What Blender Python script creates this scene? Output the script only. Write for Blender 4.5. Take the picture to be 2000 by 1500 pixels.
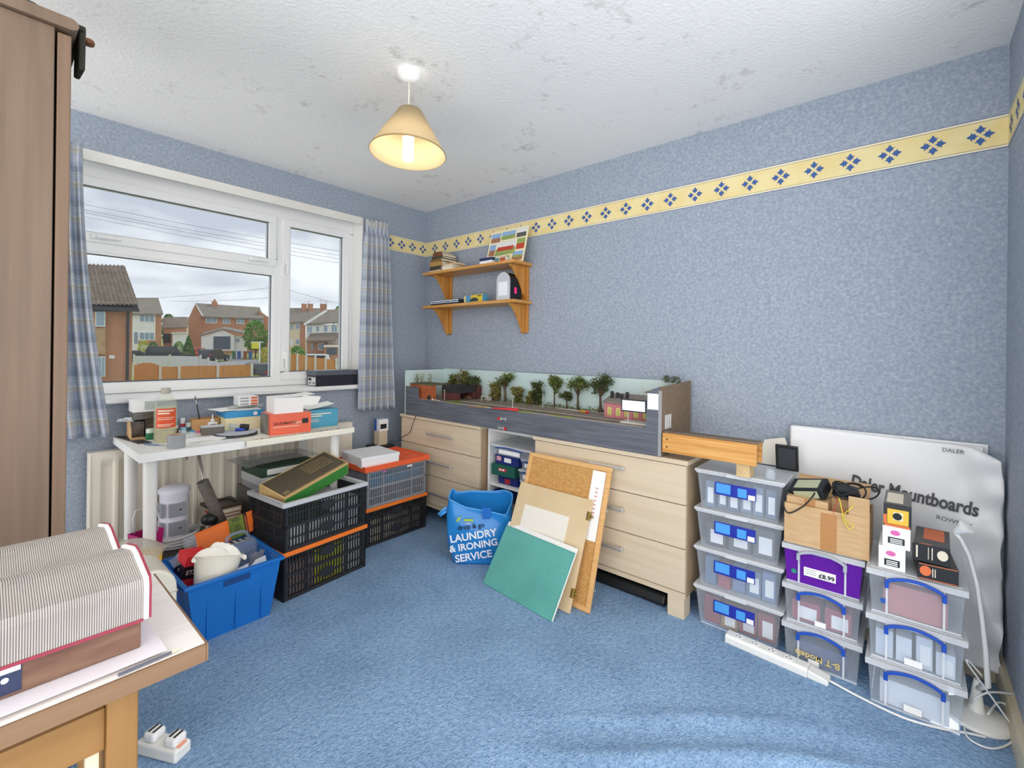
import bpy, bmesh, math, random
from mathutils import Vector, Matrix
R = math.radians
for o in list(bpy.data.objects): bpy.data.objects.remove(o)
scene = bpy.context.scene
COL = scene.collection
rnd = random.Random(7)

# ------------------------------------------------------------------ camera
CAMZ = 1.187; FPX = 901.5; CX, CY = 1000., 682.1; ROLL = R(.72); YAW = R(49.14)
cam_d = bpy.data.cameras.new('camera'); cam = bpy.data.objects.new('camera', cam_d); COL.objects.link(cam)
cam_d.sensor_fit = 'HORIZONTAL'; cam_d.sensor_width = 36; cam_d.lens = FPX / 2000 * 36
cam_d.shift_y = -(750 - CY) / 2000; cam_d.clip_start = .02; cam_d.clip_end = 600
cam.matrix_world = Matrix.Translation((0, 0, CAMZ)) @ Matrix.Rotation(-YAW, 4, 'Z') @ Matrix.Rotation(R(90), 4, 'X') @ Matrix.Rotation(ROLL, 4, 'Z')
scene.camera = cam
# ------------------------------------------------------------------ world, sun, exposure
w = bpy.data.worlds.new('sky'); scene.world = w; w.use_nodes = True
nt = w.node_tree; nt.nodes.clear()
def wn(t, **k):
    n = nt.nodes.new(t)
    for a, b in k.items(): setattr(n, a, b)
    return n
tc = wn('ShaderNodeTexCoord'); mp = wn('ShaderNodeMapping'); mp.inputs['Scale'].default_value = (2.2, 2.2, 7.5)
nz = wn('ShaderNodeTexNoise'); nz.inputs['Scale'].default_value = 1.6; nz.inputs['Detail'].default_value = 7; nz.inputs['Roughness'].default_value = .55
rp = wn('ShaderNodeValToRGB'); rp.color_ramp.elements[0].position = .40; rp.color_ramp.elements[0].color = (.58, .59, .63, 1)
rp.color_ramp.elements[1].position = .60; rp.color_ramp.elements[1].color = (.97, .95, .915, 1)
bg = wn('ShaderNodeBackground'); bg.inputs['Strength'].default_value = 2.1
ow = wn('ShaderNodeOutputWorld')
nt.links.new(tc.outputs['Generated'], mp.inputs['Vector']); nt.links.new(mp.outputs[0], nz.inputs['Vector'])
nt.links.new(nz.outputs['Fac'], rp.inputs['Fac']); nt.links.new(rp.outputs[0], bg.inputs['Color']); nt.links.new(bg.outputs[0], ow.inputs['Surface'])
sd = bpy.data.lights.new('sun', 'SUN'); sd.energy = 2.4; sd.angle = R(12); sd.color = (1, .96, .9)
so = bpy.data.objects.new('sun', sd); COL.objects.link(so)
so.rotation_euler = Vector((-.75, .08, -.66)).to_track_quat('-Z', 'Y').to_euler()
vs = scene.view_settings
vs.view_transform = 'Standard'; vs.look = 'None'; vs.gamma = 1; vs.use_curve_mapping = False; vs.exposure = 0.84

# ------------------------------------------------------------------ pixel -> place
DV = (math.sin(YAW), math.cos(YAW)); RV = (math.cos(YAW), -math.sin(YAW))
def ray(px, py):
    u = px - CX; v = py - CY
    t = (u * math.cos(ROLL) + v * math.sin(ROLL)) / FPX; s = (u * math.sin(ROLL) - v * math.cos(ROLL)) / FPX
    return DV[0] + t * RV[0], DV[1] + t * RV[1], s
def at(px, py, x=None, y=None, z=None, k=None):
    """the point seen at a pixel on the wall / floor / shelf plane given, or at depth k metres"""
    v = ray(px, py)
    if x is not None: k = x / v[0]
    elif y is not None: k = y / v[1]
    elif z is not None: k = (z - CAMZ) / v[2]
    return Vector((v[0] * k, v[1] * k, CAMZ + v[2] * k))

# ------------------------------------------------------------------ materials
def lin(h):
    if not isinstance(h, str): return tuple(h)[:3]
    h = h.lstrip('#'); c = [int(h[i:i + 2], 16) / 255 for i in (0, 2, 4)]
    return tuple(x / 12.92 if x <= .04045 else ((x + .055) / 1.055) ** 2.4 for x in c)
MATS = {}
def N(t, ty, **k):
    n = t.nodes.new(ty)
    for a, b in k.items(): setattr(n, a, b)
    return n
def mat(name, col='#888888', rough=.55, metal=0., col2=None, scale=8., stretch=None, lo=.35, hi=.65, bump=0., bscale=None, alpha=1., emit=None, estr=1., spec=.4, detail=4.):
    if name in MATS: return MATS[name]
    m = bpy.data.materials.new(name); m.use_nodes = True; t = m.node_tree
    b = t.nodes['Principled BSDF']; c = lin(col)
    b.inputs['Base Color'].default_value = (*c, 1); b.inputs['Roughness'].default_value = rough; b.inputs['Metallic'].default_value = metal
    b.inputs['Specular IOR Level'].default_value = spec; b.inputs['Alpha'].default_value = alpha
    if emit: b.inputs['Emission Color'].default_value = (*lin(emit), 1); b.inputs['Emission Strength'].default_value = estr
    if col2 or bump:
        tcn = N(t, 'ShaderNodeTexCoord'); mpn = N(t, 'ShaderNodeMapping'); t.links.new(tcn.outputs['Object'], mpn.inputs['Vector'])
        if stretch: mpn.inputs['Scale'].default_value = stretch
        nzn = N(t, 'ShaderNodeTexNoise'); nzn.inputs['Scale'].default_value = scale; nzn.inputs['Detail'].default_value = detail
        t.links.new(mpn.outputs[0], nzn.inputs['Vector'])
        if col2:
            r = N(t, 'ShaderNodeValToRGB'); r.color_ramp.elements[0].position = lo; r.color_ramp.elements[0].color = (*c, 1)
            r.color_ramp.elements[1].position = hi; r.color_ramp.elements[1].color = (*lin(col2), 1)
            t.links.new(nzn.outputs['Fac'], r.inputs['Fac']); t.links.new(r.outputs[0], b.inputs['Base Color'])
        if bump:
            n2 = nzn
            if bscale:
                n2 = N(t, 'ShaderNodeTexNoise'); n2.inputs['Scale'].default_value = bscale; n2.inputs['Detail'].default_value = 3
                t.links.new(mpn.outputs[0], n2.inputs['Vector'])
            bp = N(t, 'ShaderNodeBump'); bp.inputs['Strength'].default_value = min(1, bump); bp.inputs['Distance'].default_value = .01
            t.links.new(n2.outputs['Fac'], bp.inputs['Height']); t.links.new(bp.outputs[0], b.inputs['Normal'])
    MATS[name] = m; return m
def clear(name, col='#ffffff', body=.25, bodycol='#e8eef4', rough=.18):
    """thin see-through plastic or glass: tinted transparency mixed with a little body colour and gloss"""
    if name in MATS: return MATS[name]
    m = bpy.data.materials.new(name); m.use_nodes = True; t = m.node_tree
    b = t.nodes['Principled BSDF']; b.inputs['Base Color'].default_value = (*lin(bodycol), 1); b.inputs['Roughness'].default_value = rough
    tr = N(t, 'ShaderNodeBsdfTransparent'); tr.inputs['Color'].default_value = (*lin(col), 1)
    mx = N(t, 'ShaderNodeMixShader'); mx.inputs[0].default_value = body
    t.links.new(tr.outputs[0], mx.inputs[1]); t.links.new(b.outputs[0], mx.inputs[2])
    t.links.new(mx.outputs[0], t.nodes['Material Output'].inputs['Surface'])
    MATS[name] = m; return m
def wood(name, c1, c2, along='x', scale=3., rough=.45):
    st = {'x': (.6, 14, 14), 'y': (14, .6, 14), 'z': (14, 14, .6)}[along]
    return mat(name, c1, rough, col2=c2, scale=scale, stretch=st, lo=.35, hi=.7, bump=.08)

# ------------------------------------------------------------------ mesh building
class MB:
    def __init__(s): s.v = []; s.f = []; s.m = Matrix.Identity(4); s.uv = None
    def add(s, vs, fs):
        n = len(s.v); s.v += [tuple(s.m @ Vector(p)) for p in vs]; s.f += [tuple(i + n for i in f) for f in fs]; return s
    def box(s, x0, x1, y0, y1, z0, z1, top=None):
        """top=(dx,dy): how much the top is drawn in on each side"""
        a, b = top or (0, 0)
        return s.add([(x0, y0, z0), (x1, y0, z0), (x1, y1, z0), (x0, y1, z0), (x0 + a, y0 + b, z1), (x1 - a, y0 + b, z1), (x1 - a, y1 - b, z1), (x0 + a, y1 - b, z1)],
                     [(3, 2, 1, 0), (4, 5, 6, 7), (0, 1, 5, 4), (1, 2, 6, 5), (2, 3, 7, 6), (3, 0, 4, 7)])
    def prism(s, poly, a0, a1, axis='y'):
        """polygon of (u,v) pushed along an axis: y -> (u,a,v), x -> (a,u,v), z -> (u,v,a)"""
        g = {'y': lambda u, v, a: (u, a, v), 'x': lambda u, v, a: (a, u, v), 'z': lambda u, v, a: (u, v, a)}[axis]
        n = len(poly)
        return s.add([g(u, v, a0) for u, v in poly] + [g(u, v, a1) for u, v in poly],
                     [tuple(range(n))[::-1], tuple(range(n, 2 * n))] + [(i, (i + 1) % n, n + (i + 1) % n, n + i) for i in range(n)])
    def lathe(s, prof, n=20, c=(0, 0, 0), cap=True, a0=0, a1=2 * math.pi):
        """profile of (radius,height) turned about z"""
        full = abs(a1 - a0 - 2 * math.pi) < 1e-6; k = n if full else n + 1; vs = []; fs = []
        for rr, z in prof:
            for i in range(k):
                t = a0 + (a1 - a0) * i / n; vs.append((c[0] + rr * math.cos(t), c[1] + rr * math.sin(t), c[2] + z))
        for j in range(len(prof) - 1):
            for i in range(n):
                i2 = (i + 1) % k; fs.append((j * k + i, j * k + i2, (j + 1) * k + i2, (j + 1) * k + i))
        if cap and full:
            if prof[0][0] > 1e-5: fs.append(tuple(range(k))[::-1])
            if prof[-1][0] > 1e-5: fs.append(tuple(range((len(prof) - 1) * k, len(prof) * k)))
        return s.add(vs, fs)
    def tube(s, pts, rad, n=8, closed=False):
        pts = [Vector(p) for p in pts]; vs = []; fs = []; L = len(pts); up = None
        rads = rad if isinstance(rad, (list, tuple)) else [rad] * L
        for i, p in enumerate(pts):
            if closed: tg = pts[(i + 1) % L] - pts[i - 1]
            else: tg = pts[min(i + 1, L - 1)] - pts[max(i - 1, 0)]
            tg.normalize()
            if up is None:
                up = Vector((0, 0, 1)) if abs(tg.z) < .9 else Vector((1, 0, 0))
            u = (up - tg * up.dot(tg)).normalized(); q = tg.cross(u); up = u
            for k in range(n):
                t = 2 * math.pi * k / n; vs.append(p + (u * math.cos(t) + q * math.sin(t)) * rads[i])
        for i in range(L if closed else L - 1):
            for k in range(n):
                k2 = (k + 1) % n; j = (i + 1) % L
                fs.append((i * n + k, i * n + k2, j * n + k2, j * n + k))
        if not closed: fs += [tuple(range(n))[::-1], tuple(range((L - 1) * n, L * n))]
        return s.add(vs, fs)
    def grid(s, fn, nu, nv, uvf=None):
        """surface fn(u,v) for u,v in 0..1"""
        vs = [fn(i / nu, j / nv) for j in range(nv + 1) for i in range(nu + 1)]
        fs = [(j * (nu + 1) + i, j * (nu + 1) + i + 1, (j + 1) * (nu + 1) + i + 1, (j + 1) * (nu + 1) + i) for j in range(nv) for i in range(nu)]
        if uvf: s.uv = [uvf(i / nu, j / nv) for j in range(nv + 1) for i in range(nu + 1)]
        return s.add(vs, fs)
    def ball(s, c, r, n=12, m=8, sq=(1, 1, 1)):
        return s.lathe2(c, r, n, m, sq)
    def lathe2(s, c, r, n, m, sq):
        o = s.m; s.m = o @ Matrix.Translation(c) @ Matrix.Diagonal((*sq, 1))
        s.lathe([(r * math.sin(math.pi * j / m) if 0 < j < m else 1e-6, -r * math.cos(math.pi * j / m)) for j in range(m + 1)], n, cap=False); s.m = o; return s
    def mesh(s, name):
        me = bpy.data.meshes.new(name); me.from_pydata(s.v, [], s.f); me.validate()
        if s.uv:
            ul = me.uv_layers.new(name='cloth')
            for l in me.loops: ul.data[l.index].uv = s.uv[l.vertex_index]
        bm = bmesh.new(); bm.from_mesh(me); bmesh.ops.remove_doubles(bm, verts=bm.verts, dist=1e-6); bmesh.ops.recalc_face_normals(bm, faces=bm.faces); bm.to_mesh(me); bm.free()
        return me
def link(name, me, m, parent=None, loc=None, rz=0., smooth=False, bevel=0., seg=2, rot=None):
    o = bpy.data.objects.new(name, me); COL.objects.link(o)
    if m and not me.materials: me.materials.append(m)
    if parent: o.parent = parent
    if loc is not None: o.location = loc
    if rz: o.rotation_euler = (0, 0, rz)
    if rot is not None: o.rotation_euler = rot
    if smooth:
        for p in me.polygons: p.use_smooth = True
        if smooth == 'auto': 
            try: me.set_sharp_from_angle(angle=R(40))
            except Exception: pass
    if bevel:
        b = o.modifiers.new('edge', 'BEVEL'); b.width = bevel; b.segments = seg; b.limit_method = 'ANGLE'; b.angle_limit = R(40)
    return o
def obj(name, mb, m, parent=None, **k): return link(name, mb.mesh(name), m, parent, **k)
def tag(o, label=None, cat=None, group=None, kind=None):
    if label: o['label'] = label
    if cat: o['category'] = cat
    if group: o['group'] = group
    if kind: o['kind'] = kind
    return o
def empty(name, loc=(0, 0, 0), rz=0., rot=None):
    o = bpy.data.objects.new(name, None); COL.objects.link(o); o.location = loc; o.rotation_euler = rot if rot is not None else (0, 0, rz); o.empty_display_size = .05; return o
def thing(name, label, cat, loc=(0, 0, 0), rz=0., group=None, rot=None): return tag(empty(name, loc, rz, rot), label, cat, group)
def struct(name, mb, m, parent=None, **k):
    o = obj(name, mb, m, parent, **k); o['kind'] = 'structure'; return o
def copy_tree(o, parent=None):
    c = o.copy(); COL.objects.link(c); c.parent = parent
    for ch in list(o.children): copy_tree(ch, c)
    return c
def B(x0, x1, y0, y1, z0, z1, **k): return MB().box(x0, x1, y0, y1, z0, z1, **k)
_tx = {}
def text(s, size, m, parent, origin, right, up, name='lettering', bold=0., align='LEFT', extr=.0004, ys=1.):
    """flat lettering lying on a surface: origin, direction of reading, direction of the letters' tops"""
    key = (s, size, bold, align, m.name)
    if key not in _tx:
        cu = bpy.data.curves.new('lettering', 'FONT'); cu.body = s; cu.size = size; cu.offset = bold; cu.align_x = align; cu.extrude = extr; cu.resolution_u = 3
        t = bpy.data.objects.new('lettering', cu); COL.objects.link(t); bpy.context.view_layer.update()
        me = bpy.data.meshes.new_from_object(t.evaluated_get(bpy.context.evaluated_depsgraph_get())); bpy.data.objects.remove(t); me.name = 'lettering'
        me.materials.clear(); me.materials.append(m); _tx[key] = me
    o = bpy.data.objects.new(name, _tx[key]); COL.objects.link(o)
    r_ = Vector(right).normalized(); u_ = Vector(up); u_ = (u_ - r_ * u_.dot(r_)).normalized(); n_ = r_.cross(u_)
    M = Matrix((r_, u_ * ys, n_)).transposed().to_4x4(); M.translation = Vector(origin)
    if parent: o.parent = parent
    o.matrix_local = M
    return o

# ------------------------------------------------------------------ room shell
XW, YW, YS, ZC = 2.433, 3.064, -.26, 2.317
OX0, OX1, OZ0, OZ1 = .10, 1.85, .915, 2.135       # window opening
def wallpaper(name):
    m = bpy.data.materials.new(name); m.use_nodes = True; t = m.node_tree; b = t.nodes['Principled BSDF']; b.inputs['Roughness'].default_value = .75; b.inputs['Specular IOR Level'].default_value = .25
    tcn = N(t, 'ShaderNodeTexCoord'); n1 = N(t, 'ShaderNodeTexNoise'); n1.inputs['Scale'].default_value = 78; n1.inputs['Detail'].default_value = 7; n1.inputs['Roughness'].default_value = .68
    n2 = N(t, 'ShaderNodeTexNoise'); n2.inputs['Scale'].default_value = 90; n2.inputs['Detail'].default_value = 3
    for n in (n1, n2): t.links.new(tcn.outputs['Object'], n.inputs['Vector'])
    r1 = N(t, 'ShaderNodeValToRGB'); e = r1.color_ramp.elements
    e[0].position = .30; e[0].color = (*lin('8a96a8'), 1); e[1].position = .72; e[1].color = (*lin('b8bfc7'), 1)
    x = e.new(.5); x.color = (*lin('9ca6b3'), 1)
    mx = N(t, 'ShaderNodeMixRGB'); mx.blend_type = 'OVERLAY'; mx.inputs[0].default_value = .12
    t.links.new(n1.outputs['Fac'], r1.inputs['Fac']); t.links.new(r1.outputs[0], mx.inputs[1]); t.links.new(n2.outputs['Fac'], mx.inputs[2]); t.links.new(mx.outputs[0], b.inputs['Base Color'])
    return m
M_wall = wallpaper('blue_mottled_wallpaper')
M_white = mat('white_gloss_paint', '#eeece6', .35, col2='#e4e1d8', scale=3)
M_upvc = mat('white_upvc', '#f1f1ef', .28, spec=.5)
M_skirt = mat('cream_skirting_paint', '#d8cbb0', .4, col2='#cdbf9f', scale=6)
wb = MB()
wb.box(-.75, OX0, YW, YW + .26, 0, ZC); wb.box(OX1, XW + .1, YW, YW + .26, 0, ZC); wb.box(OX0, OX1, YW, YW + .26, 0, OZ0); wb.box(OX0, OX1, YW, YW + .26, OZ1, ZC)
struct('wall_back', wb, M_wall)
struct('wall_right', B(XW, XW + .12, YS - .12, YW + .26, 0, ZC), M_wall)
struct('wall_front', B(1.75, XW, YS - .12, YS, 0, ZC), M_wall)
# ceiling: stippled white plaster with greyish smudges
def ceiling_mat():
    m = bpy.data.materials.new('stippled_white_ceiling'); m.use_nodes = True; t = m.node_tree; b = t.nodes['Principled BSDF']; b.inputs['Roughness'].default_value = .9; b.inputs['Specular IOR Level'].default_value = .1
    tcn = N(t, 'ShaderNodeTexCoord'); n1 = N(t, 'ShaderNodeTexNoise'); n1.inputs['Scale'].default_value = 3.6; n1.inputs['Detail'].default_value = 9; n1.inputs['Roughness'].default_value = .72
    n2 = N(t, 'ShaderNodeTexNoise'); n2.inputs['Scale'].default_value = 70; n2.inputs['Detail'].default_value = 5
    n3 = N(t, 'ShaderNodeTexNoise'); n3.inputs['Scale'].default_value = 14; n3.inputs['Detail'].default_value = 6; n3.inputs['Roughness'].default_value = .7
    for n in (n1, n2, n3): t.links.new(tcn.outputs['Object'], n.inputs['Vector'])
    mu = N(t, 'ShaderNodeMath', operation='MULTIPLY'); t.links.new(n1.outputs['Fac'], mu.inputs[0]); t.links.new(n3.outputs['Fac'], mu.inputs[1])
    r1 = N(t, 'ShaderNodeValToRGB'); e = r1.color_ramp.elements; e[0].position = .31; e[0].color = (*lin('#faf8f4'), 1); e[1].position = .50; e[1].color = (*lin('#bcb8b0'), 1)
    t.links.new(mu.outputs[0], r1.inputs['Fac']); t.links.new(r1.outputs[0], b.inputs['Base Color'])
    bp = N(t, 'ShaderNodeBump'); bp.inputs['Strength'].default_value = .5; bp.inputs['Distance'].default_value = .006
    t.links.new(n2.outputs['Fac'], bp.inputs['Height']); t.links.new(bp.outputs[0], b.inputs['Normal'])
    return m
struct('ceiling', B(-.75, XW + .1, YS - .12, YW + .26, ZC, ZC + .1), ceiling_mat())
# carpet with slack ripples
def carpet_mat():
    m = bpy.data.materials.new('blue_carpet'); m.use_nodes = True; t = m.node_tree; b = t.nodes['Principled BSDF']; b.inputs['Roughness'].default_value = .95; b.inputs['Specular IOR Level'].default_value = .05
    tcn = N(t, 'ShaderNodeTexCoord')
    n1 = N(t, 'ShaderNodeTexNoise'); n1.inputs['Scale'].default_value = 130; n1.inputs['Detail'].default_value = 4
    n2 = N(t, 'ShaderNodeTexNoise'); n2.inputs['Scale'].default_value = 3.5; n2.inputs['Detail'].default_value = 6
    n3 = N(t, 'ShaderNodeTexNoise'); n3.inputs['Scale'].default_value = 60; n3.inputs['Detail'].default_value = 5
    for n in (n1, n2, n3): t.links.new(tcn.outputs['Object'], n.inputs['Vector'])
    r1 = N(t, 'ShaderNodeValToRGB'); e = r1.color_ramp.elements; e[0].position = .3; e[0].color = (*lin('688db6'), 1); e[1].position = .7; e[1].color = (*lin('a6c2de'), 1)
    r2 = N(t, 'ShaderNodeValToRGB'); e = r2.color_ramp.elements; e[0].position = .35; e[0].color = (.78, .8, .82, 1); e[1].position = .6; e[1].color = (1, 1, 1, 1)
    mx = N(t, 'ShaderNodeMixRGB'); mx.blend_type = 'MULTIPLY'; mx.inputs[0].default_value = .8
    ad = N(t, 'ShaderNodeMath', operation='ADD'); t.links.new(n1.outputs['Fac'], ad.inputs[0]); t.links.new(n3.outputs['Fac'], ad.inputs[1])
    hf = N(t, 'ShaderNodeMath', operation='MULTIPLY'); hf.inputs[1].default_value = .5; t.links.new(ad.outputs[0], hf.inputs[0])
    t.links.new(hf.outputs[0], r1.inputs['Fac']); t.links.new(n2.outputs['Fac'], r2.inputs['Fac']); t.links.new(r1.outputs[0], mx.inputs[1]); t.links.new(r2.outputs[0], mx.inputs[2]); t.links.new(mx.outputs[0], b.inputs['Base Color'])
    bp = N(t, 'ShaderNodeBump'); bp.inputs['Strength'].default_value = 1.0; bp.inputs['Distance'].default_value = .014
    t.links.new(hf.outputs[0], bp.inputs['Height']); t.links.new(bp.outputs[0], b.inputs['Normal'])
    return m
def carpet_z(x, y):
    # three slack ridges running roughly across the room in front of the boxes, dying out before the furniture
    f = max(0, min(1, (x - .55) / .35)) * max(0, min(1, (1.93 - x) / .35)) * max(0, min(1, (1.0 - y) / .45))
    q = x * .80 + y * .60; z = 0
    for c0, h, wd in ((.80, .012, .024), (.94, .016, .026), (1.08, .020, .026), (1.23, .014, .026), (1.38, .018, .030), (1.52, .012, .028)):
        e = (q + .02 * math.sin(4 * (x - y)) - c0) / wd; z += h * math.exp(-e * e)
    return z * f
fl = MB(); fl.grid(lambda u, v: (-.75 + u * (XW + .75), YS - .9 + v * (YW - YS + .9), carpet_z(-.75 + u * (XW + .75), YS - .9 + v * (YW - YS + .9))), 190, 230)
struct('floor', fl, carpet_mat(), smooth=True)
struct('baseboard_right', MB().prism([(XW - .018, 0), (XW, 0), (XW, .105), (XW - .01, .105), (XW - .018, .09)], YS, YW, 'y'), M_skirt)
struct('baseboard_front', MB().prism([(YS + .018, 0), (YS, 0), (YS, .105), (YS + .01, .105), (YS + .018, .09)], 1.75, XW - .018, 'x'), M_skirt)
struct('baseboard_back', MB().prism([(YW - .018, 0), (YW, 0), (YW, .105), (YW - .01, .105), (YW - .018, .09)], -.75, XW - .018, 'x'), M_skirt)
# wallpaper border with printed rosettes
M_bord = mat('cream_yellow_border_paper', '#f0e0a8', .7, col2='#ecd695', scale=12)
M_bline = mat('border_blue_line', '#5a6a92', .7); M_bcream = mat('border_pale_edge', '#f4ecd2', .7); M_motif = mat('border_blue_print', '#42639f', .7)
BZ0, BZ1 = 1.945, 2.062
def border(name, mk):
    root = empty(name); root['kind'] = 'structure'
    mk(root, 'border_band', BZ0, BZ1, .0010, M_bord)
    for z in (BZ0, BZ1 - .004): mk(root, 'border_edge', z - .001, z + .005, .0014, M_bcream)
    for z in (BZ0 - .002, BZ1): mk(root, 'border_line', z, z + .0025, .0016, M_bline)
    for z in (BZ0 + .008, BZ1 - .0095): mk(root, 'border_line', z, z + .0012, .0016, M_bline)
    return root
def motif_mesh():
    mb = MB()
    for k in range(4):
        a = k * math.pi / 2
        mb.m = Matrix.Rotation(a, 4, 'Y')
        # one pointed leaf with two side tips
        poly = [(0, .005), (.004, .012), (.012, .015), (.009, .019), (.017, .025), (.008, .026), (0, .039), (-.008, .026), (-.017, .025), (-.009, .019), (-.012, .015), (-.004, .012)]
        mb.add([(u, 0, v) for u, v in poly], [tuple(range(len(poly)))])
        mb.m = Matrix.Rotation(a + math.pi / 4, 4, 'Y')
        arc = [(.0, .004), (.0035, .010), (.0035, .016), (0, .022), (-.0015, .022), (.0015, .016), (.0015, .010), (-.0015, .005)]
    return mb.mesh('rosette')
MOT = motif_mesh(); MOT.materials.append(M_motif)
def bR(root, n, z0, z1, t, m): obj(n, B(XW - t, XW, YS + .001, YW - .001, z0, z1), m, root)
br = border('trim_1', bR)
yy = -.187
while yy < 3.02:
    o = link('rosette', MOT, M_motif, br, (XW - .0018, yy, (BZ0 + BZ1) / 2)); o.rotation_euler = (0, 0, R(90)); yy += .1307
def bF(root, n, z0, z1, t, m): obj(n, B(1.76, XW - .002, YS, YS + t, z0, z1), m, root)
bf = border('trim_2', bF)
for k in range(5): link('rosette', MOT, M_motif, bf, (XW - .06 - k * .1307, YS + .0018, (BZ0 + BZ1) / 2))
def bB(root, n, z0, z1, t, m): obj(n, B(1.98, XW - .002, YW - t, YW, z0, z1), m, root)
bb = border('trim_3', bB)
for k in range(4): link('rosette', MOT, M_motif, bb, (XW - .035 - k * .105, YW - .0018, (BZ0 + BZ1) / 2))

# ------------------------------------------------------------------ window
M_glass = clear('window_glass', '#dddfe1', .02, '#ffffff', .02)
win = empty('window_1', (0, 0, 0)); win['kind'] = 'structure'
FY = YW + .125
rv = MB(); t_ = .012
rv.box(OX0, OX1, YW - .006, FY + .05, OZ1 - t_, OZ1); rv.box(OX0, OX0 + t_, YW - .006, FY + .05, OZ0, OZ1); rv.box(OX1 - t_, OX1, YW - .006, FY + .05, OZ0, OZ1)
obj('reveal_lining', rv, mat('reveal_plaster', '#f4f3ef', .6), win)
obj('curtain_batten', B(.16, 1.84, YW - .020, YW - .0, 2.085, 2.137), M_white, win, bevel=.003)
obj('window_sill', MB().prism([(YW - .055, .893), (YW - .048, .887), (YW, .887), (FY + .05, .889), (FY + .05, .925), (YW - .048, .918), (YW - .055, .911)], .06, 1.81, 'x'), M_upvc, win, bevel=.002)
x0, x1, z0, z1 = OX0 + t_, OX1 - t_, .925, OZ1 - t_
fr = MB(); y0, y1 = FY, FY + .06
MUL0, MUL1 = 1.272, 1.335; TR0, TR1 = 1.663, 1.722
fr.box(x0, x1, y0, y1, z0, .975); fr.box(x0, x1, y0, y1, 2.035, z1); fr.box(x0, x0 + .05, y0, y1, .975, 2.035); fr.box(x1 - .045, x1, y0, y1, .975, 2.035)
fr.box(MUL0, MUL1, y0, y1, .975, 2.035); fr.box(x0 + .05, MUL0, y0, y1, TR0, TR1)
obj('window_frame', fr, M_upvc, win, bevel=.004)
def sash(nm, a0, a1, b0, b1, wd, yf):
    s = MB(); s.box(a0, a1, yf, yf + .055, b0, b0 + wd); s.box(a0, a1, yf, yf + .055, b1 - wd, b1); s.box(a0, a0 + wd, yf, yf + .055, b0 + wd, b1 - wd); s.box(a1 - wd, a1, yf, yf + .055, b0 + wd, b1 - wd)
    o = obj('sash', s, M_upvc, win, bevel=.005)
    g = MB(); e = .004
    g.box(a0 + wd, a1 - wd, yf + .012, yf + .018, b0 + wd - e, b0 + wd + .004); g.box(a0 + wd, a1 - wd, yf + .012, yf + .018, b1 - wd - .004, b1 - wd + e)
    g.box(a0 + wd - e, a0 + wd + .004, yf + .012, yf + .018, b0 + wd, b1 - wd); g.box(a1 - wd - .004, a1 - wd + e, yf + .012, yf + .018, b0 + wd, b1 - wd)
    obj('gasket', g, mat('grey_rubber', '#5b6066', .7), o)
    obj('pane', B(a0 + wd - .002, a1 - wd + .002, yf + .02, yf + .024, b0 + wd - .002, b1 - wd + .002), M_glass, o)
    obj('pane', B(a0 + wd - .002, a1 - wd + .002, yf + .038, yf + .042, b0 + wd - .002, b1 - wd + .002), M_glass, o)
    return o
sash('s', MUL1 - .012, x1 - .033, .963, 2.047, .052, FY - .012)
sash('s', x0 + .038, MUL0 + .012, TR1 - .012, 2.047, .05, FY - .012)
sash('s', x0 + .045, MUL0 + .004, .970, TR0 + .004, .014, FY + .002)
for hx, hz, wv, hv in ((MUL1 + .01, 1.76, .016, .10), (MUL1 + .01, 1.13, .016, .11)):
    h = obj('window_handle', MB().box(hx - .012, hx + .012, FY - .035, FY - .012, hz - .03, hz + .03).box(hx - .009, hx + .009, FY - .05, FY - .034, hz - .09, hz + .012), M_upvc, win, bevel=.004)
for hx in (.40, 1.14):
    obj('window_handle', MB().box(hx - .03, hx + .03, FY - .032, FY - .012, TR1 + .005, TR1 + .028).box(hx - .012, hx + .09, FY - .046, FY - .031, TR1 + .008, TR1 + .024), M_upvc, win, bevel=.004)

# ================================================================== FURNITURE
# ------------------------------------------------------------------ wardrobe
M_ward = wood('taupe_wood_laminate', '#746050', '#655342', 'z', 3.2, .5)
M_ward2 = wood('taupe_door_edge', '#78604c', '#6a5442', 'z', 3.2, .45)
WY0, WY1, WX = 1.45, 2.36, .106
wd = thing('wardrobe', 'tall taupe wood-grain wardrobe beside the window curtain', 'wardrobe', (WX, WY0, 0))
obj('carcass', B(-.56, 0, 0, WY1 - WY0, .06, 1.893), M_ward, wd, bevel=.002)
obj('plinth', B(-.55, -.02, .01, WY1 - WY0 - .01, 0, .06), M_ward2, wd)
for k in range(2):
    w2 = (WY1 - WY0) / 2
    dr = obj('door', B(.004, .027, k * w2 + .0, (k + 1) * w2 - .003, .07, 1.885), M_ward2, wd, bevel=.002)
    obj('knob', MB().lathe([(.006, 0), (.006, .012), (.014, .018), (.012, .026), (.001, .028)], 14), mat('brushed_steel', '#d5d4d0', .45, .75), dr, loc=(.027, w2 + (-.05 if k == 0 else .05), 1.0), rot=(0, R(90), 0), smooth=True)
cap = [(-.565, 1.894), (.024, 1.894)] + [(.024 + .014 * math.sin(R(a)), 1.907 - .013 * math.cos(R(a))) for a in range(0, 181, 20)] + [(-.565, 1.920)]
obj('top_board', MB().prism(cap, -.012, WY1 - WY0, 'y'), M_ward, wd)
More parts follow.
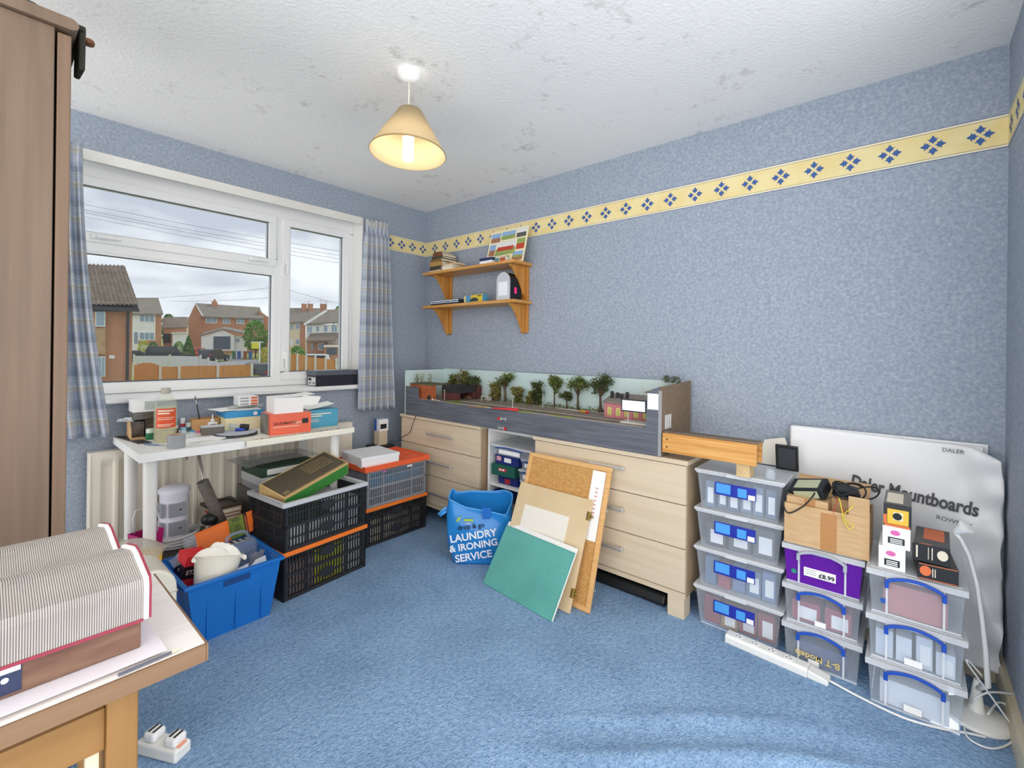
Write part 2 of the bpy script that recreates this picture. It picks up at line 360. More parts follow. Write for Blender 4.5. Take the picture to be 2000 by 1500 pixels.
# dark jacket-like cloth bag folded over the front edge of the wardrobe top
M_dark = mat('dark_olive_cloth', '#26261f', .85, col2='#34332a', scale=30, bump=.3, bscale=120)
cb = thing('cloth_bag', 'dark olive cloth bag with brown toggle draped over the wardrobe top', 'bag', (WX, WY0, 1.922))
def drape(u, v):
    x = -.42 + u * .47; y = .03 + v * .34
    h = .028 + .016 * math.sin(u * 9 + v * 3) + .02 * math.sin(v * math.pi)
    if u > .86: h *= (1 - (u - .86) / .14)
    return (x, y, max(.001, h * min(1, u * 8) * min(1, v * 6, (1 - v) * 6)))
mb = MB(); mb.grid(drape, 24, 16); mb.grid(lambda u, v: (-.42 + u * .47, .03 + v * .34, 0.0005), 4, 4)
obj('cloth', mb, M_dark, cb, smooth=True)
mb = MB()
for y0, y1, x0, zb, wdn in ((.035, .12, .043, -.075, .012), (.10, .17, .050, -.045, .010)):
    mb.prism([(y0, .012), (y1, .012), (y1 + .012, zb), (y0 + .006, zb - .012)], x0, x0 + wdn, 'x')
    mb.box(x0 - .06, x0 + wdn, y0, y1, .003, .016)
obj('flap', mb, M_dark, cb, bevel=.004)
obj('toggle', MB().lathe([(.001, -.008), (.011, -.006), (.013, 0), (.011, .006), (.001, .008)], 14, (.066, .10, .012)), mat('brown_toggle', '#6a4026', .35), cb, smooth=True)

# ------------------------------------------------------------------ curtains
def plaid():
    m = bpy.data.materials.new('blue_cream_plaid_cotton'); m.use_nodes = True; t = m.node_tree; b = t.nodes['Principled BSDF']; b.inputs['Roughness'].default_value = .9; b.inputs['Specular IOR Level'].default_value = .1
    uvn = N(t, 'ShaderNodeUVMap'); sp = N(t, 'ShaderNodeSeparateXYZ'); t.links.new(uvn.outputs[0], sp.inputs[0])
    stops = [(0, (.45, .52, .66)), (.14, (.90, .89, .85)), (.16, (.45, .52, .66)), (.20, (.90, .89, .85)), (.22, (.56, .62, .71)), (.36, (.72, .69, .62)), (.44, (.64, .57, .45)), (.50, (.84, .82, .77)), (.56, (.61, .69, .78)), (.70, (.78, .81, .83)), (.74, (.51, .56, .66)), (.78, (.89, .88, .84)), (.80, (.51, .56, .66)), (.84, (.34, .39, .50))]
    cs = []
    for ax, per in (('X', .15), ('Y', .16)):
        dv = N(t, 'ShaderNodeMath', operation='DIVIDE'); dv.inputs[1].default_value = per; t.links.new(sp.outputs[ax], dv.inputs[0])
        fr_ = N(t, 'ShaderNodeMath', operation='FRACT'); t.links.new(dv.outputs[0], fr_.inputs[0])
        r_ = N(t, 'ShaderNodeValToRGB'); r_.color_ramp.interpolation = 'CONSTANT'; e = r_.color_ramp.elements
        e[0].position = 0; e[0].color = (*lin(stops[0][1]), 1); e[1].position = stops[1][0]; e[1].color = (*lin(stops[1][1]), 1)
        for p, c in stops[2:]: x = e.new(p); x.color = (*lin(c), 1)
        t.links.new(fr_.outputs[0], r_.inputs['Fac']); cs.append(r_)
    mx = N(t, 'ShaderNodeMixRGB'); mx.inputs[0].default_value = .5; t.links.new(cs[0].outputs[0], mx.inputs[1]); t.links.new(cs[1].outputs[0], mx.inputs[2]); t.links.new(mx.outputs[0], b.inputs['Base Color'])
    tl = N(t, 'ShaderNodeBsdfTranslucent'); t.links.new(mx.outputs[0], tl.inputs['Color'])
    ms = N(t, 'ShaderNodeMixShader'); ms.inputs[0].default_value = .25; t.links.new(b.outputs[0], ms.inputs[1]); t.links.new(tl.outputs[0], ms.inputs[2]); t.links.new(ms.outputs[0], t.nodes['Material Output'].inputs['Surface'])
    return m
M_plaid = plaid()
def curtain(label, xt0, xt1, xb0, xb1, zt, zb, y, n, ph, ex):
    root = thing('curtain', label, 'curtain', ((xt0 + xt1) / 2, y, zb), group='plaid window curtains')
    ox = (xt0 + xt1) / 2
    def f(u, v):
        s = 1 - v; k = s ** ex
        x0 = xt0 + (xb0 - xt0) * k; x1 = xt1 + (xb1 - xt1) * k
        head = max(0, 1 - s / .05)
        am = .010 + .016 * min(1, s * 3); fq = n
        x = x0 + (x1 - x0) * (u + .012 * math.sin(u * 2 * math.pi * fq + ph)); yy = am * math.sin(u * 2 * math.pi * fq + ph + .6 * math.sin(s * 3)) + .008 * math.sin(u * 7 + s * 4)
        if .045 < s < .075: yy *= .45
        return (x - ox, yy, (zt - zb) * v + (.004 * math.sin(u * 40) if v == 0 else 0))
    mb = MB(); mb.grid(f, 110, 60, lambda u, v: (u * .95, v * (zt - zb)))
    c = obj('cloth', mb, M_plaid, root, smooth=True); s = c.modifiers.new('thick', 'SOLIDIFY'); s.thickness = .0015
    obj('heading_tape', B(xt0 - ox + .01, xt1 - ox - .01, .012, .016, zt - zb - .05, zt - zb - .02), M_white, root)
    return root
curtain('blue and cream plaid curtain half hidden by the wardrobe', .13, .315, .13, .43, 2.128, .74, 2.966, 5, .4, 1.7)
curtain('blue and cream plaid curtain hanging in the corner by the wall shelf', 1.815, 2.005, 1.772, 2.082, 2.115, .735, 2.966, 6, 1.2, .75)

# ------------------------------------------------------------------ radiator
M_rad = mat('cream_radiator_enamel', '#ece4d3', .35)
rad = thing('radiator', 'cream ribbed panel radiator under the window behind the desk', 'radiator', (.355, 2.96, .17))
RW, RH = 1.36, .485
prof = []
k = 0
def rz(x):
    p = (x % .0335) / .0335
    return .0 if (p < .5) else -.008
pts = []
nx = 240
mb = MB()
def radf(u, v):
    x = u * RW; z = v * RH; p = ((x - .03) % .0667) / .0667
    e = max(0, min(1, (z - .035) / .02)) * max(0, min(1, (RH - .035 - z) / .02)) * (1 if .02 < x < RW - .02 else 0)
    g = max(0, min(1, (.5 - abs(p - .5) - .12) / .1))
    return (x, .012 * g * e, z)
mb.grid(radf, 480, 26); obj('front_panel', mb, M_rad, rad, smooth=True)
obj('back_panel', B(0, RW, .018, .06, .0, RH), M_rad, rad, bevel=.004)
obj('edge_trim', MB().box(-.006, .004, -.003, .06, -.004, RH + .004).box(RW - .004, RW + .006, -.003, .06, -.004, RH + .004).box(-.006, RW + .006, -.003, .06, RH, RH + .008), M_rad, rad, bevel=.003)
for bx in (.15, RW - .19): obj('bracket', B(bx, bx + .04, .06, .098, .05, .42), M_rad, rad)
for bx in (.03, RW - .03): obj('pipe', MB().tube([(bx, .03, .02), (bx, .03, -.17)], .0075), M_rad, rad, smooth=True)

# ------------------------------------------------------------------ desk
M_desk = mat('white_desk_laminate', '#f3f2ee', .3); M_dleg = mat('white_desk_leg', '#e9e7e1', .35)
DZ = .727; DX0, DX1, DY0, DY1 = .442, 1.402, 2.428, 3.0
desk = thing('desk', 'white rectangular desk with round legs under the window', 'desk', (DX0, DY0, 0))
obj('desktop', B(0, DX1 - DX0, 0, DY1 - DY0, DZ - .036, DZ), M_desk, desk, bevel=.0015)
for lx in (.052, DX1 - DX0 - .062):
    for ly in (.07, DY1 - DY0 - .11):
        lg = obj('leg', MB().lathe([(.018, 0), (.0205, .02), (.027, DZ - .06), (.027, DZ - .036)], 20, (lx, ly, 0)), M_dleg, desk, smooth='auto')
        obj('mounting_plate', MB().lathe([(.045, DZ - .040), (.045, DZ - .036)], 16, (lx, ly, 0)), mat('brushed_steel'), lg)

# ------------------------------------------------------------------ chests of drawers
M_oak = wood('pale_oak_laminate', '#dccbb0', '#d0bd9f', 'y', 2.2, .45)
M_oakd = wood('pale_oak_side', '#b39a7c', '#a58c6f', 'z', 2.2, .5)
M_steel = mat('brushed_steel')
M_gap = mat('dark_gap', '#3a3026', .8)
CFX, CBX = 2.043, 2.412
def chest(label, y0, y1, hy0, hy1, hz):
    root = thing('chest_of_drawers', label, 'chest of drawers', (CFX, y0, 0), group='pale oak chests under the model railway')
    W, D = y1 - y0, CBX - CFX
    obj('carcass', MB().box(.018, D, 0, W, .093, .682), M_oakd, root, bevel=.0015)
    obj('top_board', B(-.006, D, -.008, W + .012, .683, .704), M_oak, root, bevel=.003)
    obj('bottom_rail', B(.002, .018, 0, W, .093, .116), M_oak, root, bevel=.001)
    for (a, b), hzz in zip(((.120, .310), (.314, .504), (.508, .680)), hz):
        dr = obj('drawer', B(0, .018, .001, W - .001, a, b), M_oak, root, bevel=.0015)
        ha, hb = hy0 - y0, hy1 - y0
        h = MB().box(-.034, -.024, ha, hb, hzz - .008, hzz + .008)
        for yy in (ha + .004, hb - .016): h.box(-.030, .001, yy, yy + .012, hzz - .006, hzz + .006)
        obj('handle', h, M_steel, dr, bevel=.003)
    for fx in (.004, D - .080):
        for fy in (.004, W - .080): obj('foot', B(fx, fx + .075, fy, fy + .075, 0, .093), M_oak, root, bevel=.0015)
    return root
chest('pale oak chest of drawers behind the orange-lidded crates, nearer the window', 2.026, 2.835, 2.262, 2.515, (.205, .413, .602))
chest('pale oak chest of drawers behind the leaning cork board', .744, 1.588, 1.032, 1.225, (.235, .425, .622))

# ------------------------------------------------------------------ white shelf unit between the chests
M_wm = mat('white_melamine', '#eeeeec', .4)
cub = thing('shelf_unit', 'narrow white open shelf unit between the two chests', 'shelf unit', (2.105, 1.606, 0))
cw, cd = .405, .30
for yy in (0, cw - .016): obj('side_panel', B(0, cd, yy, yy + .016, 0, .690), M_wm, cub, bevel=.001)
for zz in (.05, .335, .674): obj('shelf', B(.004, cd, .017, cw - .017, zz, zz + .016), M_wm, cub, bevel=.001)
obj('back_panel', B(cd - .006, cd, .017, cw - .017, .0, .672), M_wm, cub)

# ------------------------------------------------------------------ wall shelf
M_pine = wood('orange_pine', '#d9a35c', '#c4863d', 'y', 3, .4); M_pinez = wood('orange_pine_upright', '#d2974c', '#bb7a33', 'z', 3, .4)
sh = thing('wall_shelf', 'two-tier orange pine wall shelf with curved brackets', 'shelf', (XW, 1.93, 1.30))
SH0, SH1 = 1.766, 1.511
for zz in (SH0, SH1):
    obj('shelf_board', B(-.195, -.002, .0, .93, zz - 1.30 - .020, zz - 1.30), M_pine, sh, bevel=.003)
for yb in (.045, .815):
    for top in (SH0 - .021, SH1 - .021):
        zt = top - 1.30; hb = .20
        cv = [(-.165 + .125 * (i / 8) ** .9, zt - .012 - (hb - .03) * (i / 8) ** 1.35) for i in range(9)]
        obj('bracket', MB().prism([(-.022, zt), (-.172, zt)] + cv + [(-.022, zt - hb)], yb, yb + .02, 'y'), M_pinez, sh, bevel=.002)
    up = obj('upright', B(-.021, -.001, yb - .018, yb + .038, .0, SH0 - 1.30 - .021), M_pinez, sh, bevel=.002)
    obj('groove', MB().box(-.0225, -.021, yb - .010, yb - .006, .01, .42).box(-.0225, -.021, yb + .026, yb + .030, .01, .42), mat('dark_pine_groove', '#a96c2a', .5), up)

# ------------------------------------------------------------------ pendant lamp
lp = at(799, 140, z=ZC)
lamp = thing('pendant_lamp', 'ceiling pendant with cone fabric shade and lit tube bulb', 'lamp', (lp.x, lp.y, 0))
obj('ceiling_rose', MB().lathe([(.001, ZC - .040), (.012, ZC - .040), (.030, ZC - .034), (.045, ZC - .022), (.047, ZC - .010), (.047, ZC)], 28), mat('white_plastic', '#f3f3f1', .3), lamp, smooth='auto')
obj('flex', MB().tube([(0, 0, ZC - .038), (.002, .001, 2.25), (0, 0, 2.10)], .0035), mat('white_flex', '#ddd6c8', .5), lamp, smooth=True)
def shade_mat():
    m = bpy.data.materials.new('cream_fabric_shade'); m.use_nodes = True; t = m.node_tree; b = t.nodes['Principled BSDF']
    b.inputs['Base Color'].default_value = (*lin('#d8c49c'), 1); b.inputs['Roughness'].default_value = .8
    tl = N(t, 'ShaderNodeBsdfTranslucent'); tl.inputs['Color'].default_value = (*lin('#dccaa4'), 1)
    ms = N(t, 'ShaderNodeMixShader'); ms.inputs[0].default_value = .35; t.links.new(b.outputs[0], ms.inputs[1]); t.links.new(tl.outputs[0], ms.inputs[2]); t.links.new(ms.outputs[0], t.nodes['Material Output'].inputs['Surface'])
    return m
shd = obj('shade', MB().lathe([(.047, .178), (.152, .0)], 48, cap=False), shade_mat(), lamp, loc=(0, 0, 1.982), rot=(R(-1), R(3.5), 0), smooth=True)
sm = shd.modifiers.new('thick', 'SOLIDIFY'); sm.thickness = .0012; sm.offset = 1
obj('rim', MB().lathe([(.152, -.002), (.1545, .0), (.1525, .004)], 48, cap=False), mat('gold_rim', '#9a8254', .5), shd, smooth=True)
obj('lampholder', MB().lathe([(.014, 2.145), (.018, 2.13), (.018, 2.075), (.026, 2.06), (.026, 2.045), (.016, 2.04)], 20), mat('white_plastic'), lamp, smooth='auto')
M_bulb = mat('lit_bulb_glass', '#ffffff', .3, emit='#fff4e2', estr=3.5)
obj('bulb', MB().lathe([(.012, 2.04), (.0215, 2.035), (.0225, 1.965), (.020, 1.955), (.012, 1.95), (.001, 1.949)], 20), M_bulb, lamp, smooth=True)
ld = bpy.data.lights.new('bulb_glow', 'POINT'); ld.energy = 1.7; ld.color = (1, .90, .76); ld.shadow_soft_size = .06
lo_ = bpy.data.objects.new('bulb_glow', ld); COL.objects.link(lo_); lo_.parent = lamp; lo_.location = (0, 0, 1.915)

# ================================================================== MODEL RAILWAY
LX0, LX1, LY0, LY1, LZ = 2.035, 2.410, .868, 2.778, .7055
lay = thing('model_railway', 'model railway layout in a long black-fronted baseboard on the two chests', 'model railway', (LX0, LY0, LZ))
def LL(p): return Vector((p[0] - LX0, p[1] - LY0, p[2] - LZ))
LW, LD = LY1 - LY0, LX1 - LX0
M_fas = mat('brushed_charcoal_paint', '#54575f', .6, col2='#70747d', scale=4, stretch=(20, 1, 20), lo=.3, hi=.75, bump=.12)
M_ply = mat('plywood_edge', '#d9bd8c', .6, col2='#c9a877', scale=20); M_board = mat('grey_brown_hardboard', '#8a7660', .75, col2='#7d6a55', scale=60)
M_backs = mat('pale_duck_egg_backscene', '#cfe0dc', .6, col2='#c2d8d6', scale=2)
M_bal = mat('grey_ballast', '#d2cabf', .95, col2='#b4aa9e', scale=150, bump=.6)
M_grass = mat('static_grass', '#b4bf52', .95, col2='#8a963a', scale=140, bump=.6)
DK = .121                                                   # deck height above the chest tops
fas = [(0, 0), (LW, 0), (LW, .205), (LW - .135, .205), (LW - .145, DK), (.062, DK), (.062, .205), (.058, .29), (.0, .318)]
obj('fascia', MB().prism(fas, 0, .012, 'x'), M_fas, lay, bevel=.001)
obj('baseboard', B(.012, LD, .0, LW, .0, DK - .004), M_ply, lay)
obj('ballast', B(.0122, LD - .008, .010, LW - .010, DK - .004, DK), M_bal, lay)
obj('backscene', B(LD - .008, LD, .0, LW, DK - .002, .325), M_backs, lay)
obj('end_board', B(.0, LD, LW, LW + .009, .0, .318), M_backs, lay)
eb = obj('end_board', MB().prism([(.0, 0), (LD, 0), (LD, .330), (.03, .318), (0, .300)], -.010, 0, 'y'), M_board, lay)
for k in range(3): obj('doorway', B(.045 + k * .026, .064 + k * .026, -.0106, -.0098, .120, .185), mat('bright_doorway', '#e2e4e4', .7), eb)
obj('edge_tape', B(-.002, .003, -.012, .003, .0, .300), mat('silver_edge', '#9a9a98', .4), eb); obj('edge_tape', B(LD - .004, LD + .001, -.0115, -.009, .0, .33), mat('silver_edge'), eb)
fw = obj('fascia_roof', MB().prism([(.0, .318), (.075, .29), (.075, .282), (.0, .308)], .0125, .06, 'x'), M_board, lay)
obj('white_panel', B(-.0012, -.0002, .003, .056, .212, .285), mat('white_card', '#f2f3f4', .6), lay)
obj('low_relief_frame', MB().box(.0, .006, .062, .19, .190, .250), mat('dark_card', '#2e2f33', .6), lay)
obj('white_panel', B(-.0012, -.0002, .068, .184, .196, .244), mat('white_card'), lay)
# tracks
for j, xo in enumerate((.045, .085, .150, .205, .262)):
    ya, yb = ((.012, LW - .25), (.012, LW - .18), (.012, LW - .30), (.30, LW - .30), (.42, LW - .35))[j]
    mb = MB(); n = int((yb - ya) / .014)
    bend = (lambda y, a=xo, j=j: a + (.018 * math.sin((y - .3) * 1.9) if j > 1 else .006 * math.sin(y * 1.6)))
    for i in range(n):
        y = ya + i * .014; x = bend(y); mb.box(x - .014, x + .014, y, y + .005, DK, DK + .0018)
    slp = obj('track', mb, mat('track_sleepers', '#8a7d70', .9), lay); slp['kind'] = 'stuff'
    for s in (-.0082, .0082):
        obj('rail', MB().tube([(bend(ya + q * (yb - ya) / 30) + s, ya + q * (yb - ya) / 30, DK + .003) for q in range(31)], .0011, 4), mat('nickel_rail', '#8d8781', .4, .8), slp)
for (x, y, lx, ly) in ((.03, 1.42, .05, .16), (.06, 1.16, .05, .17), (.115, 1.50, .03, .14), (.028, .86, .035, .20), (.18, .95, .03, .2), (.115, .72, .02, .22), (.235, 1.25, .03, .2), (.03, .55, .02, .18)):
    mb = MB()
    for q in range(26):
        a = rnd.uniform(0, 6.28); rr = rnd.random() ** .5; s = rnd.uniform(.006, .012)
        mb.ball((x + lx * .5 * rr * math.cos(a), y + ly * .5 * rr * math.sin(a), DK), s, 6, 4, (1, 1.6, .28))
    g = obj('grass_tuft', mb, M_grass, lay); g['kind'] = 'stuff'
# trees
M_leaf = [mat('dark_green_foliage', '#4c5a2c', .95, col2='#6f7a3a', scale=60), mat('olive_foliage', '#6d6a33', .95, col2='#8a8246', scale=60), mat('deep_foliage', '#3b4826', .95, col2='#5a6232', scale=60)]
M_trunk = mat('model_trunk', '#5b4b39', .9)
def model_tree(p, h, wd, kind, seed, bare=.35):
    q = random.Random(seed); base = LL(p); mb = MB(); tips = []
    mb.tube([(0, 0, 0), (.002, .001, h * .25), (0, .002, h * .55)], [wd * .07, wd * .05, wd * .035], 6)
    nb = 9
    for i in range(nb):
        a = i * 2.4 + q.uniform(-.3, .3); z0 = h * q.uniform(bare, .58); rr = wd * .5 * q.uniform(.45, .95); z1 = min(h * .95, z0 + h * q.uniform(.12, .45))
        mb.tube([(0, 0, z0), (rr * .5 * math.cos(a), rr * .5 * math.sin(a), (z0 + z1) / 2 + h * .04), (rr * math.cos(a), rr * math.sin(a), z1)], [wd * .03, wd * .02, wd * .008], 5)
        tips.append((rr * math.cos(a), rr * math.sin(a), z1))
    tips += [(0, 0, h * .9), (wd * .12, -wd * .1, h * .82)]
    if bare < .2: tips += [(q.uniform(-.3, .3) * wd, q.uniform(-.3, .3) * wd, h * q.uniform(.12, .6)) for _ in range(9)]
    t = obj('tree', mb, M_trunk, lay, loc=base)
    lf = MB()
    for tx, ty, tz in tips:
        for _ in range(70):
            c = Vector((tx + q.gauss(0, wd * .115), ty + q.gauss(0, wd * .115), tz + q.gauss(0, h * .06))); s = q.uniform(.0035, .0075)
            c.x = min(c.x, .018 if base.x > .30 else .03)
            u = Vector((q.gauss(0, 1), q.gauss(0, 1), q.gauss(0, 1))).normalized(); v = u.orthogonal().normalized()
            lf.add([c + u * s, c + v * s, c - u * s, c - v * s], [(0, 1, 2, 3)])
    f = obj('foliage', lf, M_leaf[kind], t); f['kind'] = 'stuff'
    return t
zd = LZ + DK
for px, top, wpx, kind, bare in ((903, 722, 34, 1, .05), (922, 733, 46, 2, .12), (988, 731, 40, 0, .3), (1012, 755, 24, 1, .1), (1050, 747, 24, 2, .05), (1084, 735, 28, 0, .35), (1108, 765, 22, 2, .25), (1130, 735, 42, 0, .38), (1174, 735, 48, 2, .38), (970, 748, 22, 1, .08), (1037, 765, 16, 1, .05), (885, 735, 18, 0, .05)):
    p = at(px, 780, x=2.372); p2 = at(px, top, x=2.372); wq = wpx / FPX * (p.x * DV[0] + p.y * DV[1])
    model_tree((2.365, p.y, zd), p2.z - zd, wq, kind, px, bare)
mb = MB(); q = random.Random(3)
for i in range(900):
    y = q.uniform(.42, LW - .2); c = Vector((LD - .018 - q.random() * .018, y, DK + abs(q.gauss(0, .012)))); s = q.uniform(.003, .006)
    u = Vector((q.gauss(0, 1), q.gauss(0, 1), q.gauss(0, 1))).normalized(); v = u.orthogonal().normalized(); mb.add([c + u * s, c + v * s, c - u * s, c - v * s], [(0, 1, 2, 3)])
hg = obj('hedge', mb, M_leaf[0], lay); hg['kind'] = 'stuff'
# small buildings
M_orc = mat('rust_orange_card', '#b5623a', .7, col2='#a7552f', scale=40); M_blk = mat('black_card', '#2d2b2c', .7)
ob = obj('warehouse', B(.035, .075, LW - .250, LW - .012, DK, .220), M_orc, lay)
obj('brick_course', B(.0345, .035, LW - .25, LW - .012, .168, .170), mat('dark_course', '#7d3f22', .7), ob)
obj('warehouse_opening', B(.034, .0352, LW - .243, LW - .205, DK, .150), M_blk, ob)
obj('warehouse_roof', B(.030, .20, LW - .255, LW - .010, .220, .226), mat('mossy_roof', '#6b6a4e', .9, col2='#57573f', scale=50), ob)
brg = obj('bridge', B(.12, .30, LW - .42, LW - .262, .170, .222), M_blk, lay)
for xx in (.12, .27): obj('bridge_pier', B(xx, xx + .03, LW - .42, LW - .262, DK, .17), mat('dark_red_brick', '#5e3330', .8), brg)
obj('bridge_wall', B(.31, .36, LW - .42, LW - .06, DK, .215), mat('dark_red_brick'), brg)
for k, yy in enumerate((LW - .04, LW - .10, LW - .19)):
    mb = MB(); q = random.Random(40 + k)
    for _ in range(90):
        c = Vector((.07 + q.gauss(0, .008), yy + q.gauss(0, .009), .226 + .07 * q.random())); u = Vector((q.gauss(0, 1), q.gauss(0, 1), q.gauss(0, 1))).normalized(); v = u.orthogonal().normalized(); s = .004
        mb.add([c + u * s, c + v * s, c - u * s, c - v * s], [(0, 1, 2, 3)])
    f = obj('shrub', mb, M_leaf[1], lay); f['kind'] = 'stuff'
for k, (xx, yy) in enumerate(((.33, .05), (.33, .10))):
    mb = MB(); q = random.Random(60 + k)
    for _ in range(110):
        c = Vector((xx + q.gauss(0, .012), yy + q.gauss(0, .012), .318 + .035 * q.random())); u = Vector((q.gauss(0, 1), q.gauss(0, 1), q.gauss(0, 1))).normalized(); v = u.orthogonal().normalized(); s = .004
        mb.add([c + u * s, c + v * s, c - u * s, c - v * s], [(0, 1, 2, 3)])
    f = obj('shrub', mb, M_leaf[2], lay); f['kind'] = 'stuff'
M_pink = mat('pink_brick_card', '#c98387', .7, col2='#bb7479', scale=80)
py0, py1 = .065, .375
shed = obj('engine_shed', B(.165, .27, py0, py1, DK, .205), M_pink, lay)
obj('shed_roof', MB().prism([(.155, .203), (.275, .240), (.275, .247), (.155, .210)], py0 - .004, py1 + .006, 'y'), mat('grey_slate_card', '#8d857b', .8, col2='#776f66', scale=60), shed)
for k in range(6):
    yy = py0 + .016 + k * .050
    wn_ = obj('shed_window', MB().prism([(yy, .138), (yy + .024, .138), (yy + .024, .176), (yy + .012, .182), (yy, .176)], .1635, .165, 'x'), mat('yellow_shutter', '#d6cf7a', .7), shed)
    for z in range(5): obj('louvre', B(.1630, .1637, yy + .003, yy + .021, .141 + z * .007, .143 + z * .007), mat('olive_louvre', '#77743a', .7), wn_)
    obj('pilaster', B(.162, .165, yy + .030, yy + .036, DK, .204), M_pink, shed)
for k in range(4): obj('chimney', B(.20 + .01 * (k % 2), .212 + .01 * (k % 2), py1 - .03 - k * .028, py1 - .016 - k * .028, .215, .262 - .006 * (k % 3)), mat('dark_card'), shed)
obj('platform', MB().prism([(.05, DK), (.12, DK), (.12, DK + .012), (.05, DK + .012)], .012, .22, 'y'), mat('pale_platform', '#c8c2b8', .8), lay)
M_post = mat('white_model_post', '#dcd9d2', .6)
for px, x_, hp in ((868, 2.12, .07), (1002 - 22, 2.33, .10), (1001, 2.10, .055), (1060, 2.30, .115), (1227, 2.09, .085), (1254, 2.36, .185)):
    p = LL(at(px, 790, x=x_)); obj('lamp_post', MB().tube([(p.x, p.y, DK), (p.x, p.y, DK + hp)], .0016, 6).box(p.x - .006, p.x + .002, p.y - .0025, p.y + .0025, DK + hp - .002, DK + hp + .002), M_post, lay)
obj('bus_shelter', MB().box(.26, .30, 1.33, 1.40, DK + .028, DK + .032).box(.262, .266, 1.332, 1.336, DK, DK + .028).box(.262, .266, 1.394, 1.398, DK, DK + .028).box(.296, .299, 1.332, 1.398, DK, DK + .028), M_post, lay)
obj('model_car', MB().box(.25, .275, 1.50, 1.56, DK + .003, DK + .014).box(.252, .273, 1.512, 1.545, DK + .014, DK + .024, top=(.002, .006)), mat('rusty_car', '#8b5f4c', .6), lay, bevel=.003)
obj('buffer_stop', MB().ball((.02, LW - .28, DK + .007), .007, 10, 6).ball((.02, LW - .31, DK + .006), .005, 10, 6).box(.018, .022, LW - .36, LW - .30, DK + .004, DK + .007), M_post, lay, smooth=True)
M_red = mat('red_plastic', '#cf2f35', .4)
for py, s in ((818, 1), (836, -1)):
    p = LL(at(982, py, x=2.035)); y, z = p.y, p.z
    cl = obj('toggle_clip', MB().box(-.007, 0, y - .024, y + .016, z - .003, z + .003).prism([(y - .004 * s, z), (y + .014 * s, z + .010), (y + .014 * s, z - .010)], -.008, -.001, 'x').box(-.010, -.001, y - .026 * s - .002, y - .026 * s + .002, z - .009, z + .009), mat('zinc_clip', '#dfe0de', .35, .6), lay)
    obj('clip_handle', B(-.011, -.003, y + (.016 if s > 0 else -.034), y + (.034 if s > 0 else -.016), z - .007, z + .007), M_red, cl)
# fiddle-yard plank
M_plank = wood('knotty_pine_plank', '#e0aa62', '#bf7f37', 'y', 5, .45)
fy = thing('track_plank', 'pine plank carrying model track out over the stacked storage boxes', 'plank', (2.03, .462, .731))
PL = .388
obj('front_board', B(0, .014, 0, PL, 0, .086), M_plank, fy, bevel=.002)
obj('back_board', B(.084, .098, 0, PL, 0, .086), M_plank, fy, bevel=.002)
obj('top_board', B(.014, .084, 0, PL, .074, .085), M_plank, fy)
mb = MB()
for i in range(int(PL / .0125)):
    for xo in (.018, .060): mb.box(xo, xo + .026, i * .0125 + .002, i * .0125 + .007, .0862, .0885)
tr = obj('sleepers', mb, mat('track_sleepers'), fy); tr['kind'] = 'stuff'
for xo in (.023, .039, .065, .081): obj('rail', B(xo - .001, xo + .001, 0, PL, .0885, .092), mat('nickel_rail'), fy)
for zz in (.025, .06): obj('screw', MB().lathe([(.004, 0), (.001, .0015)], 8, (0, 0, 0)), mat('black_screw', '#2b2420', .5), fy, loc=(0, PL - .022, zz), rot=(0, R(-90), 0))
# loose tools on the layout
pz = LZ + DK + .002
def dk(px, py, dz=0.): return at(px, py, z=pz + dz)
a, b_ = dk(1086, 800), dk(1148, 808)
sc = thing('screwdriver', 'screwdriver with amber red-tipped handle lying on the model railway', 'screwdriver', (b_.x, b_.y, pz + .009), math.atan2(a.y - b_.y, a.x - b_.x))
L_ = (a - b_).length
obj('handle', MB().lathe([(.004, 0), (.0085, .005), (.0085, .048), (.006, .055), (.004, .06)], 12), mat('amber_handle', '#b58b3a', .25), sc, rot=(0, R(90), 0), smooth=True)
obj('handle_tip', MB().lathe([(.001, -.006), (.0065, -.004), (.0088, .004), (.0088, .010)], 12), M_red, sc, rot=(0, R(90), 0), smooth=True)
obj('shaft', MB().lathe([(.0022, .06), (.0022, L_ - .01), (.001, L_)], 8), M_steel, sc, rot=(0, R(90), 0), smooth=True)
a, b_ = dk(962, 799), dk(1012, 804)
tl_ = thing('track_cutter', 'red plastic handled tool lying on the model railway grass', 'tool', (b_.x, b_.y, pz + .003), math.atan2(a.y - b_.y, a.x - b_.x))
L_ = (a - b_).length
obj('body', MB().prism([(0, .0), (L_, .0), (L_, .006), (0, .017)], -.008, .008, 'y'), M_red, tl_, bevel=.002)
obj('blade', B(L_, L_ + .05, -.002, .002, .001, .004), M_steel, tl_)
a, b_ = dk(905, 795), dk(958, 798)
pb = thing('paint_brush', 'thin dark-tipped paint brush lying on the model railway front edge', 'brush', (b_.x, b_.y, pz + .005), math.atan2(a.y - b_.y, a.x - b_.x))
L_ = min(.16, (a - b_).length)
obj('handle', MB().lathe([(.002, .0), (.0035, .03), (.002, L_)], 8), mat('varnished_handle', '#a5794b', .4), pb, rot=(0, R(90), 0), smooth=True)
obj('bristles', MB().lathe([(.002, 0), (.006, -.012), (.001, -.026)], 8), M_blk, pb, rot=(0, R(90), 0), smooth=True)
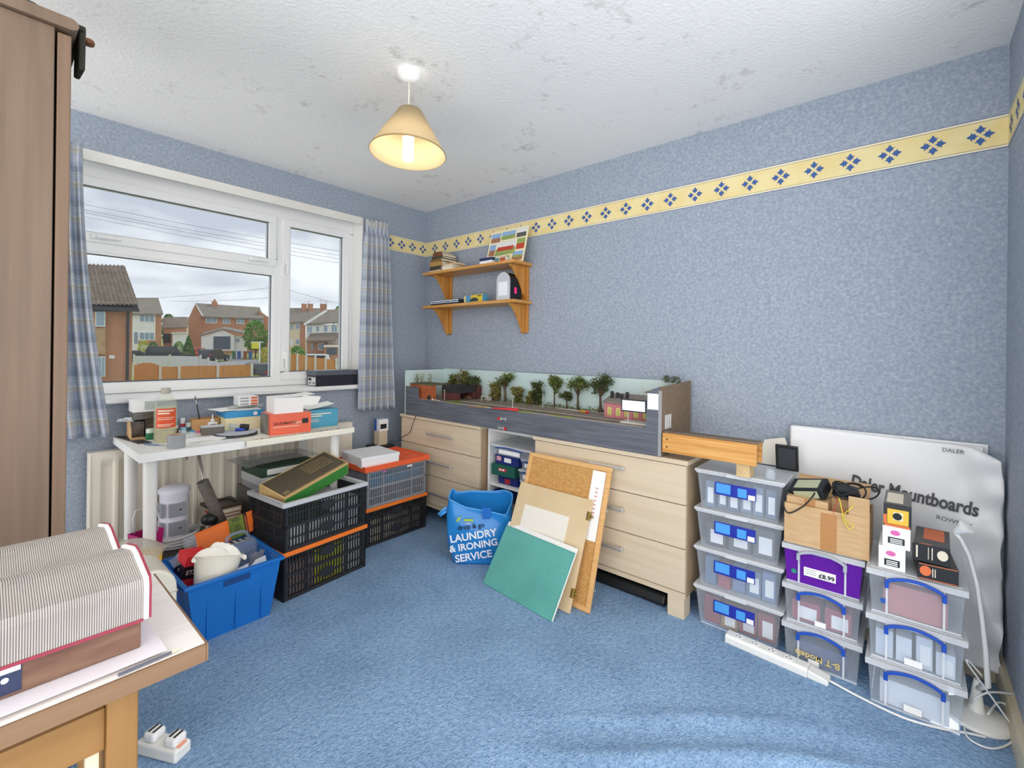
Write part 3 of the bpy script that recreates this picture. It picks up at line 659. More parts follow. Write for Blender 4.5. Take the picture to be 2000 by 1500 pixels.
# black lead over the chest front
def cable(name, label, pts, rad, m, cat='cable', group=None, sm=6):
    P_ = [Vector(p) for p in pts]; out = []
    for i in range(len(P_) - 1):
        p0, p1, p2, p3 = P_[max(0, i - 1)], P_[i], P_[i + 1], P_[min(len(P_) - 1, i + 2)]
        for k in range(sm):
            t = k / sm; out.append(.5 * ((2 * p1) + (p2 - p0) * t + (2 * p0 - 5 * p1 + 4 * p2 - p3) * t * t + (3 * p1 - p0 - 3 * p2 + p3) * t ** 3))
    out.append(P_[-1]); o_ = out[0].copy()
    return tag(obj(name, MB().tube([p - o_ for p in out], rad, 6), m, loc=o_, smooth=True), label, cat, group)
M_cab = mat('black_cable', '#222224', .5); M_wcab = mat('white_cable', '#e9e9e6', .4)
cable('power_lead', 'thin black lead trailing down the front of the pale oak chest', [at(812, 813, x=2.028), at(806, 828, x=2.030), at(800, 845, x=2.032), at(786, 853, x=2.034), at(776, 862, x=2.02), (1.985, 2.90, .50)], .0022, M_cab)

# ================================================================== PLASTIC BOXES BY THE RIGHT WALL
M_clear = clear('clear_polypropylene', '#fafcff', .13, '#eef3f7', .22); M_lid = clear('frosted_lid', '#f4f7f9', .55, '#f6f8f9', .3)
M_bluelab = mat('blue_product_label', '#2434a8', .4, col2='#1f2c93', scale=30); M_ltblue = mat('light_blue_label', '#4f9fe6', .4); M_paper = mat('white_paper', '#f4f3ef', .7); M_ink = mat('black_ink', '#1c1c1e', .6)
M_bluehandle = mat('blue_handle_plastic', '#1f4fb4', .35); M_purple = clear('purple_plastic', '#a85ad8', .62, '#7a22b8', .2)
def shell(mb, x0, x1, y0, y1, z0, z1, tx, ty):
    """open-topped tub, narrower at the bottom"""
    return mb.add([(x0 + tx, y0 + ty, z0), (x1 - tx, y0 + ty, z0), (x1 - tx, y1 - ty, z0), (x0 + tx, y1 - ty, z0), (x0, y0, z1), (x1, y0, z1), (x1, y1, z1), (x0, y1, z1)],
                  [(3, 2, 1, 0), (0, 1, 5, 4), (1, 2, 6, 5), (2, 3, 7, 6), (3, 0, 4, 7)])
def solid(o, t=.0014, off=-1):
    s = o.modifiers.new('wall', 'SOLIDIFY'); s.thickness = t; s.offset = off; return o
CNAME = {'#a9803f': 'tan', '#b53a45': 'red', '#c9bfae': 'stone', '#8f2f38': 'maroon', '#d8cfbf': 'cream', '#8f3440': 'wine red', '#6f86a8': 'grey-blue', '#b9a48c': 'buff', '#5d7a96': 'steel blue', '#a04450': 'brick red', '#e8e6e2': 'white', '#55585c': 'dark grey', '#9a2f4a': 'crimson', '#3c3e42': 'charcoal', '#5d7088': 'slate', '#6c7f96': 'blue-grey', '#52657c': 'slate blue', '#2f4d7c': 'navy', '#3a5b8c': 'blue', '#b8a45e': 'ochre', '#9c3f4f': 'rose red', '#9aa3b0': 'grey', '#c9cdd2': 'pale grey', '#d9dfe6': 'pale blue', '#e2e6ea': 'off-white', '#dfe3e8': 'white', '#cfd6de': 'pale grey', '#c07f78': 'pink', '#b9726c': 'dusty pink'}
def stuffing(label, group, cols, x0, x1, y0, y1, z0, z1, seed, n, cat='box', upright=True):
    """packets standing side by side in a tub"""
    q = random.Random(seed); y = y0; out = []
    wid = (y1 - y0) / n
    for i in range(n):
        w_ = wid * q.uniform(.78, .96); h_ = (z1 - z0) * q.uniform(.62, .95); dx = q.uniform(0, .02)
        c = cols[q.randrange(len(cols))]
        o = tag(obj('packet', B(0, (x1 - x0) * .85, 0, w_, 0, h_), mat('packet_' + c, c, .55), loc=(x0 + dx, y + (wid - w_) / 2, z0), bevel=.0015), CNAME.get(c, 'pale') + ' ' + label, cat, group)
        if n > 1 and q.random() < .7: obj('label', B(-.0006, 0, w_ * .12, w_ * .75, h_ * .15, h_ * .75), M_paper, o)
        y += wid; out.append(o)
    return out
def tub(label, y0, y1, z0, h, x0, x1, group, cols, n, seed, clabel, sticker=True):
    root = thing('storage_box', label, 'storage box', (x0, y0, z0), group=group)
    W, D = y1 - y0, x1 - x0
    solid(obj('tub', shell(MB(), .010, D - .010, .010, W - .010, 0, h - .014, .012, .016), M_clear, root), .0013)
    obj('rim', MB().box(.006, .010, .008, W - .008, h - .020, h - .014).box(D - .010, D - .006, .008, W - .008, h - .020, h - .014).box(.006, D - .006, .006, .010, h - .020, h - .014).box(.006, D - .006, W - .010, W - .006, h - .020, h - .014), M_lid, root)
    ld = obj('lid', MB().box(0, D, 0, W, h - .014, h - .002), M_lid, root, bevel=.004)
    obj('lid_tab', B(-.004, .004, W * .38, W * .62, h - .018, h - .006), M_lid, ld)
    if sticker:
        f = .0195 - .0012; zc = h * .56
        lb = obj('product_label', B(.0125 - .0012, .0131, W * .30, W * .76, zc - .026, zc + .026), M_bluelab, root)
        obj('label_panel', B(.0108, .0112, W * .58, W * .745, zc - .018, zc + .022), M_ltblue, lb)
        obj('label_panel', B(.0108, .0112, W * .40, W * .50, zc - .020, zc + .016), M_ltblue, lb)
        obj('barcode', B(.0108, .0112, W * .31, W * .385, zc - .024, zc - .004), M_paper, lb)
    if clabel: stuffing(clabel, 'boxed items in the blue-labelled boxes', cols, x0 + .032, x1 - .03, y0 + .034, y1 - .034, z0 + .003, z0 + h - .030, seed, n)
    return root
G1 = 'lidded clear boxes with blue labels'
names1 = ['resting on the carpet, lowest of its stack', 'second up from the carpet in its stack', 'third up from the carpet in its stack', 'under the pine track plank, topmost of its stack']
cc = [['#a9803f', '#b53a45', '#c9bfae', '#8f2f38', '#d8cfbf'], ['#8f3440', '#6f86a8', '#b9a48c', '#5d7a96', '#a04450'], ['#e8e6e2', '#55585c', '#9a2f4a', '#3c3e42'], ['#5d7088', '#6c7f96', '#52657c']]
for k in range(4):
    tub('clear lidded storage box with blue label, ' + names1[k], .368, .718, k * .1692, .1692, 2.068, 2.345, G1, cc[k], (4, 5, 3, 6)[k], 11 + k, 'boxed item inside the ' + ('lowest', 'second lowest', 'second highest', 'topmost')[k] + ' clear blue-labelled box of the stack')
G2 = 'clip-handle storage boxes'; M_grey0 = mat('grey_small_print', '#9a9ca0', .6)
def clipbox(label, y0, y1, z0, h, x0, x1, body, hcol, cols, n, seed, clabel, full=None):
    root = thing('storage_box', label, 'storage box', (x0, y0, z0), group=G2); W, D = y1 - y0, x1 - x0
    bd = solid(obj('tub', shell(MB(), .010, D - .010, .008, W - .008, 0, h - .024, .006, .008), body, root), .0013)
    rib = M_lid
    for yy in (W * .22, W * .78): obj('rib', B(.0085, .0125, yy - .003, yy + .003, .004, h - .026), rib, root)
    obj('foot_rim', MB().box(.014, .018, .016, W - .016, .0005, .006), rib, root)
    obj('lid', MB().box(0, D, 0, W, h - .024, h - .004).box(.012, D - .012, .012, W - .012, h - .004, h - .0008), M_lid, root, bevel=.004)
    hd = MB(); n_ = 14; pts = []
    for i in range(n_ + 1):
        t = i / n_; yy = W * .22 + (W * .56) * t; zz = h - .022 + .020 * math.sin(math.pi * t) ** .7 - .012; pts.append((yy, zz))
    top = [(a_, b_ + .007) for a_, b_ in pts]; bot = [(a_, b_ - .004 + .002 * math.sin(math.pi * i / n_)) for i, (a_, b_) in enumerate(pts)]
    hd.prism(top + bot[::-1], -.012, -.003, 'x')
    hp = obj('handle', hd, hcol, root, bevel=.0015)
    for yy in (W * .22, W * .78): obj('clip', B(-.009, .001, yy - .006, yy + .006, h - .056, h - .030), hcol, hp, bevel=.002)
    if clabel: stuffing(clabel, 'contents of the clip-handle boxes', cols, x0 + .024, x1 - .024, y0 + .024, y1 - .024, z0 + .003, z0 + h - .032, seed, n)
    return root
M_greyh = mat('grey_handle_plastic', '#a9aeb6', .35)
b2 = [clipbox('clear clip-handle box with blue handle on the carpet under the purple box', .120, .372, 0, .151, 2.052, 2.325, M_clear, M_bluehandle, ['#2f4d7c'], 1, 31, 'boxed model inside the clear box on the carpet below the purple box'),
      clipbox('clear clip-handle box with blue handle directly beneath the purple box', .120, .372, .152, .150, 2.052, 2.325, M_clear, M_bluehandle, ['#9c3f4f', '#9aa3b0', '#c9cdd2'], 2, 32, 'boxed model inside the clear box directly beneath the purple box'),
      clipbox('purple clip-handle box with grey handle and a price sticker under the open carton', .116, .374, .303, .152, 2.050, 2.325, M_purple, M_greyh, [], 0, 33, None)]
obj('price_label', B(.0100, .0106, .085, .185, .040, .072), M_paper, b2[2]); text('£8.99', .022, M_ink, b2[2], (.0080, .138, .046), (0, -1, 0), (0, 0, 1), bold=.0004)
[obj('print_line', B(.0094, .0100, .145, .180, z_, z_ + .002), M_grey0, b2[2]) for z_ in (.048, .056, .064)]
obj('roundel', MB().lathe([(.009, 0), (.009, .0006)], 16), mat('roundel_green', '#2a8a78', .5), b2[2], loc=(.0106, .218, .045), rot=(0, R(-90), 0))
obj('barcode_sticker', B(.0125, .0131, .11, .145, .010, .030), M_paper, b2[1]); obj('barcode_sticker', B(.0125, .0131, .13, .165, .010, .030), M_paper, b2[0])
text('B-T Models', .030, mat('tan_print', '#d3bf7c', .6), b2[0], (.0080, .065, .052), (0, 1, 0), (0, 0, -1), bold=.0006)
b3 = [clipbox('clear clip-handle box with blue handle on the carpet beside the white floor lamp', -.142, .110, 0, .1535, 1.996, 2.30, M_clear, M_bluehandle, ['#d9dfe6', '#e2e6ea'], 1, 41, 'box inside the lowest box beside the floor lamp'),
      clipbox('clear clip-handle box with blue handle in the middle of the stack beside the floor lamp', -.142, .110, .1540, .1535, 1.996, 2.30, M_clear, M_bluehandle, ['#dfe3e8', '#cfd6de'], 4, 42, 'boxed item inside the middle box beside the floor lamp'),
      clipbox('clear clip-handle box with blue handle carrying the small black and white boxes', -.142, .110, .3080, .1535, 1.996, 2.30, M_clear, M_bluehandle, ['#c07f78', '#b9726c'], 1, 43, 'model building inside the box under the small black and white boxes')]
for q_ in (b3[0], b3[1]): obj('barcode_sticker', B(.0125, .0131, .105, .150, .010, .032), M_paper, q_)
obj('roundel', MB().lathe([(.009, 0), (.009, .0006)], 16), mat('roundel_blue', '#2b56a8', .5), b3[2], loc=(.0124, .205, .045), rot=(0, R(-90), 0))
# ------------------------------------------------------------------ small boxes on the clip-handle stack
def carton(name, label, cat, p0, p1, m, group=None, rz=0., bevel=.0012):
    """box between two corners"""
    c = Vector(((p0[0] + p1[0]) / 2, (p0[1] + p1[1]) / 2, p0[2])); hx, hy = (p1[0] - p0[0]) / 2, (p1[1] - p0[1]) / 2
    return tag(obj(name, B(-hx, hx, -hy, hy, 0, p1[2] - p0[2]), m, loc=c, rz=rz, bevel=bevel), label, cat, group)
def pr(o, m, u0, u1, v0, v1, name='label', side='-x', off=.0005):
    """flat print on one side of a box, in fractions of that side (u from its left edge as seen)"""
    xs = [v[0] for v in o.bound_box]; ys = [v[1] for v in o.bound_box]; zs = [v[2] for v in o.bound_box]
    x0, x1, y0, y1, z0, z1 = min(xs), max(xs), min(ys), max(ys), min(zs), max(zs)
    L = lambda a, b, t: a + (b - a) * t
    if side == '-x': b = B(x0 - off, x0 - off * .2, L(y1, y0, u1), L(y1, y0, u0), L(z0, z1, v0), L(z0, z1, v1))
    elif side == '-y': b = B(L(x0, x1, u0), L(x0, x1, u1), y0 - off, y0 - off * .2, L(z0, z1, v0), L(z0, z1, v1))
    elif side == '+x': b = B(x1 + off * .2, x1 + off, L(y0, y1, u0), L(y0, y1, u1), L(z0, z1, v0), L(z0, z1, v1))
    elif side == 'top': b = B(L(x0, x1, u0), L(x0, x1, u1), L(y0, y1, v0), L(y0, y1, v1), z1 + off * .2, z1 + off)
    return obj(name, b, m, o)
def disc(o, m, u, v, ru, rv, off=.0008):
    """round or oval print on the front (-x) side of a box; radii in metres"""
    xs = [q_[0] for q_ in o.bound_box]; ys = [q_[1] for q_ in o.bound_box]; zs = [q_[2] for q_ in o.bound_box]
    cy_ = max(ys) + (min(ys) - max(ys)) * u; cz_ = min(zs) + (max(zs) - min(zs)) * v
    return obj('roundel', MB().prism([(cy_ + ru * math.cos(i * math.pi / 10), cz_ + rv * math.sin(i * math.pi / 10)) for i in range(20)], min(xs) - off, min(xs) - off * .2, 'x'), m, o)
def ptext(o, s, size, m, u, v, side='-x', off=.0009, **k):
    xs = [q[0] for q in o.bound_box]; ys = [q[1] for q in o.bound_box]; zs = [q[2] for q in o.bound_box]
    x0, x1, y0, y1, z0, z1 = min(xs), max(xs), min(ys), max(ys), min(zs), max(zs); L = lambda a, b, t: a + (b - a) * t
    if side == '-x': return text(s, size, m, o, (x0 - off, L(y1, y0, u), L(z0, z1, v)), (0, -1, 0), (0, 0, 1), **k)
    if side == '-y': return text(s, size, m, o, (L(x0, x1, u), y0 - off, L(z0, z1, v)), (1, 0, 0), (0, 0, 1), **k)
    if side == 'top': return text(s, size, m, o, (L(x0, x1, u), L(y0, y1, v), z1 + off), (1, 0, 0), (0, 1, 0), **k)
ZT = .4622; M_bx = mat('black_glossy_box', '#232220', .3); M_wbx = mat('white_gloss_box', '#f0f0ef', .3); M_yel = mat('yellow_print', '#e9b93a', .4); M_pinkp = mat('pink_print', '#d86aa8', .5); M_grey = mat('grey_print', '#8a8d92', .5); M_or = mat('orange_print', '#e2733f', .5); M_crm = mat('cream_print', '#e8dcc4', .5)
o = carton('model_box', 'white box with pink oval and black panel directly on the top clip-handle box', 'box', (2.012, .008, ZT), (2.17, .078, ZT + .075), M_wbx); disc(o, M_pinkp, .46, .72, .013, .0085); pr(o, M_bx, .22, .8, .16, .46); [pr(o, M_paper, .30, .72, v_, v_ + .04, 'print_line', off=.0009) for v_ in (.20, .28, .36)]
o = carton('model_box', 'white box with pink oval held between the yellow box and its twin below', 'box', (2.010, -.004, ZT + .0755), (2.17, .068, ZT + .146), M_wbx); disc(o, M_pinkp, .46, .72, .013, .0085); pr(o, M_bx, .2, .8, .2, .5); [pr(o, M_paper, .28, .72, v_, v_ + .04, 'print_line', off=.0009) for v_ in (.24, .32, .40)]
o = carton('model_box', 'tall black box with yellow emblem panel on top of the white boxes', 'box', (2.010, -.006, ZT + .1465), (2.21, .066, ZT + .222), M_bx); pr(o, M_yel, .14, .9, .12, .78); e = pr(o, M_crm, .36, .7, .3, .66, off=.001); pr(o, M_or, .05, .95, .0, .1); pr(o, M_or, .0, .12, .1, .5); pr(o, M_crm, .1, .8, .3, .9, side='top'); obj('emblem', MB().lathe([(.012, 0), (.012, .0006)], 18), M_ink, o, loc=(min(v[0] for v in o.bound_box) - .0012, 0, .036), rot=(0, R(-90), 0))
o = carton('model_box', 'black box with orange roundel lying on the top clip-handle box', 'box', (2.002, -.112, ZT), (2.20, -.016, ZT + .052), M_bx, rz=R(4)); disc(o, M_or, .19, .55, .014, .016); [pr(o, M_crm, u_, u_ + .025, .25, .75, 'print_line', off=.0009) for u_ in (.36, .42)]; pr(o, M_or, .02, .98, .04, .08); pr(o, M_or, .02, .98, .92, .96)
o = carton('model_box', 'black box with cream roundel stacked on the orange roundel box', 'box', (2.006, -.102, ZT + .0535), (2.20, -.016, ZT + .112), M_bx, rz=R(-2)); disc(o, M_crm, .80, .55, .013, .016); [pr(o, M_crm, u_, u_ + w_, .2, .85, 'print_line', off=.0009) for u_, w_ in ((.06, .05), (.40, .02), (.50, .03))]; pr(o, M_or, .3, .95, .15, .75, side='top'); pr(o, M_or, .15, .5, 1.0, 1.02)
# ------------------------------------------------------------------ open carton with adapters
M_kraft = mat('brown_corrugated_card', '#cdab80', .8, col2='#c29e72', scale=14, stretch=(1, 1, 8)); M_tape = mat('brown_parcel_tape', '#b5814c', .35)
ct = thing('cardboard_box', 'open brown cardboard box of adapters on the purple storage box', 'box', (2.055, .105, .4565))
CW, CD_, CH = .262, .20, .150
solid(obj('carton_body', shell(MB(), 0, CD_, 0, CW, 0, CH, 0, 0), M_kraft, ct), .003)
obj('tape', B(-.0008, 0, CW * .36, CW * .55, .0, CH * .92), M_tape, ct)
obj('flap', MB().prism([(.20, .15), (.203, .15), (.245, .215), (.242, .217)], .01, CW - .01, 'y'), M_kraft, ct)
obj('flap', MB().prism([(-.0, CH), (.003, CH + .002), (-.010, CH + .070), (-.013, CH + .069)], .0, .06, 'y'), M_kraft, ct)
ib = tag(obj('cardboard_box', B(0, .12, 0, .135, 0, .11), M_kraft, loc=(2.066, .228, .5305 - .01), rz=R(-2), bevel=.001), 'smaller brown taped box standing inside the open carton of adapters', 'box')
obj('tape', B(-.0008, 0, .04, .075, 0, .11), M_tape, ib)
tag(obj('packing_pad', B(0, .17, 0, .23, 0, .060), M_kraft, loc=(2.065, .122, .4605)), 'brown card packing filling the bottom of the open carton', 'card')
ad = thing('power_adapter', 'black plug-in power adapter with pale label on the small taped box', 'adapter', (2.085, .235, .634), rot=(R(-14), R(-22), R(-8)))
obj('body', B(0, .085, 0, .125, 0, .045), mat('black_abs', '#1f2123', .4), ad, bevel=.006); obj('rating_label', B(.014, .07, .02, .105, .0451, .0456), mat('pale_green_label', '#b9bd9c', .5), ad); obj('rating_label', B(-.0006, 0, .02, .105, .008, .038), mat('pale_green_label'), ad)
ad2 = tag(obj('power_adapter', MB().box(0, .06, 0, .08, 0, .032), mat('black_abs'), loc=(2.13, .14, .637), rot=(R(10), R(-16), R(14)), bevel=.006), 'smaller black adapter lying at the back of the open carton', 'adapter')
tag(obj('packing_pad', B(0, .10, 0, .11, 0, .115), M_kraft, loc=(2.135, .115, .521)), 'upright brown card packing behind the small taped box', 'card')
q = random.Random(5)
def loop(name, label, c, r1, r2, z, m, rad=.0022, turns=1.6, cat='cable', tilt=.02, group=None):
    pts = [(c[0] + r1 * math.cos(t), c[1] + r2 * math.sin(t), z + tilt * math.sin(t * 1.3 + c[0] * 9)) for t in [i * 2 * math.pi * turns / 26 for i in range(27)]]
    return cable(name, label, pts, rad, m, cat, group, sm=2)
loop('adapter_cable', 'coiled black adapter cable on top of the open carton', (2.12, .17), .05, .05, .678, M_cab, .003)
loop('adapter_cable', 'black adapter cable looping out of the open carton towards the mountboard bag', (2.17, .135), .03, .05, .668, M_cab, .003, 1.2)
cable('yellow_wire', 'thin yellow wire hanging over the front of the open carton', [(2.07, .20, .655), (2.03, .19, .66), (2.035, .178, .60), (2.044, .170, .585), (2.042, .150, .575), (2.04, .160, .560), (2.045, .172, .572), (2.046, .182, .600), (2.03, .155, .64), (2.09, .15, .65)], .0016, mat('yellow_insulation', '#e4d840', .4))
cable('red_wire', 'thin red wire curling over the small taped box in the carton', [(2.10, .21, .655), (2.058, .20, .645), (2.056, .21, .60), (2.056, .19, .585), (2.056, .18, .61), (2.06, .19, .64)], .0014, mat('red_insulation', '#c93a3a', .4))
cable('adapter_cable', 'black cable drooping in front of the small taped box', [(2.09, .36, .65), (2.048, .372, .62), (2.046, .355, .57), (2.048, .31, .60), (2.052, .28, .64), (2.09, .27, .66)], .0026, M_cab)
# ------------------------------------------------------------------ things on top of the tall clear stack
ZS = 4 * .1692
o = thing('picture_frame', 'small dark framed plaque leaning behind the end of the pine plank', 'frame', (2.30, .36, ZS), rot=(0, R(-12), 0))
obj('frame', B(0, .015, 0, .085, 0, .11), M_bx, o); obj('glass', B(-.001, 0, .01, .075, .01, .10), mat('dark_glass', '#3a3d42', .1), o)
tag(obj('card_sheet', MB().prism([(-.02, 0), (.14, 0), (.11, .11), (.03, .13)], 0, .002, 'x'), mat('ivory_card', '#e6e2d6', .7), loc=(2.36, .40, ZS), rot=(0, R(14), 0)), 'bent ivory card sheet leaning behind the pine track plank', 'card')
tag(obj('support_block', B(0, .07, 0, .05, 0, .052), M_ply, loc=(2.045, .49, ZS)), 'small wood block propping up the pine track plank', 'block')
tag(obj('glass_jar', MB().lathe([(.018, 0), (.020, .004), (.020, .030), (.016, .036), (.016, .042)], 16), clear('jar_glass', '#e8eef0', .3), loc=(2.09, .425, ZS), smooth='auto'), 'small clear jar on the topmost clear box by the plank end', 'jar')
# ------------------------------------------------------------------ mountboard bag
M_poly = clear('milky_polythene', '#fbfbfb', .86, '#fafafa', .3)
mbg = thing('mountboard_bag', 'large white polythene bag of mountboards leaning on the wall', 'bag', (2.372, .06, 0))
obj('mountboards', MB().box(.014, .040, -.26, .335, .105, .852), mat('white_mountboard', '#f6f5f2', .7), mbg)
q = random.Random(9)
def poly(u, v):
    y = .345 - u * .655; z = .06 + v * .80
    top = .862 - .012 * u - (max(0, u - .86) * 1.9) ** 1.5 * .30
    z = .07 + (top - .07) * v
    cr = max(0, (u - .80) / .20); lo_ = max(0, (.6 - v) / .6)
    x = .003 - .003 * math.sin(u * 9 + v * 4) - cr * (.010 + .030 * math.sin(v * 9 + u * 6) ** 2 + .010 * math.sin(u * 31 + v * 13) + .010 * math.sin(v * 37 - u * 17)) - lo_ * cr * .012
    y = max(y, -.312 + .010 * math.sin(v * 14))
    return (x, y, z)
o = obj('bag_front', MB().grid(poly, 70, 70), M_poly, mbg, smooth=True); solid(o, .0008)
o = obj('bag_back', MB().grid(lambda u, v: (.042, .345 - u * .62, .10 + v * .76), 4, 4), M_poly, mbg)
text('Daler Mountboards', .047, mat('bag_print', '#55565a', .6), mbg, (-.0045, .125, .640), (0, -1, -.10), (0, 0, 1), bold=.0014, ys=1.45)
text('DALER', .020, mat('bag_print'), mbg, (-.012, -.150, .826), (0, -1, -.03), (0, 0, 1)); text('ROWNEY', .022, mat('bag_print'), mbg, (-.030, -.135, .575), (0, -1, -.12), (0, 0, 1))
# ------------------------------------------------------------------ white floor lamp with gooseneck
M_lampw = mat('white_lamp_enamel', '#ecebe6', .3)
bp_ = at(1944, 1412, z=.0); KD = bp_.x * DV[0] + bp_.y * DV[1]
fl_ = thing('floor_lamp', 'white gooseneck reading lamp standing in the corner by the mountboard bag', 'lamp', (bp_.x - .02, bp_.y + .045, 0))
o0 = fl_.location.copy()
obj('base', MB().lathe([(.082, 0), (.086, .006), (.084, .016), (.060, .026), (.022, .032), (.018, .05), (.012, .10), (.008, .13), (.001, .13)], 32), M_lampw, fl_, smooth='auto')
npx = [(1934, 1385), (1930, 1340), (1925, 1270), (1917, 1200), (1908, 1140), (1893, 1085), (1876, 1052), (1866, 1040)]
pts = [Vector((0, 0, .10))] + [at(x_, y_, k=KD - .03) - o0 for x_, y_ in npx[1:]]
obj('gooseneck', MB().tube(pts, [.009, .008, .007, .0065, .006, .006, .006, .006], 10), M_lampw, fl_, smooth=True)
h_ = obj('head', MB().lathe([(.007, 0), (.011, .008), (.014, .020), (.020, .036), (.021, .042), (.017, .043)], 18), M_lampw, fl_, loc=pts[-1], rot=(R(35), R(-30), 0), smooth='auto')
obj('lens', MB().lathe([(.016, .0405), (.001, .042)], 16), mat('lamp_lens', '#f4f4f0', .2), h_)
cable('lamp_cord', 'white cord looping around the base of the gooseneck lamp', [at(1882, 1405, z=.006), at(1890, 1440, z=.006), at(1935, 1462, z=.006), at(1975, 1450, z=.006), at(1985, 1420, z=.02), at(1975, 1385, z=.05), at(1950, 1372, z=.06), at(1930, 1395, z=.055)], .003, M_wcab)
cable('lamp_cord', 'white cord rising from the lamp base towards the wall corner', [at(1897, 1375, z=.04), at(1903, 1365, z=.10), at(1935, 1352, z=.12), at(1990, 1356, z=.10), at(2010, 1350, z=.09)], .003, M_wcab)
cable('lamp_cord', 'white cord standing up in a narrow loop behind the clip-handle boxes', [at(1918, 1320, k=1.46), at(1893, 1292, k=1.46), at(1890, 1296, k=1.46), at(1925, 1345, k=1.46), at(1968, 1405, k=1.44), at(1985, 1428, z=.01)], .0028, M_wcab)
tag(obj('inline_switch', B(-.022, .022, -.010, .010, 0, .018), M_lampw, loc=at(1898, 1390, z=.004), rz=R(25), bevel=.005), 'white inline switch lying beside the gooseneck lamp base', 'switch')
# ------------------------------------------------------------------ extension strip
e0, e1 = at(1420, 1249, z=0), at(1620, 1336, z=0); ev = e1 - e0
es = thing('extension_lead', 'white four-way extension strip on the carpet in front of the boxes', 'extension lead', e0, math.atan2(ev.y, ev.x))
EL = ev.length
obj('body', MB().prism([(-.027, 0), (.027, 0), (.027, .024), (.021, .034), (-.021, .034), (-.027, .024)], .0, EL * .82, 'x'), M_lampw, es, bevel=.003)
obj('end_cap', MB().prism([(0, .0), (0, .030), (EL * .18, .020), (EL * .18, .0)], -.024, .024, 'y'), M_lampw, es, loc=(EL * .82, 0, 0), bevel=.004)
for k in range(4):
    s = obj('socket', MB().lathe([(.0185, .034), (.0185, .0352)], 20), mat('white_plastic'), es, loc=(EL * (.13 + .17 * k), 0, 0))
    for xx, yy, a_, b_ in ((-.001, .010, .003, .0015), (.006, -.005, .0015, .003), (-.008, -.005, .0015, .003)): obj('pin_hole', B(xx - .002, xx + .002, yy - .003, yy + .003, .0352, .0355), M_ink, s)
ec = cable('cord', None, [e1 + Vector((0, 0, .012)), at(1680, 1362, z=.005), at(1760, 1400, z=.005), at(1830, 1421, z=.005), at(1890, 1432, z=.005), at(1925, 1440, z=.005)], .0042, M_wcab, None); ec.parent = es; ec.matrix_parent_inverse = (Matrix.Translation(e0) @ Matrix.Rotation(math.atan2(ev.y, ev.x), 4, 'Z')).inverted()
tag(obj('black_case', MB().prism([(0, 0), (.30, 0), (.31, .02), (.29, .055), (.01, .055), (-.01, .02)], 0, .52, 'y'), mat('black_abs'), loc=(2.085, .85, 0), bevel=.01), 'flat black equipment case pushed under the chest behind the cork board', 'case')

# ================================================================== WALL SHELF THINGS
def book(label, x0, x1, y0, y1, z0, h, col, group=None, rz=0., spine='-x'):
    """book lying flat: cover boards with a page block set in"""
    c = ((x0 + x1) / 2, (y0 + y1) / 2, z0); hx, hy = (x1 - x0) / 2, (y1 - y0) / 2; m = mat('cover_' + col, col, .6)
    root = thing('book', label, 'book', c, rz, group)
    t = min(.003, h * .2)
    obj('cover', MB().prism([(-hx, 0), (hx, 0), (hx, t), (-hx + t, t), (-hx + t, h - t), (hx, h - t), (hx, h), (-hx, h)], -hy, hy, 'y'), m, root)
    obj('pages', B(-hx + t, hx - .003, -hy + .002, hy - .002, t, h - t), mat('page_edges', '#e9e0c8', .8), root)
    return root
GB = 'old books piled on the pine shelf'
z = SH0
for lab, col, h, w_, dd, off in (('thin cream book at the bottom of the pile on the pine shelf', '#d9ceb8', .014, .15, .16, 0), ('white-paged dark book second up in the pine shelf pile', '#4a4038', .028, .135, .15, .004), ('tan book third up in the pine shelf pile', '#b08a4e', .034, .13, .15, .004), ('brown book fourth up in the pine shelf pile', '#84673a', .020, .135, .15, -.004), ('dark green book fifth up in the pine shelf pile', '#3c4a3a', .014, .125, .15, -.01), ('reddish brown book sixth up in the pine shelf pile', '#7a4a34', .022, .11, .14, -.006), ('small brown book on top of the pine shelf pile', '#6d4a30', .013, .09, .13, .008)):
    book(lab, 2.262, 2.262 + dd, 2.665 + off, 2.665 + off + w_, z, h, col, GB, R(rnd.uniform(-4, 4))); z += h + .0006
book('cream paperback at the bottom of the short pile beside the old books', 2.245, 2.36, 2.53, 2.635, SH0, .022, '#e6d9c2', GB, R(5)); book('pale paperback in the middle of the short pile beside the old books', 2.245, 2.36, 2.53, 2.63, SH0 + .0226, .016, '#dccbb0', GB, R(2))
book('tan paperback on top of the short pile beside the old books', 2.26, 2.37, 2.515, 2.62, SH0 + .0392, .013, '#c99f6a', GB, R(-10))
o = carton('gift_box', 'small white box with navy lid on the pine shelf before the photo collage', 'box', (2.255, 2.14, SH0), (2.345, 2.255, SH0 + .022), M_wbx); l_ = obj('lid', B(-.047, .047, -.060, .060, .0225, .042), mat('navy_lid', '#27305e', .4), o, bevel=.002)
o = carton('postcard_pack', 'small pack of picture cards against the photo collage on the shelf', 'cards', (2.27, 2.03, SH0), (2.30, 2.125, SH0 + .034), M_wbx); pr(o, mat('print_teal', '#5c8a96', .5), .02, .4, .1, .9); pr(o, mat('print_rust', '#b5583a', .5), .45, .98, .05, .9)
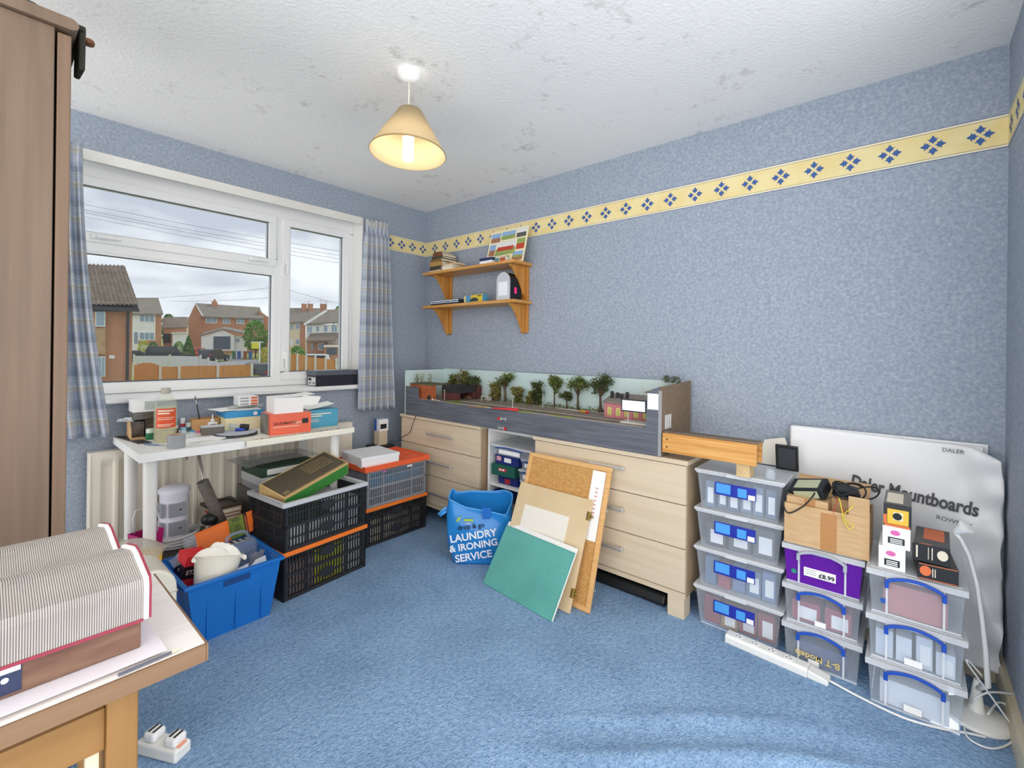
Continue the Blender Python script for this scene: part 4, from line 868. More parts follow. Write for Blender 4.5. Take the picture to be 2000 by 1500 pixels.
# photo collage leaning on the wall
cg = thing('photo_collage', 'cream card collage of railway photographs leaning above the pine shelf', 'picture', (2.325, 1.925, SH0), rot=(0, R(14), 0))
GWy, GHz = .345, .258
obj('mount', B(0, .003, 0, GWy, 0, GHz), mat('cream_mount_card', '#efe3bd', .7), cg)
pcs = {'sky': mat('photo_sky', '#8fb4dc', .4), 'grass': mat('photo_grass', '#7d9a4e', .4, col2='#a9b36a', scale=60), 'brick': mat('photo_brick', '#9a5a44', .4, col2='#b98a5c', scale=70), 'dark': mat('photo_dark', '#3e4148', .4, col2='#6b6a62', scale=90), 'red': mat('photo_red_train', '#c2452f', .4), 'smoke': mat('photo_smoke', '#e4e4e0', .4)}
for u0, u1, v0, v1, ca, cb_, cc_ in ((.04, .29, .66, .92, 'sky', 'brick', None), (.32, .68, .70, .93, 'sky', 'grass', None), (.72, .96, .70, .95, 'smoke', 'dark', None), (.04, .20, .28, .60, 'sky', 'brick', None), (.76, .96, .36, .66, 'grass', 'red', None), (.22, .74, .26, .64, 'smoke', 'grass', 'red'), (.40, .62, .03, .22, 'grass', 'dark', 'red'), (.70, .96, .05, .30, 'sky', 'brick', 'grass')):
    a_, b_ = GWy * (1 - u1), GWy * (1 - u0); c_, d_ = GHz * v0, GHz * v1; m_ = c_ + (d_ - c_) * .5
    ph = obj('photograph', B(-.0010, -.0002, a_, b_, c_, d_), pcs[ca], cg); obj('photo_ground', B(-.0014, -.0010, a_, b_, c_, m_), pcs[cb_], ph)
    if cc_: obj('photo_train', B(-.0017, -.0014, a_ + .1 * (b_ - a_), b_ - .08 * (b_ - a_), m_ - .18 * (d_ - c_), m_ + .12 * (d_ - c_)), pcs[cc_], ph)
# lower shelf
for k in range(4):
    o = carton('carriage_box', ['blue and white striped carriage box at the bracket end of the lower pine shelf', 'blue and white striped carriage box second from the bracket end of the lower shelf', 'blue and white striped carriage box third along the lower pine shelf', 'blue and white striped carriage box beside the yellow car box'][k], 'box', (2.262, 2.475 + k * .078, SH1), (2.33, 2.549 + k * .078, SH1 + .036), mat('dark_box', '#2c3038', .4), 'striped carriage boxes on the lower pine shelf')
    pr(o, M_paper, .02, .98, .40, .92); pr(o, mat('coach_blue', '#3f62a0', .4), .1, .9, .52, .76, off=.0009)
o = carton('toy_car_box', 'blue and yellow toy car box with a picture on the lower pine shelf', 'box', (2.285, 2.235, SH1), (2.34, 2.452, SH1 + .055), mat('box_blue', '#5fa3c8', .4), rz=R(-8)); pr(o, mat('box_yellow', '#e4c63c', .4), .38, 1, 0, 1); pr(o, mat('toy_car_print', '#3b4a4e', .4), .34, .78, .18, .52, off=.0009); pr(o, mat('toy_car_print'), .44, .68, .5, .66, off=.0009); pr(o, M_ink, .74, .94, .78, .88, 'print_line', off=.0011); pr(o, mat('box_paleyellow', '#ece2a0', .4), 0, .1, 0, 1, off=.0007)
jk = thing('novelty_radio', 'silver and black arched novelty radio with red light on the lower shelf', 'radio', (2.262, 1.985, SH1))
arch = lambda w_, h_, n=10: [(0, 0), (w_, 0)] + [(w_ / 2 + w_ / 2 * math.cos(math.pi * i / n), h_ - w_ / 2 + w_ / 2 * math.sin(math.pi * i / n)) for i in range(n + 1)]
obj('body', MB().prism(arch(.115, .185), .008, .12, 'x'), mat('black_gloss', '#17171a', .15), jk, smooth='auto')
obj('front', MB().prism(arch(.115, .185), .0, .0078, 'x'), mat('silver_plastic', '#d2d4d8', .35, .4), jk)
obj('dial_panel', B(-.001, 0, .018, .097, .03, .12), mat('pale_panel', '#eef0f2', .4), jk)
obj('side_light', B(.05, .07, -.001, .0, .045, .085), mat('red_glow', '#d01f5a', .4, emit='#e0206a', estr=.7), jk)

# ================================================================== SHELF UNIT THINGS
M_navy = mat('navy_card', '#1f2f74', .45); M_dgreen = mat('dark_green_card', '#1f5d4f', .45); M_redc = mat('red_card', '#b52a36', .45)
UX, ZM, ZL = 2.115, .3515, .0665
o = carton('model_box', 'navy box with red label lowest above the white unit shelf', 'box', (UX + .02, 1.79, ZM), (UX + .2, 1.945, ZM + .060), M_navy); pr(o, M_redc, .35, .62, .1, .6)
o = carton('model_box', 'dark green box with red label in the white shelf unit', 'box', (UX - .02, 1.79, ZM + .0605), (UX + .2, 1.97, ZM + .128), M_dgreen, rz=R(3)); pr(o, M_redc, .30, .66, .42, .72); [pr(o, M_paper, u_, u_ + .10, .50, .64, 'print_line', off=.0009) for u_ in (.34, .47)]
o = carton('model_box', 'navy box with pink oval and white label under the flat clear box', 'box', (UX, 1.77, ZM + .1285), (UX + .2, 1.955, ZM + .188), M_navy); pr(o, mat('pale_pink_print', '#e0a2a8', .5), .06, .26, .3, .75); pr(o, M_paper, .4, .7, .25, .7)
def minibox(label, x0, y0, y1, z0, h, D=.20):
    r_ = thing('small_storage_box', label, 'storage box', (x0, y0, z0), group='small clear boxes in the white shelf unit'); W = y1 - y0
    solid(obj('tub', shell(MB(), .004, D - .004, .004, W - .004, 0, h - .014, .004, .005), M_clear, r_), .001)
    obj('lid', B(0, D, 0, W, h - .014, h - .002), M_lid, r_, bevel=.002)
    pts = [(-.005, W * .18 + W * .64 * i / 8, h - .022 + .012 * math.sin(math.pi * i / 8)) for i in range(9)]
    hh = obj('handle', MB().tube(pts, .0032, 6), M_bluehandle, r_, smooth=True)
    obj('label', B(.0035, .0042, W * .25, W * .75, h * .15, h * .55), M_paper, r_)
    return r_
minibox('flat clear box with blue clip on top of the navy boxes in the white unit', UX - .03, 1.655, 1.985, ZM + .1895, .062, .27)
minibox('small clear box lowest of three in the white shelf unit', UX + .01, 1.645, 1.765, ZM, .058); minibox('small clear box with label midway up in the white shelf unit', UX - .005, 1.635, 1.765, ZM + .0585, .066); minibox('small clear box just under the flat one in the white unit', UX + .01, 1.645, 1.76, ZM + .125, .058)
o = carton('model_box', 'red boxed model flat under the clear box lid in the unit', 'box', (UX + .13, 1.66, ZM + .183), (UX + .22, 1.75, ZM + .188), M_redc)
o = carton('model_box', 'navy box with pink oval below the white unit shelf', 'box', (UX, 1.80, ZL + .17), (UX + .2, 1.97, ZL + .243), M_navy); pr(o, mat('pale_pink_print'), .06, .26, .3, .75); pr(o, M_paper, .45, .74, .25, .7)
o = carton('model_box', 'dark red box beneath the navy box on the bottom unit shelf', 'box', (UX, 1.80, ZL + .085), (UX + .2, 1.975, ZL + .1695), M_redc); pr(o, M_navy, 0, .5, 0, 1)
o = carton('model_box', 'dark navy box on the bottom board of the white unit', 'box', (UX, 1.80, ZL), (UX + .2, 1.975, ZL + .0845), M_navy)
o = carton('model_box', 'red box with yellow top on the bottom board of the unit', 'box', (UX - .01, 1.645, ZL), (UX + .2, 1.785, ZL + .19), M_redc); pr(o, M_yel, 0, 1, .8, 1); pr(o, M_yel, 0, 1, 0, 1, side='top')

# ================================================================== BETWEEN CRATES AND WALL
o = carton('glue_carton', 'small white and blue carton standing by the chest in the window corner', 'box', (1.90, 2.90, .58), (1.975, 2.965, .665), M_wbx); pr(o, mat('carton_blue', '#2f5fb0', .5), .0, .45, 0, 1, side='-x'); pr(o, M_ink, .1, .8, .2, .6, side='-y')
tag(obj('wood_block', B(-.035, .035, -.03, .03, 0, .10), M_oak, loc=(1.935, 2.935, .4795)), 'pale wooden block under the white and blue carton', 'block')
tag(obj('black_stand', MB().box(-.08, .08, -.06, .06, .46, .479).box(-.07, -.055, -.05, -.035, 0, .46).box(.055, .07, -.05, -.035, 0, .46).box(-.07, -.055, .035, .05, 0, .46).box(.055, .07, .035, .05, 0, .46), M_blk, loc=(1.925, 2.925, 0)), 'low black stand in the corner beside the pale oak chest', 'stand')

# ================================================================== CRATES
M_black = mat('black_crate_plastic', '#26272a', .5); M_greyc = mat('grey_crate_plastic', '#8a8c92', .5); M_orc2 = mat('orange_crate_plastic', '#f07a28', .45); M_lgrey = mat('light_grey_rim', '#c4c6c9', .45); M_orl = mat('orange_red_lid', '#f0643a', .45)
def crate(label, loc, rz, W, D, H, body, rim):
    r_ = thing('folding_crate', label, 'crate', loc, rz, 'folding slatted crates')
    def side(mb, L, put):
        """lattice panel of length L; put(a0,a1,z0,z1,t) adds a bar"""
        put(0, L, .0, .016, 1); put(0, L, H * .47, H * .53, 1); put(0, L, H - .028, H - .016, .8)
        for a in (0, L - .022): put(a, a + .022, .016, H - .02, 1)
        for a in (L * .26, L * .72): put(a, a + .010, .016, H - .02, .8)
        n = int(L / .0155)
        for i in range(1, n): put(i * L / n - .0026, i * L / n + .0026, .016, H - .02, .55)
        for zq in (.25, .75): put(0, L, H * zq - .003, H * zq + .003, .5)
    mb = MB(); side(mb, W, lambda a0, a1, z0, z1, t: mb.box(a0, a1, .004 * (1 - t), .010, z0, z1)); f = obj('side_panel', mb, body, r_); f['kind'] = 'stuff'
    for zq in ((.27, .74) if body is M_black else ()):
        poly = [(W * .5 + .045 * math.cos(t), H * zq + .024 * math.sin(t) * (1 if abs(math.cos(t)) < .9 else .8)) for t in [i * math.pi / 8 for i in range(16)]]
        obj('badge', MB().prism(poly, -.001, .002, 'y'), body, f)
    mb = MB(); side(mb, W, lambda a0, a1, z0, z1, t: mb.box(a0, a1, D - .010, D - .004 * (1 - t), z0, z1)); f = obj('side_panel', mb, body, r_); f['kind'] = 'stuff'
    for xa in (0, 1):
        mb = MB(); side(mb, D, lambda a0, a1, z0, z1, t: mb.box(W - .010 if xa else .004 * (1 - t), W - .004 * (1 - t) if xa else .010, a0, a1, z0, z1)); f = obj('side_panel', mb, body, r_); f['kind'] = 'stuff'
    obj('base', B(.006, W - .006, .006, D - .006, .0, .006), body, r_)
    e = .007
    ring = MB().box(-e, W + e, -e, .014, H - .020, H).box(-e, W + e, D - .014, D + e, H - .020, H).box(-e, .014, .014, D - .014, H - .020, H).box(W - .014, W + e, .014, D - .014, H - .020, H)
    obj('rim', ring, rim, r_, bevel=.003)
    return r_
CW_, CDp, CHh = .455, .335, .228
cf = (.930, 2.185); crz = R(5.5)
crate('black folding crate with orange rim on the carpet beside the blue bin', (cf[0], cf[1], 0), crz, CW_, CDp, CHh, M_black, M_orc2)
crate('black folding crate with light grey rim holding the brown flat box', (cf[0], cf[1], CHh + .001), crz, CW_, CDp, CHh, M_black, M_lgrey)
cbk = (1.503, 2.425)
crate('black folding crate with orange rim beneath the grey crate by the chest', (cbk[0], cbk[1], 0), R(1), CW_, CDp, CHh, M_black, M_orc2)
crate('grey folding crate under the orange-red lid beside the chest', (cbk[0], cbk[1], CHh + .001), R(1), CW_, CDp, .232, M_greyc, M_greyc)
ld_ = thing('crate_lid', 'orange-red folding lid closed on the grey crate', 'lid', (cbk[0], cbk[1], CHh + .2335), R(1))
obj('lid_plate', B(-.012, CW_ + .012, -.012, CDp + .012, 0, .010), M_orl, ld_, bevel=.003)
obj('lid_skirt', MB().box(-.014, CW_ + .014, -.014, -.008, -.014, .018).box(-.014, CW_ + .014, CDp + .008, CDp + .014, -.014, .018).box(-.014, -.008, -.008, CDp + .008, -.014, .018).box(CW_ + .008, CW_ + .014, -.008, CDp + .008, -.014, .018), M_orl, ld_, bevel=.002)
for a_, b_, c_, d_ in ((.26, .44, .02, .09), (.30, .38, .10, .16), (.26, .30, .10, .22), (.39, .43, .10, .22), (.26, .44, .23, .31)): obj('lid_panel', B(a_, b_, c_, d_, .010, .0135), M_orl, ld_, bevel=.001)
[obj('maker_strip', B(a_, b_, -.0105, -.0095, -.032, -.022), m_, ld_) for a_, b_, m_ in ((.11, .13, M_pinkp), (.135, .27, mat('crate_print', '#6d6f75', .6)), (.29, .325, M_paper))]
wb_ = carton('lidded_box', 'flat white box on the orange-red crate lid', 'box', (cbk[0] - .01, cbk[1] + .01, CHh + .2445), (cbk[0] + .24, cbk[1] + .27, CHh + .303), mat('white_box_card', '#f1f1f0', .5), rz=R(-4)); obj('lid', B(-.128, .128, -.133, .133, .040, .0605), mat('white_box_card'), wb_, bevel=.001)
def inside(label, org, rz, x0, x1, y0, y1, z0, z1, m, cat='box', name='packet'):
    c = Vector(((x0 + x1) / 2, (y0 + y1) / 2, 0)); c = Matrix.Rotation(rz, 3, 'Z') @ c + Vector((org[0], org[1], z0))
    return tag(obj(name, B(-(x1 - x0) / 2, (x1 - x0) / 2, -(y1 - y0) / 2, (y1 - y0) / 2, 0, z1 - z0), m, loc=c, rz=rz, bevel=.001), label, cat)
M_yb = mat('lime_yellow_card', '#cfd13c', .5); M_skyb = mat('sky_blue_card', '#3f9ad0', .5)
inside('grey magazine pile inside the lower black crate by the blue bin', cf, crz, .02, .17, .03, .30, .008, .150, mat('magazine_grey', '#9a948e', .7, col2='#7d4d50', scale=30, stretch=(1, 1, 8)))
inside('lime yellow boxed set inside the lower black crate by the blue bin', cf, crz, .175, .33, .03, .28, .008, .175, M_yb); inside('white paper pile inside the lower black crate by the blue bin', cf, crz, .335, .44, .03, .30, .008, .180, mat('paper_pile', '#dcdcd8', .7))
z2 = CHh + .009
inside('white folder pile inside the grey-rimmed crate', cf, crz, .02, .25, .03, .30, z2, z2 + .105, mat('paper_pile')); inside('white bag of papers inside the grey-rimmed crate', cf, crz, .26, .43, .03, .30, z2, z2 + .150, mat('white_bag', '#d9dde2', .6)); inside('dark green folder lying in the grey-rimmed crate', cf, crz, .02, .25, .03, .30, z2 + .106, z2 + .150, mat('green_folder', '#2c4a36', .5))
inside('cream paper pile inside the black crate beneath the grey one', cbk, R(1), .02, .43, .03, .28, .008, .14, mat('cream_pile', '#c9b99a', .7, col2='#e3dccb', scale=30, stretch=(1, 1, 9)))
inside('sky blue packet row inside the upper grey crate', cbk, R(1), .03, .43, .03, .29, CHh + .11, CHh + .205, M_skyb); inside('brown packet row at the bottom of the grey crate', cbk, R(1), .03, .43, .03, .29, CHh + .009, CHh + .1095, mat('brown_pile', '#9a7350', .7, col2='#4a6a8a', scale=25, stretch=(1, 1, 9)))
# brown flat box slanting out of the grey-rimmed crate
M_brz = mat('bronze_print', '#5a5040', .4)
kb = thing('keyboard_box', 'flat dark brown box with buff edges and green side slanting out of the grey-rimmed crate', 'box', (.965, 2.262, z2 + .196), rot=(R(14), R(-13), R(13)))
obj('box_body', B(0, .40, 0, .185, -.042, .030), mat('buff_card', '#cfae74', .6), kb, bevel=.001); obj('top_print', B(.008, .392, .008, .177, .0302, .0308), M_brz, kb); obj('green_side', B(.004, .396, -.0008, -.0001, -.040, .020), mat('bright_green_card', '#3f8a3e', .5), kb)
obj('print_line', B(.015, .385, .012, .014, .0309, .0312), mat('buff_card'), kb)
for i in range(5): obj('print_row', B(.20, .36, .07 + i * .018, .077 + i * .018, .0309, .0312), mat('dim_gold', '#8d7c55', .5), kb)
obj('print_mark', B(.018, .050, .024, .040, .0309, .0312), mat('dim_gold'), kb)

# ================================================================== BLUE BIN AND ITS CONTENTS
M_bin = clear('translucent_blue_plastic', '#5fb4f4', .62, '#2a86d8', .25)
bn = thing('storage_bin', 'translucent blue open storage bin on the carpet beside the black crates', 'bin', (.535, 2.105, 0), R(1.5))
BW, BD, BH = .355, .345, .252
bt = solid(obj('tub', shell(MB(), 0, BW, 0, BD, 0, BH, .036, .022), M_bin, bn), .002)
obj('rim', MB().box(-.012, BW + .012, -.012, .004, BH - .014, BH).box(-.012, BW + .012, BD - .004, BD + .012, BH - .014, BH).box(-.012, .004, .004, BD - .004, BH - .014, BH).box(BW - .004, BW + .012, .004, BD - .004, BH - .014, BH), M_bin, bn, bevel=.003)
obj('handle_slot', B(BW * .5 - .05, BW * .5 + .05, -.0005, .004, BH - .048, BH - .026), mat('slot_shade_blue', '#0f3f7a', .5), bn)  # no cut-out: dark blue inset paints the shade inside the handle opening
for a_ in (.07, BW * .5 - .003, BW - .08): obj('rib', MB().prism([(a_, .01), (a_ + .005, .01), (a_ + .005, BH - .02), (a_, BH - .02)], .006, .010, 'y'), M_bin, bn)
def inbin(px, py, z): return at(px, py, z=z)
st = thing('tool_carton', 'red cardboard carton with cream capitals in the blue bin', 'box', (.565, 2.335, .16), rot=(R(8), R(10), R(6)))
obj('carton_body', B(0, .085, 0, .085, 0, .125), mat('red_black_card', '#2a1a1c', .5), st, bevel=.001); obj('red_cap', MB().box(-.001, .086, -.001, .086, .085, .126), mat('bright_red_card', '#e03038', .45), st); obj('red_band', B(-.001, .086, -.0012, -.0002, .0, .03), mat('bright_red_card'), st)
text('STA', .026, M_crm, st, (.010, -.0014, .050), (1, 0, 0), (0, 0, 1), bold=.0006); text('S', .018, M_crm, st, (-.0014, .05, .050), (0, -1, 0), (0, 0, 1))
pot = thing('cream_pot', 'cream plastic pot with crumpled white paper in the blue bin', 'pot', (.645, 2.185, .175), rot=(R(-12), R(14), 0))
solid(obj('pot_body', MB().lathe([(.050, 0), (.056, .02), (.066, .10), (.070, .125), (.072, .13)], 26, cap=True), mat('cream_plastic', '#efe9d6', .5), pot, smooth='auto'), .002)
q = random.Random(21)
obj('paper', MB().grid(lambda u, v: ((u - .5) * .13 + .012 * math.sin(v * 9), (v - .5) * .10, .118 + .055 * math.sin(math.pi * u) * math.sin(math.pi * v) ** .6 + .010 * math.sin(u * 17 + v * 11)), 18, 18), mat('crumpled_paper', '#f3efe4', .8), pot)
pot.scale = (1.3, .95, 1.0)
dc = thing('drill_bit_case', 'clear plastic drill bit case with handle standing in the blue bin', 'case', (.735, 2.275, .115), rot=(R(-22), 0, R(12)))
obj('case_shell', MB().prism([(0, 0), (.17, 0), (.175, .13), (.15, .175), (.02, .175), (-.005, .13)], 0, .032, 'y'), clear('smoky_clear', '#dbe3ee', .34, '#aebbd0'), dc, bevel=.004)
obj('handle', MB().tube([(.03, .016, .172), (.04, .016, .205), (.06, .016, .215), (.11, .016, .215), (.13, .016, .205), (.14, .016, .172)], .008, 8), clear('smoky_clear'), dc, smooth=True)
obj('backing', B(.008, .165, .018, .028, .01, .16), mat('slate_blue_backing', '#5a78a8', .6), dc)
for r_ in range(2):
    for k in range(6): obj('bit', MB().lathe([(.009, 0), (.009, .012), (.006, .014)], 12), mat('grey_bit', '#8f97a6', .4, .3), dc, loc=(.022 + k * .024, .016, .09 + r_ * .034), rot=(R(90), 0, 0))
pk = thing('tool_blister_pack', 'orange and black carded tool pack standing at the back of the blue bin', 'pack', (.66, 2.435, .235), rot=(R(-6), R(-7), R(10)))
obj('card', B(0, .30, 0, .003, 0, .10), mat('orange_card', '#f4782c', .5), pk); obj('photo_panel', B(.145, .215, -.001, 0, 0, .10), mat('green_macro_print', '#8a9a3e', .5, col2='#3f4a30', scale=25), pk); obj('black_band', B(.215, .232, -.001, 0, 0, .10), M_blk, pk)
obj('hang_slot', B(.262, .268, -.0012, 0, .045, .075), M_blk, pk); [obj('print_mark', B(.220, .228, -.0014, -.001, .010 + i * .008, .015 + i * .008), M_or, pk) for i in range(10)]
for i in range(9): obj('small_print', B(.012, .13, -.0008, -.0002, .012 + i * .009, .0135 + i * .009), mat('pale_orange_print', '#f7a873', .5), pk)
obj('blister', B(-.045, .0, -.01, .012, -.06, .095), clear('blister_clear', '#eef0f2', .22), pk)
kb2 = tag(obj('bit_box', B(0, .145, 0, .07, 0, .11), M_blk, loc=(.745, 2.385, .14), rz=R(11), bevel=.001), 'black and lime yellow striped box behind the drill bit case', 'box')
for i in range(5): obj('stripe', B(.012 + i * .027, .026 + i * .027, -.0006, -.0001, .01, .10), M_yb, kb2); obj('stripe_top', B(.012 + i * .027, .026 + i * .027, .01, .06, .1101, .1106), M_crm, kb2)
for k, (x_, y_, rz_, h_) in enumerate(((.80, 2.200, 24, .17), (.815, 2.205, 27, .175), (.795, 2.193, 20, .165))):
    tag(obj('steel_rule', B(-.012, .012, -.0008, .0008, 0, h_), mat('ruler_steel', '#a9a7a2', .35, .7), loc=(x_ - .03, y_, .10), rot=(R(-8), R(rz_), R(8))), ['steel rule leaning in the middle of the blue bin corner', 'longest steel rule leaning in the blue bin', 'shortest steel rule leaning in the blue bin'][k], 'ruler', 'steel rules in the blue bin')
tag(obj('card_sheet', B(0, .14, 0, .002, 0, .12), M_paper, loc=(.745, 2.180, .10), rot=(R(-14), R(-6), R(8))), 'white paper sheet standing behind the steel rules in the bin', 'paper')
tag(obj('clear_sachet', MB().grid(lambda u, v: (u * .07, v * .05, .012 * math.sin(u * 7) * math.sin(v * 5)), 8, 6), clear('blister_clear'), loc=(.552, 2.37, .235), rot=(R(35), R(-20), 0)), 'small clear plastic sachet beside the red tool box', 'sachet')
tag(obj('carrier_bag', MB().ball((0, 0, 0), .09, 18, 12, (1.45, 1.3, .75)), mat('navy_bag_bundle', '#245a94', .6, col2='#1a4a80', scale=8), loc=(.72, 2.275, .085), smooth=True), 'bundle of blue plastic filling the bottom of the blue bin', 'bundle')

# ================================================================== UNDER THE DESK
tag(obj('equipment_box', B(0, .46, 0, .36, 0, .205), mat('dark_grey_carton', '#4a4844', .7), loc=(.475, 2.545, 0), bevel=.002), 'dark grey box on the floor under the desk carrying the cable reel', 'box')
tag(obj('equipment_box', B(0, .36, 0, .30, 0, .40), mat('grey_carton', '#6c6a66', .7), loc=(.97, 2.60, 0), bevel=.002), 'tall grey box under the desk beneath the pile of folders', 'box')
ZU = .2055
tw = thing('tower_extension', 'lilac-white tower socket extension with a coiled cable under the desk', 'extension lead', (.640, 2.745, ZU))
obj('tower', MB().lathe([(.060, .0), (.060, .25), (.066, .26), (.066, .275), (.05, .285), (.001, .285)], 28), mat('lilac_white_plastic', '#dcd9e2', .4), tw, smooth='auto')
for z_ in (.06, .15):
    s_ = obj('socket_panel', B(-.064, -.050, -.045, .02, z_, z_ + .065), mat('grey_socket', '#8d9096', .5), tw, bevel=.002); obj('pin_hole', B(-.0648, -.063, -.022, -.012, z_ + .03, z_ + .036), M_ink, s_)
    s_ = obj('socket_panel', B(-.036, .036, -.066, -.050, z_, z_ + .065), mat('grey_socket'), tw, bevel=.002); obj('pin_hole', B(.004, .014, -.0668, -.065, z_ + .03, z_ + .036), M_ink, s_)
for k in range(4): obj('coil', MB().tube([((.098 + .004 * (k % 2)) * math.cos(t), (.098 + .004 * (k % 2)) * math.sin(t), .010 + k * .0145 + .003 * math.sin(2 * t + k)) for t in [i * 2 * math.pi / 28 for i in range(28)]], .0068, 8, True), mat('grey_white_cable', '#cfd0cf', .45), tw, smooth=True)
dl = thing('desk_lamp', 'folded chrome desk lamp with black joint lying under the desk', 'lamp', (.765, 2.64, ZU))
obj('shade', MB().lathe([(.070, 0), (.062, .03), (.035, .062), (.020, .075), (.018, .09), (.001, .092)], 26), mat('satin_chrome', '#b9b4a8', .28, .9), dl, smooth='auto')
obj('joint', MB().ball((0, .0, .115), .036, 16, 10, (1.15, 1, .85)).ball((.035, .01, .105), .022, 12, 8), mat('black_abs'), dl, smooth=True)
obj('arm', MB().tube([(.008, 0, .13), (-.015, .02, .25), (-.055, .04, .47)], .0035, 8), mat('satin_chrome'), dl, smooth=True); obj('arm', MB().tube([(.020, 0, .13), (-.008, .02, .25), (-.046, .04, .47)], .0035, 8), mat('satin_chrome'), dl, smooth=True)
obj('arm_clip', B(-.020, .0, .012, .028, .235, .265), mat('satin_chrome'), dl); obj('knob', MB().ball((-.095, .045, .425), .008, 10, 8).tube([(-.095, .045, .425), (-.07, .043, .472), (-.046, .04, .472)], .003, 6), mat('satin_chrome'), dl, smooth=True)
tb = thing('foam_tube', 'dark grey foam pipe leaning under the desk beside the lamp', 'tube', (.845, 2.645, ZU), rot=(0, R(-21), R(8)))
tbo = obj('tube_wall', MB().lathe([(.026, 0), (.026, .335)], 22, cap=False), mat('grey_foam', '#6a645b', .9, col2='#5d574f', scale=40), tb, smooth=True); solid(tbo, .009)
z_ = ZU
for lab, col, h_ in (('cream book at the bottom of the small pile beside the foam pipe', '#cfc4ae', .05), ('pale book in the middle of the small pile beside the foam pipe', '#bdb4a4', .035), ('red-spined book near the top of the small pile under the desk', '#a4453c', .018), ('buff book under the dark frame beneath the desk', '#c9b593', .022)):
    book(lab, .80, .93, 2.70, 2.86, z_, h_, col, 'books under the desk', R(rnd.uniform(-5, 5))); z_ += h_ + .0008
fm = thing('picture_frame', 'dark empty picture frame lying on the small book pile under the desk', 'frame', (.79, 2.70, z_ + .001), R(4)); obj('frame', MB().box(0, .15, 0, .018, 0, .014).box(0, .15, .142, .16, 0, .014).box(0, .018, .018, .142, 0, .014).box(.132, .15, .018, .142, 0, .014), mat('dark_brown_frame', '#4e4238', .5), fm); obj('panel', B(.018, .132, .018, .142, .001, .006), mat('black_panel', '#34302c', .4), fm)
z_ = .4008
for lab, col, h_, nm in (('grey box file at the bottom of the folder pile under the desk', '#a4a6a8', .035, 'box_file'), ('clear-sided white file in the folder pile under the desk', '#cfd2d4', .045, 'box_file'), ('dark green lever-arch folder in the pile under the desk', '#2f4a3a', .050, 'ring_binder')):
    o = carton(nm, lab, 'folder', (.985, 2.615, z_), (1.29, 2.87, z_ + h_), mat('folder_' + col, col, .5), 'folders under the desk', R(rnd.uniform(-3, 3)))
    pr(o, M_paper, .1, .9, .2, .8, side='-y', off=.0006); z_ += h_ + .0008
tag(obj('plastic_wallet', MB().grid(lambda u, v: (-.21 + u * .42, -.13 + v * .26, .004 + .012 * abs(math.sin(u * 2.5 + .5)) - .02 * max(0, .15 - u)), 14, 6), clear('wallet_clear', '#e6e8ea', .5, '#b9bbbd'), loc=(1.12, 2.745, z_ + .012), rz=R(4)), 'clear plastic wallet draped over the green folder under the desk', 'wallet')
gb = thing('gift_bag', 'pink gift bag with white cord handles under the desk', 'bag', (.505, 2.62, ZU), R(20))
solid(obj('bag_body', MB().add([(-.045, -.03, 0), (.045, -.03, 0), (.045, .03, 0), (-.045, .03, 0), (-.055, -.035, .135), (.055, -.035, .135), (.055, .035, .135), (-.055, .035, .135)], [(3, 2, 1, 0), (0, 1, 5, 4), (1, 2, 6, 5), (2, 3, 7, 6), (3, 0, 4, 7)]), mat('magenta_paper', '#b3246e', .4), gb), .001)
for s_ in (-.033, .033): obj('handle', MB().tube([(-.028, s_, .128), (-.030, s_ * 1.3, .19), (-.012, s_ * 1.6, .225), (.012, s_ * 1.6, .225), (.028, s_ * 1.3, .19), (.028, s_, .128)], .0025, 6), M_wcab, gb, smooth=True)
ye = tag(obj('padded_envelope', MB().grid(lambda u, v: (-.07 + u * .14, -.012 * math.sin(math.pi * u) * math.sin(math.pi * v), v * .20), 10, 10), mat('yellow_envelope', '#e6b93c', .6), loc=(.452, 2.455, .115), rot=(R(-12), 0, R(-30))), 'yellow padded envelope beside the white desk leg', 'envelope'); solid(ye, .006)
tag(obj('bubble_wrap', MB().grid(lambda u, v: (-.085 + u * .17, -.06 + v * .12, .045 * math.sin(math.pi * u) ** .6 * math.sin(math.pi * v) ** .6 + .003 * math.sin(u * 60) * math.sin(v * 45)), 50, 40), clear('bubble_film', '#e8e8e4', .55, '#d9d4c8', .2), loc=(.455, 2.475, .312), rot=(R(8), R(14), R(-30)), smooth=True), 'wad of bubble wrap on top of the yellow envelope', 'bubble wrap')
hb = thing('cream_bin', 'cream rounded-top plastic bin standing between the foreground table and the blue bin', 'bin', (.415, 2.19, 0))
prf = [(-.085, 0), (.085, 0), (.085, .275)] + [(.085 * math.cos(t), .275 + .085 * math.sin(t)) for t in [i * math.pi / 14 for i in range(1, 14)]] + [(-.085, .275)]
obj('body', MB().prism(prf, -.10, .10, 'y'), mat('cream_enamel', '#efe8d6', .35), hb, bevel=.010); obj('seam', B(-.0865, .0865, -.1015, .1015, .258, .262), mat('seam_shadow', '#cfc5ae', .5), hb)

